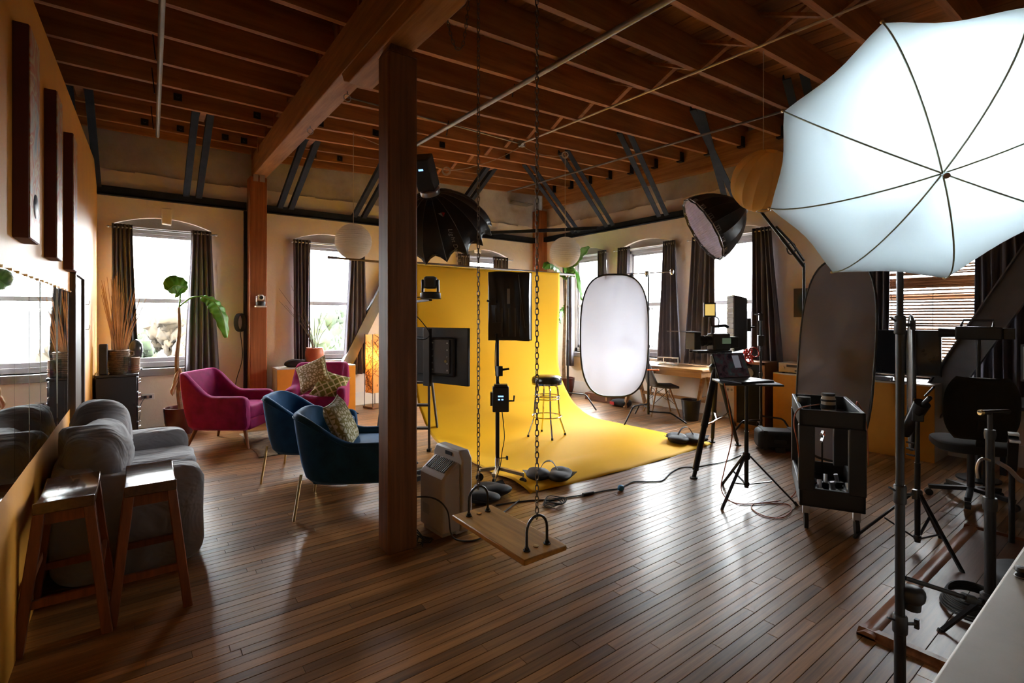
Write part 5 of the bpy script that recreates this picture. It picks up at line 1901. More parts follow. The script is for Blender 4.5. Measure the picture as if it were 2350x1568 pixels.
# ---- monitor seen from behind with camera on a bracket, and step ladder
A = atd(1074, 817, 4.30)
B = atd(955, 811, 4.68)
dr = (B - A)
dr.z = 0
dr.normalize()
wid = 0.84
C0 = A + dr * (wid / 2)
t = thing('monitor', 'large black flat monitor seen from behind beside the pillar', 'monitor', (C0.x, C0.y, 0.90), math.atan2(dr.y, dr.x) + PI)
MB().box(-wid / 2, wid / 2, 0.0, 0.03, 0, 0.505).build('screen_back', m_black, t, 0.006)
MB().box(-0.30, 0.28, -0.03, 0.0, 0.07, 0.42).build('housing', m_blackm, t, 0.015)
MB().box(0.02, 0.24, -0.045, -0.03, 0.10, 0.40).build('mount_plate', M('mount_grey', (0.10, 0.10, 0.11), 0.35, 0.5), t, 0.004)
mb = MB()
for i in range(5):
    for s in (0.04, 0.22):
        mb.cbox((s, -0.048, 0.13 + i * 0.06), 0.012, 0.006, 0.012)
mb.build('screw', m_alu, t)
MB().box(-0.05, 0.03, -0.08, -0.045, -0.02, 0.5).build('rail', m_black, t, 0.004)
MB().cyl((0.20, -0.048, 0.21), (0.20, -0.05, 0.21), 0.014, n=14).build('sticker', M('brass_sticker', (0.5, 0.4, 0.12), 0.4), t)
sb = Vector((C0.x, C0.y, 0)) + dr * 0.27
t = thing('monitor_stand', 'black column stand behind the pillar carrying the monitor', 'stand', (sb.x, sb.y, 0), math.atan2(dr.y, dr.x))
MB().cyl((0, 0.075, 0.03), (0, 0.075, 1.72), 0.022, n=12).build('column', m_blackm, t)
MB().bar((-0.16, 0.075, 0.025), (0.16, 0.075, 0.025), 0.06, 0.05).bar((0, -0.13, 0.025), (0, 0.3, 0.025), 0.06, 0.05).build('base', m_blackm, t, 0.005)
p = atd(988, 685, 4.35)
ms = bpy.data.objects['monitor_stand']
ML = (T(sb.x, sb.y, 0) @ RZ(math.atan2(dr.y, dr.x))).inverted()
q = ML @ p
MB().bar((0, 0.075, p.z - 0.03), (q.x, q.y, p.z - 0.012), 0.03, 0.02).cbox((q.x, q.y, p.z - 0.004), 0.16, 0.10, 0.006).build('shelf_bracket', m_black, t)
t = thing('pan_tilt_camera', 'dark grey motorised camera on a bracket before the yellow paper', 'camera', p, -YAW)
MB().lathe([(0.085, 0), (0.09, 0.008), (0.088, 0.045), (0.07, 0.055), (0.001, 0.055)], n=28).build('base', m_black, t)
for s in (-1, 1):
    MB().box(s * 0.066 - 0.010, s * 0.066 + 0.010, -0.035, 0.035, 0.05, 0.165).build('yoke', m_black, t, 0.01)
MB().box(-0.054, 0.054, -0.05, 0.06, 0.085, 0.19).build('head', M('camera_grey', (0.06, 0.055, 0.055), 0.45), t, 0.02)
MB().lathe([(0.03, 0), (0.03, 0.02), (0.001, 0.015)], n=18, m=frame((0, 0.06, 0.14), (0, 1, 0))).build('lens', m_black, t)
MB().tube(curve_pts([(-0.08, -0.03, 0.01), (-0.16, -0.03, 0.0), (-0.25, 0, -0.06), (-0.12, 0.02, -0.16), (-0.02, 0.05, -0.30), (-0.06, 0.06, -0.36), (-0.14, 0.05, -0.35)], 6), 0.004, 5).build('lead', m_rubber, t)

fa, fb = Vector((2.60, 5.02, 0)), Vector((2.13, 5.40, 0))
dv = (fb - fa).normalized()
nv = Vector((-dv.y, dv.x, 0))
if nv.y < 0:
    nv = -nv
t = thing('step_ladder', 'grey folding step ladder standing behind the pillar', 'ladder', (2.36, 5.21, 0), math.atan2(dv.y, dv.x))
m_ladder = M('ladder_grey', (0.10, 0.10, 0.11), 0.45, 0.4)
hw = (fb - fa).length / 2
for s in (-1, 1):
    MB().bar((s * hw, -0.02, 0.0), (s * hw * 0.80, -0.30, 1.05), 0.028, 0.045).build('front_rail', m_ladder, t, 0.003)
    MB().bar((s * hw * 0.95, -0.66, 0.0), (s * hw * 0.80, -0.33, 1.0), 0.022, 0.03).build('rear_rail', m_ladder, t)
    MB().cbox((s * hw, -0.02, 0.012), 0.045, 0.06, 0.026).build('foot', m_rubber, t)
for k in range(4):
    z = 0.24 + k * 0.25
    y0 = -0.02 - 0.28 * z / 1.05
    w = hw * (1 - 0.2 * z / 1.05)
    MB().box(-w, w, y0 - 0.05, y0 + 0.03, z - 0.012, z + 0.012).build('tread', m_ladder, t, 0.004)
MB().box(-hw * .85, hw * .85, -0.40, -0.22, 1.03, 1.06).build('platform', m_ladder, t, 0.006)

# ---- air purifier
m_pur = M('purifier_white', (0.46, 0.43, 0.41), 0.5, var=0.04)
t = thing('air_purifier', 'pale grey upright air purifier on the floor by the pillar', 'air purifier', (1.74, 3.12, 0), math.radians(4))
# local: X thickness (front panel at +X), Y width
mb = MB()
mb.prism([(-0.185 + 0.03, 0.02), (0.185 - 0.03, 0.02), (0.185, 0.05), (0.185, 0.52), (0.145, 0.575), (-0.145, 0.575), (-0.185, 0.52), (-0.185, 0.05)], 0.02, 0.105, 'yz')
mb.build('front_housing', m_pur, t, 0.012)
MB().box(-0.145, 0.145, 0, 0, 0, 0)
mb = MB()
mb.rings([[(x, y, z) for x, y in ((-0.115, -0.15), (0.02, -0.165), (0.02, 0.165), (-0.115, 0.15))] for z in (0.03, 0.40)] +
         [[(x, y, z) for x, y, z in ((-0.095, -0.148, 0.425), (0.02, -0.16, 0.50), (0.02, 0.16, 0.50), (-0.095, 0.148, 0.425))]])
mb.build('rear_housing', m_pur, t, 0.014)
for k in range(12):
    yy = -0.11 + k * 0.02
    MB().bar((-0.086, yy, 0.437), (0.006, yy, 0.497), 0.006, 0.012).build('grille_slat', M('grille_grey', (0.20, 0.19, 0.18), 0.5) if 'grille_grey' not in bpy.data.materials else bpy.data.materials['grille_grey'], t)
MB().box(0.015, 0.022, -0.06, 0.02, 0.525, 0.55).build('handle_recess', m_black, t)
MB().box(0.0, 0.1, -0.14, 0.14, 0.0, 0.03).box(-0.1, 0.0, -0.12, 0.12, 0, 0.035).build('base', m_pur, t, 0.004)
MB().box(-0.1165, -0.1155, 0.02, 0.11, 0.12, 0.19).build('rating_label', M('label_grey', (0.36, 0.34, 0.34), 0.6), t)
MB().tube(curve_pts([(-0.27, 0.09, 0.26), (-0.19, -0.14, 0.30), (-0.12, -0.21, 0.22), (-0.10, -0.23, 0.06), (-0.03, -0.26, 0.008), (0.10, -0.30, 0.008), (0.35, -0.13, 0.008), (0.75, 0.05, 0.008)], 8), 0.0055, 6).build('power_lead', m_rubber, t)

# ================================================================ SANDBAGS, CABLES
m_bag = FABRIC('black_nylon', (0.022, 0.022, 0.026), 500, 0.6, 0.1, 0.3, 0.15, 12)


def sandbag(label, loc, rz, s=1.0, strap=True, tilt=0.0):
    t = thing('sandbag', label, 'sandbag', loc, rz, 'black sandbags')
    for k, sx in enumerate((-1, 1)):
        mb = MB()
        cushion(mb, (sx * 0.105 * s, 0, 0.05 * s), 0.125 * s, 0.17 * s, 0.045 * s, 1.0, 0.020, 30 + k + int(rz * 10))
        mb.build('pouch', m_bag, t, ang=80)
        MB().rings([[(sx * 0.20 * s, -0.10 * s, 0.045 * s), (sx * 0.27 * s, -0.02 * s, 0.085 * s), (sx * 0.20 * s, 0.10 * s, 0.045 * s)], [(sx * 0.20 * s, -0.10 * s, 0.04 * s), (sx * 0.27 * s, -0.02 * s, 0.08 * s), (sx * 0.20 * s, 0.10 * s, 0.04 * s)]]).build('end_flap', m_bag, t)
    if strap:
        pts = curve_pts([(-0.10 * s, 0, 0.085 * s), (-0.05 * s, 0, 0.16 * s), (0.02 * s, 0, 0.17 * s), (0.08 * s, 0, 0.09 * s)], 6)
        MB().rings([[p + Vector((0, -0.02, 0)), p + Vector((0, 0.02, 0)), p + Vector((0, 0.02, 0.004)), p + Vector((0, -0.02, 0.004))] for p in pts]).build('strap', m_bag, t)


sandbag('black sandbag with a raised strap on the front edge of the yellow paper', (3.02, 3.46, 0.018), -0.75, 0.92)
sandbag('black sandbag slumped at the foot of the rolling stand', (2.30, 3.42, 0.006), 0.5, 0.95, False)
sandbag('dark sandbag on the far corner tip of the yellow paper', (5.20, 3.50, 0.02), -0.6, 1.0, True)


def cable(name, label, pts, r, mat, px=True, z=0.006):
    P = [onz(u, v, z) for u, v in pts] if px else pts
    return MB().tube(curve_pts(P, 8), r, 6).build(name, mat, label=label, cat='cable', group='floor cables')


m_cabo = M('orange_cable', (0.42, 0.10, 0.03), 0.5)
t = thing('power_cable', 'black power cable snaking across the boards before the backdrop', 'cable', group='floor cables')
MB().tube(curve_pts([onz(u, v, 0.006) for u, v in ((1138, 1160), (1180, 1153), (1230, 1148), (1270, 1147), (1300, 1142), (1338, 1136))], 8), 0.0055, 6).build('lead', m_rubber, t)
MB().tube(curve_pts([onz(u, v, 0.006) for u, v in ((1360, 1132), (1395, 1125), (1422, 1121), (1440, 1112), (1455, 1106), (1490, 1106), (1520, 1103), (1540, 1085), (1565, 1073), (1600, 1072), (1630, 1066), (1665, 1060), (1700, 1045))], 8), 0.005, 6).build('lead', m_rubber, t)
MB().tube([onz(1338, 1136, 0.012), onz(1362, 1131, 0.012)], [0.016, 0.013], 8).build('connector', m_black, t)
MB().ell(onz(1425, 1120, 0.025), 0.028, 0.024, 0.024, 0.7, n=14, k=8).build('plug', M('blue_plug', (0.02, 0.20, 0.42), 0.4), t, label='bright blue plug')
t = thing('cable_coil', 'small coil of thin black cable under the swing chain', 'cable', onz(1268, 1158), group='floor cables')
mb = MB()
for k in range(4):
    mb.tube([(0.085 * math.cos(q) + 0.012 * k, (0.06 + 0.008 * k) * math.sin(q), 0.006 + 0.008 * k + 0.006 * math.sin(3 * q + k)) for q in [2 * PI * i / 24 for i in range(24)]], 0.004, 5, True)
mb.build('coil', m_rubber, t)
t = thing('tether_cable', 'orange tether cable hanging from the laptop tray to the boards', 'cable', group='floor cables')
w = lambda u, v, d: atd(u, v, d)
MB().tube(curve_pts([w(1662, 880, 3.9), w(1672, 930, 3.85), w(1680, 1000, 3.85), w(1662, 1080, 3.8), onz(1655, 1120, 0.08), onz(1668, 1145, 0.006), onz(1700, 1157, 0.006), onz(1760, 1155, 0.006), onz(1808, 1158, 0.006), onz(1816, 1172, 0.006), onz(1795, 1188, 0.006), onz(1760, 1186, 0.006), onz(1730, 1172, 0.006), onz(1728, 1158, 0.006), onz(1770, 1152, 0.01), onz(1815, 1142, 0.006), w(1834, 1105, 3.9), w(1832, 1030, 3.45), w(1822, 970, 3.45), w(1835, 938, 3.5), w(1880, 928, 3.6)], 8), 0.0042, 6).build('lead', m_cabo, t)

# ================================================================ RIGHT SIDE
m_deskw = WOOD('oak_desk', (0.30, 0.15, 0.06), (0.52, 0.30, 0.13), (14, 1, 14), 2, 0.4, 0.1, rndv=0.05)[0]
# ---- desk
t = thing('desk', 'wooden trestle desk against the window wall', 'desk', (6.36, 4.02, 0))
MB().box(0, 0.66, 0, 1.62, 0.72, 0.75).build('top', m_deskw, t, 0.004)
MB().box(0.0, 0.025, 0.02, 0.80, 0.63, 0.72).build('drawer', m_deskw, t, 0.003)
MB().box(0.0, 0.025, 0.82, 1.60, 0.63, 0.72).build('drawer', m_deskw, t, 0.003)
MB().box(0.025, 0.62, 0.02, 1.60, 0.64, 0.72).build('drawer_box', m_deskw, t)
for y in (0.16, 1.46):
    for s in (-1, 1):
        MB().bar((0.33 + s * 0.26, y, 0.0), (0.33 + s * 0.05, y, 0.66), 0.04, 0.06).build('leg', m_deskw, t, 0.004)
    MB().bar((0.16, y, 0.30), (0.50, y, 0.30), 0.03, 0.05).build('cross_rail', m_deskw, t)
MB().box(0.50, 0.53, 0.16, 1.46, 0.20, 0.25).build('stretcher', m_deskw, t)
t = thing('laptop_riser', 'white folding laptop riser standing on the desk', 'stand', (6.62, 4.78, 0.75), 0.2)
for y in (-0.12, 0.12):
    MB().tube([(-0.10, y, 0.008), (0.10, y, 0.008), (0.10, y, 0.11), (-0.12, y, 0.12)], 0.010, 6).build('arm', m_white, t)
MB().cyl((0.10, -0.12, 0.11), (0.10, 0.12, 0.11), 0.008, n=8).cyl((0.1, -0.12, 0.008), (0.1, 0.12, 0.008), 0.008, n=8).build('crossbar', m_white, t)
# ---- shell chair
t = thing('shell_chair', 'grey moulded shell chair with wooden dowel legs at the desk', 'chair', (6.46, 4.80, 0), math.radians(53))
m_shell = FABRIC('grey_shell', (0.11, 0.105, 0.105), 600, 0.8, 0.2)


def shellf(a, b):
    x = (2 * a - 1)
    if b < 0.5:
        q = b / 0.5
        w = 0.235 * (1 - 0.12 * (1 - q))
        return (x * w, -0.22 + 0.40 * q, 0.455 - 0.02 * math.sin(q * PI) + 0.02 * x * x * q + 0.015 * (1 - q) ** 2 * -1)
    q = (b - 0.5) / 0.5
    w = (0.235 + 0.015 * math.sin(q * PI)) * (1 - 0.45 * q ** 3) - 0.035 * math.sin(q * PI) ** 2 * (1 if q < 0.5 else 0)
    return (x * w, 0.18 + 0.055 * math.sin(q * PI / 2) + 0.05 * q - 0.07 * x * x * (1 - q * 0.4), 0.455 + 0.39 * q + 0.02 * x * x)


MB().grid(shellf, 16, 24).build('shell', m_shell, t, solid=0.03, ang=80)
for sx in (-1, 1):
    for sy in (-1, 1):
        MB().cyl((sx * 0.225, sy * 0.215 - 0.01, 0), (sx * 0.12, sy * 0.10, 0.425), 0.011, 0.016, 8).build('leg', m_deskw, t)
        MB().cyl((sx * 0.18, sy * 0.165, 0.18), (-sx * 0.12, sy * 0.11, 0.40), 0.004, n=5).build('wire_brace', m_blackm, t)
        MB().cyl((sx * 0.18, sy * 0.165, 0.18), (sx * 0.12, -sy * 0.11, 0.40), 0.004, n=5).build('wire_brace', m_blackm, t)
# ---- bin
t = thing('waste_bin', 'black open waste bin under the desk end', 'bin', (6.44, 4.26, 0))
MB().lathe([(0.105, 0), (0.12, 0.15), (0.135, 0.29), (0.142, 0.295), (0.142, 0.30), (0.130, 0.30), (0.115, 0.15), (0.10, 0.01), (0.001, 0.01)], n=28).build('body', m_black, t)
# wall outlet and low clutter under the windows
t = thing('wall_socket', 'double wall socket between the desk and the wooden speaker', 'socket', (XB, 4.0, 0.42))
MB().box(-0.012, 0, -0.06, 0.06, -0.04, 0.04).build('plate', m_white, t, 0.003)
for s in (-0.028, 0.028):
    MB().lathe([(0.018, 0), (0.018, 0.003), (0.001, 0.003)], n=14, m=frame((-0.012, s, 0), (-1, 0, 0))).build('outlet', m_frame, t)
t = thing('crate', 'low red-brown wooden crate on the floor behind the white reflector', 'crate', (6.55, 5.9, 0))
MB().box(0, 0.45, 0, 0.62, 0, 0.13).build('body', WOOD('crate_wood', (0.14, 0.045, 0.02), (0.24, 0.09, 0.04), (12, 1, 12), 2, 0.6)[0], t, 0.004)
MB().box(-0.004, 0, 0.08, 0.12, 0.03, 0.10).box(-0.004, 0, 0.50, 0.54, 0.03, 0.10).build('batten', m_deskw, t)
t = thing('wall_panel', 'dark upright panel leaning on the wall behind the white reflector', 'panel', (6.96, 5.95, 0.135))
MB().box(0, 0.03, 0, 0.5, 0, 0.6).build('board', m_black, t, 0.004)
MB().box(-0.004, 0, 0.03, 0.47, 0.03, 0.57).build('face', M('panel_face', (0.03, 0.03, 0.035), 0.6), t)
t = thing('tool_bag', 'dark cloth tool bag with a red tag beside the low crate', 'bag', (6.5, 5.62, 0))
mb = MB()
cushion(mb, (0, 0, 0.06), 0.12, 0.17, 0.06, 0.6, 0.01, 44)
mb.build('body', m_bag, t, ang=80)
MB().box(-0.13, -0.115, 0.05, 0.14, 0.03, 0.08).build('tag', m_red, t)

# ---- video camera on a heavy tripod
CT = Vector((4.96, 2.97, 0))
t = thing('camera_tripod', 'heavy black tripod with thick legs under the video camera', 'tripod', CT)
m_leg = M('tripod_leg', (0.03, 0.03, 0.032), 0.4, 0.2)
f1 = onz(1592, 1098)
ap = Vector((0, 0, 0.93))
for p, r in ((f1 - CT, 0.034), (onz(1702, 1018) - CT, 0.026), (Vector((0.57, 0.40, 0)), 0.026)):
    if p.length > 0.66:
        p = p.normalized() * 0.66 if r < 0.03 else p
    d = (p - ap)
    top_ = ap + Vector((d.x, d.y, 0)).normalized() * 0.05
    lg = MB().cyl(top_, top_.lerp(p, 0.55), r, n=12).cyl(top_.lerp(p, 0.50), top_.lerp(p, 0.93), r * 0.82, n=12).build('leg', m_leg, t)
    MB().cyl(top_.lerp(p, 0.93), top_.lerp(p, 0.985), r * 0.55, n=10).cyl((p.x, p.y, 0.0), (p.x, p.y, 0.012), 0.035, n=14).build('foot', m_rubber, lg)
    MB().tube([top_.lerp(p, 0.54), Vector((p.x * 0.22, p.y * 0.22, 0.40)), Vector((0, 0, 0.40))], 0.010, 8).build('spreader', m_chrome, t)
MB().lathe([(0.06, 0.90), (0.075, 0.93), (0.075, 0.97), (0.05, 1.0), (0.001, 1.0)], n=20).build('crown', m_black, t)
hdm = MB().lathe([(0.055, 1.0), (0.06, 1.03), (0.06, 1.09), (0.04, 1.10), (0.001, 1.10)], n=20).cbox((0, 0, 1.12), 0.09, 0.09, 0.05).build('fluid_head', m_black, t, 0.006)
MB().lathe([(0.04, 0), (0.045, 0.01), (0.045, 0.04), (0.035, 0.05), (0.001, 0.05)], n=20, m=frame((-0.045, -0.05, 1.08), (-0.6, -0.8, 0))).build('drag_dial', m_alu, t)
MB().tube([(-0.05, -0.03, 0.98), (-0.13, -0.08, 0.97), (-0.16, -0.10, 0.86)], 0.014, 8).build('lever', m_black, t)
MB().cyl((0.04, 0.0, 1.12), (0.20, -0.28, 0.98), 0.009, n=8).cyl((0.15, -0.19, 1.025), (0.20, -0.28, 0.98), 0.016, n=8).build('pan_handle', m_black, t)

cp = CT + Vector((0, 0, 1.145))
t = thing('video_camera', 'black cinema camera with matte box and top handle on the tripod', 'camera', cp, math.radians(150))
t.scale = (1.2, 1.2, 1.2)
# local +X is the lens direction
MB().box(-0.10, 0.06, -0.06, 0.06, 0.0, 0.15).build('body', m_black, t, 0.012)
MB().cyl((0.06, 0, 0.085), (0.19, 0, 0.085), 0.042, 0.046, 18).build('lens', m_black, t)
MB().cyl((0.09, 0, 0.085), (0.105, 0, 0.085), 0.049, n=18).cyl((0.13, 0, 0.085), (0.15, 0, 0.085), 0.050, n=18).build('focus_ring', m_rubber, t)
MB().box(0.19, 0.25, -0.085, 0.085, 0.01, 0.16).build('matte_box', m_black, t, 0.006)
MB().box(0.19, 0.30, -0.085, 0.085, 0.165, 0.17).build('flag', m_black, t)
MB().tube([(0.04, 0, 0.15), (0.04, 0, 0.21), (-0.08, 0, 0.22), (-0.11, 0, 0.205)], 0.013, 8).build('top_handle', m_black, t)
MB().box(-0.10, -0.02, 0.061, 0.064, 0.06, 0.11).build('side_screen', M('camera_lcd', (0.12, 0.17, 0.10), 0.3, emit=(0.35, 0.5, 0.3), es=0.04), t)
MB().box(-0.19, -0.10, -0.045, 0.045, 0.02, 0.12).build('battery', m_black, t, 0.008)
MB().box(-0.12, 0.2, -0.05, 0.05, -0.025, 0.0).build('base_plate', m_blackm, t, 0.003)
MB().cyl((-0.05, 0.035, -0.012), (0.24, 0.035, -0.012), 0.0075, n=8).cyl((-0.05, -0.035, -0.012), (0.24, -0.035, -0.012), 0.0075, n=8).build('rail', m_blackm, t)
MB().cyl((0.10, -0.09, 0.16), (0.42, -0.10, 0.17), 0.004, n=6).build('thin_rod', m_alu, t)
MB().tube(curve_pts([(0.0, 0.03, 0.20), (0.02, 0.07, 0.28), (0.07, 0.04, 0.30), (0.06, 0.0, 0.24)], 6), 0.004, 5).build('lead', m_rubber, t)
MB().cyl((0.05, 0, 0.215), (0.06, 0, 0.29), 0.007, n=8).build('light_arm', m_black, t)
q = MB(T(0.065, 0, 0.36) @ RZ(math.radians(-112))).box(-0.02, 0.02, -0.05, 0.05, -0.065, 0.065).build('camera_light', m_black, t, 0.004)
MB(T(0.065, 0, 0.36) @ RZ(math.radians(-112))).box(-0.0225, -0.02, -0.04, 0.04, -0.05, 0.05).build('diffuser', M('warm_led', (0.8, 0.62, 0.2), 0.5, emit=(1.0, 0.72, 0.2), es=0.17), q)

# ---- laptop on a tripod tray
LS = Vector((4.0, 2.13, 0))
t = tripod('tray_stand', 'black tripod stand carrying a flat laptop tray', LS, 0.95, math.radians(60), 0.36, 0.36, 0.13, 0.017)
ML = RZ(math.radians(-60))
MB(ML @ T(0.0, 0, 0.955) @ RZ(-YAW - 0.15)).box(-0.23, 0.23, -0.17, 0.17, 0, 0.016).build('tray', m_black, t, 0.004)
t = thing('laptop', 'open dark laptop angled on the tripod tray', 'laptop', (4.0, 2.13, 0.971), -YAW - 0.15 + 0.5)
MB().box(-0.17, 0.17, -0.12, 0.12, 0, 0.016).build('base', M('laptop_grey', (0.05, 0.05, 0.06), 0.3, 0.6), t, 0.004)
MB().box(-0.15, 0.15, -0.02, 0.10, 0.016, 0.018).build('keyboard', m_black, t)
sm = T(0, 0.12, 0.012) @ RX(math.radians(-22))
sc_ = MB(sm).box(-0.17, 0.17, 0, 0.008, 0, 0.225).build('screen', m_black, t, 0.003)


def screen_mat():
    m, nt, nd, lk, b = base_mat('laptop_screen')
    tc = nd.new('ShaderNodeTexCoord').outputs['Object']
    n = noise(nd, lk, 14, tc, 3)
    c = ramp(nd, lk, n.outputs['Fac'], [(0.35, (0.01, 0.008, 0.012)), (0.5, (0.05, 0.025, 0.03)), (0.62, (0.03, 0.05, 0.05)), (0.75, (0.10, 0.08, 0.09))])
    lk.new(c, b.inputs['Base Color'])
    lk.new(c, b.inputs['Emission Color'])
    b.inputs['Emission Strength'].default_value = 0.06
    b.inputs['Roughness'].default_value = 0.15
    return m


MB(sm).box(-0.16, 0.16, -0.002, 0, 0.012, 0.215).build('display', screen_mat(), sc_)
MB(sm).box(0.03, 0.10, -0.003, -0.002, 0.09, 0.20).build('window_pane', M('screen_grey', (0.12, 0.12, 0.14), 0.2, emit=(0.5, 0.5, 0.58), es=0.05), sc_)

# ---- lamp panel on a stand, side on
PS = Vector((5.70, 2.98, 0))
PS = onz(1746, 1000)
t = cstand('lamp_panel_stand', 'black stand behind the laptop carrying the upright lamp panel', PS, 1.55, 0.6, None, 0.42)
MB().cbox((0, 0, 1.5), 0.05, 0.05, 0.09).cyl((0, 0, 1.53), (-0.14, 0.1, 1.53), 0.01, n=8).build('clamp', m_black, t)
MB().cbox((0.0, 0.0, 1.2), 0.09, 0.07, 0.14).build('ballast', m_black, t, 0.005)
MB().tube(curve_pts([(0.03, 0, 1.2), (0.12, -0.02, 1.05), (0.10, 0, 0.85), (0.03, 0, 0.8)], 6), 0.005, 5).tube(curve_pts([(-0.03, 0, 1.15), (-0.14, 0.02, 1.0), (-0.10, 0, 0.8), (0.0, 0, 0.6)], 6), 0.005, 5).build('lead', m_rubber, t)
pc = atd(1709, 742, depth(PS) - 0.05)
t = thing('panel_lamp', 'black hooded lamp panel with a pale lit edge before the window', 'lamp panel', pc, math.radians(-50))
panel_shape(MB(RZ(math.radians(90)) @ T(0, 0, 0) @ RX(0)), 0.15, 0.31, 0.20, 0.35, 0.16).build('hood', m_softf, t, 0.01)
MB(RZ(math.radians(90))).box(-0.2, 0.2, 0.16, 0.172, -0.35, 0.35).build('front_cloth', translucent('panel_cloth', (0.75, 0.75, 0.75), (0.7, 0.7, 0.7), 0.4), t, 0.003)
for i in range(11):
    z = -0.32 + i * 0.064
    MB(RZ(math.radians(90))).box(-0.2, 0.2, 0.172, 0.178, z - 0.004, z + 0.004).build('divider', m_rib, t)
MB(RZ(math.radians(90))).cbox((0, -0.03, -0.02), 0.12, 0.06, 0.16).cyl((0, -0.05, -0.05), (0.0, -0.12, -0.05), 0.012, n=8).build('yoke', m_black, t)
# red bunch of leads beneath
t = thing('red_cable_bunch', 'bunch of bright red cable ties and leads hung on the lamp panel stand', 'cable', PS + Vector((-0.10, 0.10, 0)))
r5 = random.Random(12)
mb = MB()
for k in range(9):
    c0 = Vector((r5.uniform(-.05, .05), r5.uniform(-.05, .05), 1.0 + r5.uniform(-.06, .08)))
    mb.tube([c0 + Vector((0.05 * math.cos(q), 0.04 * math.sin(q + k), 0.06 * math.sin(q))) for q in [2 * PI * i / 12 for i in range(12)]], 0.009, 5, True)
mb.build('loops', M('red_lead', (0.60, 0.035, 0.015), 0.5), t)
MB().cyl((0.04, -0.04, 1.02), (0.10, -0.10, 1.02), 0.006, n=6).build('hook', m_blackm, t)

# ---- wooden speaker cabinet
t = thing('speaker_cabinet', 'tall wooden loudspeaker cabinet with black grille by the window wall', 'speaker', (6.58, 3.26, 0))
m_spk = WOOD('speaker_veneer', (0.24, 0.10, 0.04), (0.40, 0.19, 0.08), (14, 14, 1), 2, 0.45, 0.1)[0]
MB().box(0.02, 0.44, 0.0, 0.42, 0, 0.90).build('body', m_spk, t, 0.005)
MB().box(0.0, 0.02, 0.0, 0.035, 0, 0.90).box(0.0, 0.02, 0.385, 0.42, 0, 0.90).box(0, 0.02, 0, 0.42, 0, 0.05).box(0, 0.02, 0, 0.42, 0.865, 0.90).build('trim', m_spk, t)
MB().box(0.008, 0.02, 0.035, 0.385, 0.05, 0.865).build('grille', FABRIC('grille_cloth', (0.02, 0.02, 0.022), 900), t)
for z, r in ((0.75, 0.05),):
    MB().lathe([(r, 0), (r + 0.012, 0.004), (r, 0.008), (0.01, 0.002)], n=18, m=frame((0.008, 0.21, z), (-1, 0, 0))).build('tweeter', m_rib, t)
# ---- black case on the floor
t = thing('equipment_case', 'low black fabric equipment case on the floor beside the orange cabinet', 'case', (5.78, 2.72, 0), math.radians(-52))
MB().box(-0.22, 0.22, -0.14, 0.14, 0.02, 0.23).build('body', m_bag, t, 0.04)
MB().box(-0.06, 0.06, -0.155, -0.14, 0.10, 0.14).build('handle', m_rubber, t, 0.004)
for s in (-0.15, 0.15):
    MB().box(s - 0.02, s + 0.02, -0.145, 0.145, 0.225, 0.236).box(s - 0.02, s + 0.02, -0.147, -0.14, 0.02, 0.23).build('strap', m_rubber, t)
MB().box(-0.05, 0.05, -0.146, -0.139, 0.0, 0.05).build('foot', m_rubber, t)
# ---- orange cabinets by the right wall, hi-fi and television
cabinet('cabinet', 'narrow orange-fronted cabinet with the silver hi-fi on top', 6.62, 7.02, 2.66, 3.17, 0.78, '-x')
cabinet('cabinet', 'wide orange-fronted cabinet under the black television', 6.52, 7.02, 1.50, 2.62, 0.80, '-x')
t = thing('hifi_receiver', 'silver hi-fi receiver on the narrow orange cabinet', 'hi-fi', (6.66, 2.72, 0.78))
m_hifi = M('hifi_silver', (0.55, 0.47, 0.36), 0.35, 0.5)
MB().box(0.02, 0.32, 0, 0.40, 0.012, 0.13).build('body', m_hifi, t, 0.004)
MB().box(0.005, 0.02, 0, 0.40, 0.012, 0.13).build('front_panel', m_hifi, t, 0.003)
MB().box(0.0, 0.005, 0.12, 0.30, 0.08, 0.11).build('display', m_black, t)
MB().box(0.0, 0.005, 0.05, 0.20, 0.03, 0.045).build('slot', m_black, t)
for y in (0.05, 0.34):
    MB().cyl((0.005, y, 0.07), (-0.015, y, 0.07), 0.018, n=14).build('knob', m_hifi, t)
for x in (0.05, 0.28):
    for y in (0.04, 0.36):
        MB().cyl((x, y, 0), (x, y, 0.012), 0.016, n=10).build('foot', m_rubber, t)
t = thing('television', 'black flat television on the wide orange cabinet before the blind', 'television', (6.66, 1.84, 0.80), math.radians(4))
MB().box(0, 0.035, -0.36, 0.36, 0.07, 0.56).build('screen', m_black, t, 0.006)
MB().box(-0.003, 0, -0.35, 0.35, 0.085, 0.55).build('panel', M('tv_panel', (0.012, 0.012, 0.015), 0.12), t)
MB().box(-0.10, 0.12, -0.16, 0.16, 0, 0.012).box(0.005, 0.035, -0.04, 0.04, 0.0, 0.09).build('foot', m_black, t, 0.003)
t = thing('disc_player', 'slim silver disc player lying before the television', 'disc player', (6.54, 1.88, 0.80))
MB().box(0, 0.10, 0.0, 0.62, 0.006, 0.045).build('body', M('player_silver', (0.35, 0.36, 0.40), 0.3, 0.7), t, 0.004)
MB().box(-0.003, 0, 0.25, 0.55, 0.018, 0.032).build('display', m_black, t)
MB().box(0.01, 0.09, 0.02, 0.60, 0, 0.006).build('foot', m_rubber, t)
# ---- small picture on the wall
t = thing('wall_picture', 'small dark blue oval-pattern painting on the window wall', 'painting', (XB, 2.955, 1.50))
MB().box(-0.03, 0, -0.135, 0.135, 0, 0.38).build('canvas', M('picture_edge', (0.06, 0.035, 0.03), 0.6), t, 0.002)


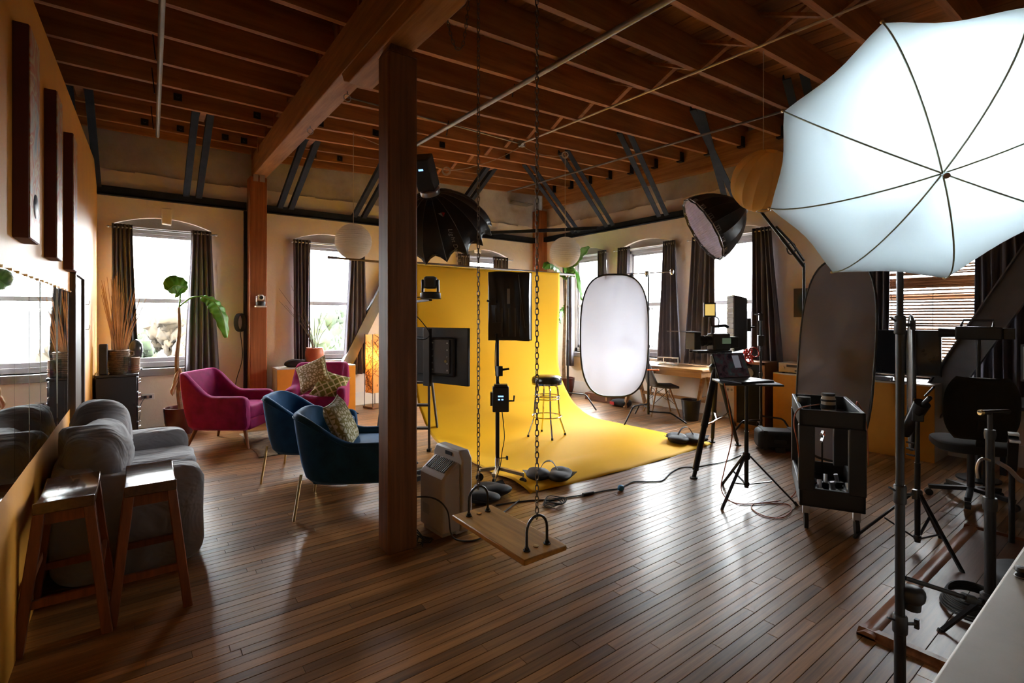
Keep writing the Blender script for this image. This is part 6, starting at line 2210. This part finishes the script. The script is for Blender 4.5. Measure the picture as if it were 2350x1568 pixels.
def oval_paint():
    m, nt, nd, lk, b = base_mat('oval_paint')
    tc = nd.new('ShaderNodeTexCoord').outputs['Object']
    mp = nd.new('ShaderNodeMapping')
    mp.inputs['Location'].default_value = (0, 0, -1.06)
    mp.inputs['Scale'].default_value = (1, 9.5, 5.6)
    lk.new(tc, mp.inputs['Vector'])
    g = nd.new('ShaderNodeTexGradient')
    g.gradient_type = 'SPHERICAL'
    lk.new(mp.outputs[0], g.inputs[0])
    lk.new(ramp(nd, lk, g.outputs['Fac'], [(0.0, (0.10, 0.075, 0.055)), (0.15, (0.07, 0.08, 0.06)), (0.35, (0.03, 0.055, 0.07)), (0.55, (0.02, 0.06, 0.10)), (0.7, (0.012, 0.03, 0.06)), (0.9, (0.01, 0.02, 0.05))]), b.inputs['Base Color'])
    return m


MB().box(-0.032, -0.03, -0.13, 0.13, 0.005, 0.375).build('painted_face', oval_paint(), t)

# ---- gridded softbox on a boom
SH = atd(1706, 474, 5.9)
scr = (Rt * -0.865 + Vector((0, 0, -0.5))).normalized()
SA = (scr * 0.985 + Fh * 0.10).normalized()
t = thing('grid_softbox', 'black parabolic softbox with a honeycomb grid pointing down into the room', 'softbox', SH)
FM2 = frame((0, 0, 0), SA)
RR2, DP2 = 0.415, 0.53
rs = []
for k in range(9):
    q = k / 8
    r = 0.08 + (RR2 - 0.08) * math.sin(q * PI / 2) ** 0.9
    zz = 0.02 + DP2 * q ** 1.15
    rs.append([((r - 0.02 * q * abs(math.sin(a * 8))) * math.cos(a), (r - 0.02 * q * abs(math.sin(a * 8))) * math.sin(a), zz) for a in [2 * PI * j / 64 for j in range(64)]])
MB(FM2).rings(rs, caps=False).build('canopy', m_domeb, t, solid=0.004, ang=14)
for j in range(16):
    MB(FM2).tube([Vector((r[j * 4][0] * 1.008, r[j * 4][1] * 1.008, r[j * 4][2])) for r in rs], 0.0025, 5).build('rib', M('seam_grey', (0.07, 0.07, 0.08), 0.5) if 'seam_grey' not in bpy.data.materials else bpy.data.materials['seam_grey'], t)
MB(FM2).lathe([(RR2 * 0.97, DP2 - 0.05), (0.2, DP2 - 0.045), (0.002, DP2 - 0.045)], n=40).build('diffuser', translucent('grid_diffuser', (0.75, 0.73, 0.80), (0.7, 0.68, 0.76), 0.4), t)
mb = MB(FM2)
m_gridm = M('grid_cloth', (0.62, 0.60, 0.66), 0.8)
n = 15
for i in range(-n, n + 1):
    o = i * RR2 / (n + 0.5)
    hl = math.sqrt(max(0, (RR2 * 0.965) ** 2 - o * o))
    mb.box(o - 0.0025, o + 0.0025, -hl, hl, DP2 - 0.045, DP2 - 0.006)
    mb.box(-hl, hl, o - 0.0025, o + 0.0025, DP2 - 0.045, DP2 - 0.006)
mb.build('honeycomb_grid', m_gridm, t, kind='stuff')
MB(FM2).tube([(RR2 * 0.99 * math.cos(q), RR2 * 0.99 * math.sin(q), DP2) for q in [2 * PI * i / 48 for i in range(48)]], 0.006, 6, True).build('rim', m_alu, t)
MB(FM2).lathe([(0.09, 0.0), (0.095, 0.02), (0.08, 0.03)], n=24).build('speed_ring', m_alu, t)
area('grid_lamp', FM2 @ Vector((0, 0, 0.12)), SA, 0.15, 60, (0.97, 0.95, 1.0), t)
LA2 = frame((0, 0, 0), -SA)
MB(LA2).box(-0.06, 0.06, -0.06, 0.06, 0.0, 0.20).build('lamp_head', m_black, t, 0.01)
be = atd(1845, 612, 5.95)
t = thing('lamp_boom', 'black boom arm reaching up from behind the grey reflector', 'boom arm', be)
b0 = SH - SA * 0.12 - be
MB().cyl(b0, (0, 0, 0), 0.016, n=10).cyl(b0 * 0.45, (0.0, 0, 0.0), 0.02, n=10).build('boom', m_blackm, t)
MB().tube(curve_pts([b0 * 0.55 + Vector((0, 0, 0.05)), b0 * 0.40 + Vector((0, 0, 0.07)), b0 * 0.22 + Vector((0, 0, 0.09)), Vector((0, 0, 0.07))], 6), 0.016, 6).build('grip_head', m_black, t)
mb = MB()
for k in range(3):
    cc = b0 * 0.24 + Vector((0, 0, 0.03))
    mb.tube([cc + (Rt * math.cos(q) * 0.05 + Vector((0, 0, 0.07 * math.sin(q)))) + Fh * 0.01 * k for q in [2 * PI * i / 14 for i in range(14)]], 0.004, 5, True)
mb.build('coiled_lead', m_rubber, t)
MB().cyl((0, 0, 0.04), (0, 0, -be.z + 0.14), 0.016, n=12).build('pole', m_blackm, t)
for k in range(3):
    a = 0.3 + k * 2 * PI / 3
    MB().tube([(0, 0, -be.z + 0.16), (0.16 * math.cos(a), 0.16 * math.sin(a), -be.z + 0.16), (0.27 * math.cos(a), 0.27 * math.sin(a), -be.z + 0.012)], 0.011, 8).build('leg', m_blackm, t)

# ---- tall grey reflector
Lp, Rp = atd(1835, 728, 5.55), atd(2006, 728, 4.92)
c = (Lp + Rp) / 2
c.z = 1.07
wv = Rp - Lp
oval('reflector', 'tall grey oval fabric panel leaning behind the black trolley', 'reflector', c, (wv.y, -wv.x, 0.10), wv.length * 1.02, 2.12, m_refg, m_black, 3.0)

# ---- utility trolley
ld = Vector((0.889, 0.457, 0))
wd = Vector((0.457, -0.889, 0))
cc = Vector((3.83, 1.435, 0)) + ld * 0.40
t = thing('utility_trolley', 'black plastic two-shelf utility trolley on casters', 'trolley', (cc.x, cc.y, 0), math.atan2(wd.y, wd.x))
m_cart = M('trolley_black', (0.020, 0.020, 0.022), 0.48, var=0.15, bump=0.1, bs=200)
HWc, HLc = 0.195, 0.40


def tray(z0, z1, nm):
    mb = MB()
    mb.box(-HWc, HWc, -HLc, HLc, z0, z0 + 0.02)
    for s in (-1, 1):
        mb.box(s * HWc - 0.012 - 0.012 * s, s * HWc + 0.012 - 0.012 * s, -HLc, HLc, z0, z1)
        mb.box(-HWc, HWc, s * HLc - 0.012 - 0.012 * s, s * HLc + 0.012 - 0.012 * s, z0, z1)
    return mb.build(nm, m_cart, t, 0.005)


tray(0.73, 0.85, 'top_tray')
tray(0.17, 0.30, 'bottom_tray')
for sx in (-1, 1):
    for sy in (-1, 1):
        MB().box(sx * HWc - 0.05 - 0.045 * sx, sx * HWc + 0.05 - 0.045 * sx, sy * HLc - 0.03 - 0.025 * sy, sy * HLc + 0.03 - 0.025 * sy, 0.28, 0.74).build('upright', m_cart, t, 0.008)
        cs = MB().lathe([(0.035, -0.014), (0.058, -0.012), (0.058, 0.012), (0.035, 0.014)], n=20, m=frame((sx * (HWc - 0.045), sy * (HLc - 0.05), 0.058), (1, 0, 0))).build('caster', m_rubber, t)
        MB().box(sx * (HWc - 0.045) - 0.022, sx * (HWc - 0.045) + 0.022, sy * (HLc - 0.05) - 0.02, sy * (HLc - 0.05) + 0.02, 0.10, 0.17).build('fork', m_alu, cs, 0.003)
TM = T(cc.x, cc.y, 0) @ RZ(math.atan2(wd.y, wd.x))


def on_tray(x, y, z):
    return TM @ Vector((x, y, z))


t = thing('telephoto_lens', 'white telephoto lens standing on the trolley top', 'lens', on_tray(0.01, -0.13, 0.75))
MB().lathe([(0.052, 0), (0.052, 0.05), (0.045, 0.06), (0.047, 0.09), (0.047, 0.15), (0.043, 0.155), (0.043, 0.175), (0.03, 0.176)], n=24).build('barrel', M('lens_white', (0.58, 0.54, 0.46), 0.45), t)
for z, h in ((0.075, 0.03), (0.13, 0.012)):
    MB().lathe([(0.0475, 0), (0.0495, 0.002), (0.0495, h), (0.0475, h + 0.002)], (0, 0, z), 24).build('grip_ring', m_rubber, t)
MB().lathe([(0.044, 0), (0.044, 0.018), (0.001, 0.018)], (0, 0, 0.17), 20).build('cap', m_black, t)
t = thing('zoom_lens', 'black camera lens standing at the trolley corner', 'lens', on_tray(-0.14, -0.06, 0.75))
MB().lathe([(0.038, 0), (0.042, 0.03), (0.042, 0.10), (0.045, 0.105), (0.045, 0.13), (0.03, 0.131)], n=22).build('barrel', m_black, t)
MB().lathe([(0.043, 0), (0.045, 0.003), (0.045, 0.035), (0.043, 0.038)], (0, 0, 0.05), 22).build('grip_ring', m_rubber, t)
MB().lathe([(0.044, 0), (0.044, 0.012), (0.001, 0.012)], (0, 0, 0.13), 20).build('cap', m_black, t)
t = thing('cable_loop', 'orange cable looped across the trolley top', 'cable', on_tray(0, 0, 0), math.atan2(wd.y, wd.x))
MB().tube(curve_pts([(-0.17, -0.10, 0.756), (-0.05, -0.25, 0.756), (0.10, -0.26, 0.758), (0.18, -0.1, 0.756), (0.205, 0.0, 0.87), (0.27, 0.05, 0.70), (0.28, 0.02, 0.40)], 8), 0.004, 6).build('lead', m_cabo, t)
t = thing('shallow_dish', 'shallow clear dish on the trolley top', 'dish', on_tray(-0.02, -0.26, 0.75))
MB().lathe([(0.04, 0), (0.055, 0.012), (0.053, 0.012), (0.038, 0.003), (0.001, 0.003)], n=22).build('dish', M('dish_grey', (0.16, 0.16, 0.17), 0.25), t)
MB().ell((0.0, 0, 0.012), 0.022, 0.016, 0.010).build('cloth', M('lens_cloth', (0.10, 0.10, 0.11), 0.8), t)
for k, (x, y, a, lb) in enumerate(((0.13, -0.22, 0.4, 'steel clamp lying near the trolley top rim'), (0.16, -0.10, 0.9, 'second steel clamp deeper on the trolley top'))):
    t = thing('metal_clamp', lb, 'clamp', on_tray(x, y, 0.752), a, 'clamps on the trolley')
    MB().cyl((-0.06, 0, 0.016), (0.06, 0, 0.016), 0.014, n=10).build('barrel', m_alu, t)
    MB().cbox((0.05, 0, 0.02), 0.035, 0.05, 0.035).build('jaw', m_blackm, t, 0.004)
r6 = random.Random(4)
for k, (x, y) in enumerate(((-0.13, -0.2), (-0.05, -0.22), (0.05, -0.2), (0.13, -0.22), (0.0, -0.05), (0.1, 0.02), (-0.1, 0.03))):
    lb = ('steel grip clamp at the near corner of the lower shelf, left-hand end', 'steel grip clamp second along the near edge of the lower shelf', 'steel grip clamp third along the near edge of the lower shelf', 'steel grip clamp at the outer end of the lower shelf edge', 'steel grip clamp in the middle of the lower shelf', 'steel grip clamp deep on the lower shelf, outer side', 'steel grip clamp deep on the lower shelf, inner side')[k]
    t = thing('grip_clamp', lb, 'clamp', on_tray(x, y, 0.18), r6.uniform(0, 6), 'clamps on the trolley')
    MB().cyl((0, 0, 0.0), (0.03, 0.0, 0.13), 0.014, n=10).build('spigot', m_alu, t)
    MB().cbox((0.012, 0, 0.05), 0.06, 0.045, 0.05).build('body', m_blackm, t, 0.006)
    MB().cyl((0.01, 0.02, 0.05), (0.01, 0.07, 0.06), 0.006, n=8).build('screw', m_chrome, t)
t = thing('spring_clamp', 'orange-tipped spring clamp hung behind the trolley uprights', 'clamp', on_tray(0.02, 0.36, 0.52), 0.3)
for s in (-1, 1):
    MB().tube(curve_pts([(-0.09, 0, s * 0.03), (-0.02, 0, s * 0.02), (0.03, 0, s * 0.03), (0.10, 0, s * 0.012)], 5), 0.010, 6).build('arm', m_alu, t)
    MB().ell((0.10, 0, s * 0.012), 0.02, 0.016, 0.012).build('tip', bpy.data.materials['orange_plastic'], t)
MB().bar((0.02, 0, -0.30), (0.02, 0, 0.02), 0.012, 0.012).build('post', m_blackm, t)

# ---- stand with folded boom head and silver reflector
T1 = Vector((4.02, 1.01, 0))
t = tripod('folding_stand', 'black tripod stand with a drooping boom head beside the tall light stand', T1, 0.86, math.radians(113), 0.33, 0.36, 0.08, 0.016)
bh = [(0, 0, 0.84), (-0.02, 0.03, 0.92)]
MB().cbox((0, 0, 0.88), 0.06, 0.06, 0.10).cyl((0.0, 0.0, 0.9), (-0.05, 0.09, 1.0), 0.014, n=10).build('swivel_head', m_black, t, 0.006)
MB().cyl((-0.02, 0.03, 0.95), (0.05, -0.10, 0.72), 0.045, 0.03, 14).build('boom_head', m_black, t)
MB().cyl((0.01, 0.0, 0.97), (0.07, -0.10, 0.76), 0.008, n=8).build('rail', m_chrome, t)
MB().tube([(-0.03, 0.05, 1.0), (-0.06, 0.13, 1.07)], 0.006, 6).build('lever', m_black, t)
for z in (0.60, 0.64, 0.68):
    MB().cyl((0.012, -0.012, z), (0.05, -0.04, z), 0.006, n=6).build('knob', m_black, t)
c = atd(2091, 878, 3.9)
oval('silver_reflector', 'silver collapsible reflector seen edge-on behind the tall light stand', 'reflector', c, Vector((-0.32, 0.99, 0.0)), 0.60, 1.04, m_silver, m_black, 2.2)

# ---- right-hand work table and what stands on it
t = thing('work_table', 'black work table at the edge of the room before the far curtain', 'table', (6.0, 0.36, 0))
MB().box(-0.15, 0.62, 0, 0.68, 0.72, 0.75).build('top', m_black, t, 0.004)
for x in (-0.11, 0.57):
    for y in (0.04, 0.64):
        MB().box(x - 0.02, x + 0.02, y - 0.02, y + 0.02, 0, 0.72).build('leg', m_blackm, t)
MB().box(-0.11, 0.57, 0.03, 0.05, 0.62, 0.72).box(-0.11, 0.57, 0.63, 0.65, 0.62, 0.72).build('apron', m_blackm, t)
t = thing('video_mixer', 'dark electronic mixer box with cables on the work table', 'mixer', (6.10, 0.52, 0.75), 0.1)
MB().box(-0.16, 0.16, -0.2, 0.2, 0.01, 0.16).build('body', M('mixer_blue', (0.03, 0.04, 0.05), 0.4), t, 0.01)
MB().prism([(-0.18, 0.16), (0.16, 0.16), (0.16, 0.20), (-0.10, 0.19)], -0.19, 0.19, 'xz').build('panel', m_black, t)
for k in range(6):
    y = -0.16 + k * 0.06
    MB().tube(curve_pts([(-0.16, y, 0.06), (-0.24, y + 0.03, 0.09), (-0.28, y - 0.02, 0.03), (-0.22, y + 0.10, 0.008)], 5), 0.004, 5).build('lead', (m_rubber, m_white)[k % 3 == 0], t)
t = thing('camcorder', 'shoulder video camera raised on a short post above the work table', 'camera', atd(2245, 775, 4.6), math.radians(100))
MB().box(-0.16, 0.16, -0.06, 0.06, -0.02, 0.10).build('body', m_black, t, 0.012)
MB().cyl((0.16, 0, 0.04), (0.28, 0, 0.04), 0.04, 0.045, 16).build('lens', m_black, t)
MB().tube([(-0.10, 0, 0.10), (-0.10, 0, 0.16), (0.10, 0, 0.16), (0.12, 0, 0.10)], 0.011, 8).build('handle', m_black, t)
MB().box(-0.24, -0.16, -0.045, 0.045, -0.01, 0.09).build('battery', m_black, t, 0.006)
MB().box(-0.02, 0.08, -0.064, -0.06, 0.0, 0.03).build('tally_panel', M('tally_orange', (0.4, 0.2, 0.1), 0.4, emit=(1, 0.5, 0.25), es=0.3), t)
MB().cyl((0, 0, -0.02), (0, 0, -0.45), 0.016, n=10).build('post', m_blackm, t)
p = atd(2245, 775, 4.6)
MB().cyl((0, 0, -0.45), (0, 0, 0.012 - p.z), 0.02, n=10).lathe([(0.16, -p.z), (0.16, 0.015 - p.z), (0.03, 0.02 - p.z)], n=20).build('pedestal', m_blackm, t)
t = thing('edge_monitor', 'monitor with pale screen at the very edge above the work table', 'monitor', (6.42, 0.62, 0.75), math.radians(-18))
MB().box(-0.02, 0.02, -0.26, 0.26, 0.16, 0.50).build('case', m_black, t, 0.006)
MB().box(-0.023, -0.02, -0.24, 0.24, 0.18, 0.48).build('panel', M('grey_screen', (0.25, 0.27, 0.27), 0.3), t)
MB().box(-0.08, 0.08, -0.12, 0.12, 0, 0.012).box(-0.01, 0.02, -0.03, 0.03, 0.012, 0.2).build('foot', m_black, t)
# ---- office chair
t = thing('office_chair', 'dark upholstered office chair beside the work table', 'chair', (5.45, 1.02, 0), math.radians(115))
m_off = FABRIC('office_fabric', (0.03, 0.027, 0.026), 500)
MB().ell((0, 0, 0.46), 0.25, 0.24, 0.05, 0.5).build('seat', m_off, t)
mb = MB()
mb.grid(lambda a, b: ((2 * a - 1) * 0.22 * (1 - 0.35 * abs(2 * b - 1) ** 3), 0.24 + 0.05 * b - 0.05 * (2 * a - 1) ** 2, 0.55 + 0.48 * b), 12, 14)
mb.build('backrest', m_off, t, solid=0.05, ang=80)
MB().bar((0, 0.2, 0.42), (0, 0.29, 0.70), 0.06, 0.015).build('back_bar', m_black, t)
MB().cyl((0, 0, 0.08), (0, 0, 0.42), 0.025, n=12).build('column', m_blackm, t)
for k in range(5):
    a = k * 2 * PI / 5
    lg = MB().bar((0, 0, 0.10), (0.27 * math.cos(a), 0.27 * math.sin(a), 0.075), 0.04, 0.03).build('base_spoke', m_black, t)
    MB().lathe([(0.012, -0.02), (0.028, -0.018), (0.028, 0.018), (0.012, 0.02)], n=14, m=frame((0.27 * math.cos(a), 0.27 * math.sin(a), 0.029), (-math.sin(a), math.cos(a), 0))).build('caster', m_rubber, lg)

# ---- near stand beyond the counter
T2 = atd(2272, 728, 2.35)
T2.z = 0
t = tripod('grip_stand', 'black stand rising beyond the stone counter at the picture edge', T2, 1.06, 0.4, 0.24, 0.17, 0.05, 0.022, secs=((0.04, 0.62, 0.021), (0.62, 0.95, 0.0165), (0.95, 1.05, 0.010)))
MB().lathe([(0.026, -0.03), (0.028, 0), (0.026, 0.03)], (0, 0, 0.62), 14).build('collar', m_black, t)
MB().lathe([(0.02, -0.025), (0.022, 0), (0.02, 0.02)], (0, 0, 0.95), 14).build('collar', m_black, t)
hm = RZ(-YAW - 0.4)
MB(hm).cyl((-0.05, 0, 1.05), (0.09, 0, 1.055), 0.011, n=10).build('cross_pin', m_blackm, t)
MB(hm).cyl((-0.05, 0, 1.05), (-0.035, 0, 1.05), 0.0125, n=10).build('pin_end', m_brass, t)
MB(hm).tube(curve_pts([(-0.02, -0.02, 0.83), (-0.07, -0.03, 0.84), (-0.09, -0.03, 0.80), (-0.085, -0.03, 0.75)], 5), 0.006, 6).build('wing_lever', m_alu, t)
MB(hm).tube(curve_pts([(0.02, -0.02, 0.82), (0.07, -0.02, 0.79), (0.12, -0.02, 0.74), (0.17, -0.02, 0.72)], 5), 0.010, 6).build('wing_lever', m_alu, t)
t = thing('knee_clamp', 'black folding clamp with silver pads leaning at the picture edge', 'clamp', atd(2325, 1030, 3.2), 0.2)
fz = t.location.z
MB().bar((-0.03, 0, 0.08), (0.10, 0, -0.16), 0.05, 0.03).bar((0.10, 0, -0.16), (0.20, 0, -0.10), 0.04, 0.03).build('body', m_black, t, 0.005)
MB().cbox((-0.03, 0, 0.10), 0.07, 0.05, 0.012).cbox((-0.12, 0, 0.07), 0.06, 0.05, 0.012).build('pad', m_alu, t)
MB().cyl((0.10, 0, -0.14), (0.10, 0, -fz), 0.016, n=10).lathe([(0.13, -fz), (0.13, 0.014 - fz), (0.02, 0.02 - fz)], (0.10, 0, 0), 18).build('post', m_blackm, t)
# bag and coil on the boards behind it
t = thing('kit_bag', 'dark soft kit bag on the floor beyond the stone counter', 'bag', (3.72, 0.42, 0.028), 0.4)
mb = MB()
cushion(mb, (0, 0, 0.07), 0.24, 0.18, 0.07, 0.55, 0.012, 51)
mb.build('body', m_bag, t, ang=80)
MB().tube(curve_pts([(-0.24, -0.1, 0.04), (-0.34, -0.02, 0.03), (-0.33, 0.08, 0.03), (-0.2, 0.12, 0.06)], 6), 0.01, 6).build('strap', m_rubber, t)
t = thing('cable_pile', 'flat coil of thick black cable on the raised floor hatch', 'cable', (3.40, 0.63, 0.03), group='floor cables')
mb = MB()
for k in range(7):
    mb.tube([((0.17 - 0.006 * k) * math.cos(q), (0.12 - 0.004 * k) * math.sin(q), 0.008 + 0.009 * k + 0.004 * math.sin(2 * q + k)) for q in [2 * PI * i / 30 for i in range(30)]], 0.0065, 5, True)
mb.build('coil', m_rubber, t)

# ---- floor hatch: framed panel of planks
t = thing('floor_hatch', 'raised wooden floor hatch with a wooden frame by the counter', 'floor hatch', (0, 0, 0))
m_hatchf = WOOD('hatch_frame', (0.13, 0.045, 0.018), (0.27, 0.11, 0.045), (1, 14, 14), 2, 0.35, 0.1)[0]
m_hatch = WOOD('hatch_plank', (0.11, 0.055, 0.035), (0.21, 0.11, 0.07), (1, 22, 10), 2.2, 0.33, 0.2, world=True, rndv=0.12)[0]
X0, X1, Y0, Y1 = 2.72, 4.75, -0.35, 0.915
for a, b, c_, d in ((X0, X1, Y1 - 0.075, Y1), (X0, X1, Y0, Y0 + 0.075)):
    MB().prism([(c_, 0), (d, 0), (d, 0.010), (d - 0.03, 0.028), (c_ + 0.015, 0.028), (c_, 0.02)], a, b, 'yz').build('frame_rail', m_hatchf, t)
for a, b in ((X0, X0 + 0.075), (X1 - 0.075, X1)):
    MB().prism([(a, 0), (b, 0), (b, 0.024), (a + 0.03, 0.029), (a, 0.010)], Y0, Y1, 'xz').build('frame_rail', m_hatchf, t)
y = Y0 + 0.075
while y < Y1 - 0.076:
    e = min(y + 0.19, Y1 - 0.075)
    MB().box(X0 + 0.076, X1 - 0.076, y + 0.001, e - 0.001, 0, 0.020).build('plank', m_hatch, t, 0.0015)
    y = e

# ---- stone counter in the near corner
m_stone = PLASTER('beige_stone', (0.50, 0.43, 0.33), (0.38, 0.32, 0.24), 0.45, 0.05, 2.5)
t = thing('stone_counter', 'beige stone worktop in the near corner', 'counter', (0.40, -0.55, 0))
MB().box(0, 2.3, 0, 0.775, 0.91, 0.95).build('worktop', m_stone, t, 0.006)
MB().box(0.03, 2.27, 0.03, 0.70, 0.09, 0.91).build('base_cabinet', m_cabw, t, 0.004)
MB().box(0.06, 2.24, 0.06, 0.66, 0, 0.09).build('plinth', m_black, t)
for k in range(4):
    d = MB().box(0.06 + k * 0.55, 0.58 + k * 0.55, 0.70, 0.718, 0.13, 0.88).build('door', m_cabw, t, 0.004)
    MB().cyl((0.52 + k * 0.55, 0.74, 0.70), (0.52 + k * 0.55, 0.74, 0.82), 0.006, n=8).build('handle', m_alu, d)

# ---- small things: wire tangle by the pillar, knob on the worktop, duct bracket in the corner
t = thing('wire_tangle', 'thin tangle of wires on the floor at the pillar foot', 'cable', (1.50, 3.03, 0), group='floor cables')
r7 = random.Random(8)
for k in range(5):
    MB().tube(curve_pts([(-0.03, r7.uniform(-.04, .05), 0.02 + 0.02 * k), (0.03, r7.uniform(-.07, .06), 0.012), (0.07, r7.uniform(-.08, .08), 0.02), (0.03, r7.uniform(-.09, .02), 0.008), (-0.02, r7.uniform(-.08, .0), 0.006)], 6), 0.0035, 5).build('lead', m_rubber, t)
kp = onz(2344, 1326, 0.95)
t = thing('worktop_knob', 'tiny dark knob on the stone worktop', 'jar', kp)
MB().lathe([(0.010, 0), (0.011, 0.006), (0.007, 0.010), (0.012, 0.016), (0.010, 0.022), (0.001, 0.023)], n=16).build('body', m_black, t)
MB().lathe([(0.0112, 0.002), (0.0118, 0.003), (0.0112, 0.004)], n=16).build('band', m_alu, t)
p = ony(1195, 468, YA - 0.15)
t = thing('duct_bracket', 'grey metal duct bracket high on the wall in the corner', 'bracket', (p.x, YA, p.z))
MB().box(-0.18, 0.28, -0.22, 0, 0.0, 0.03).build('plate', m_pipe, t, 0.004)
MB().box(-0.18, 0.28, -0.03, 0, 0.03, 0.09).build('flange', m_pipe, t, 0.004)
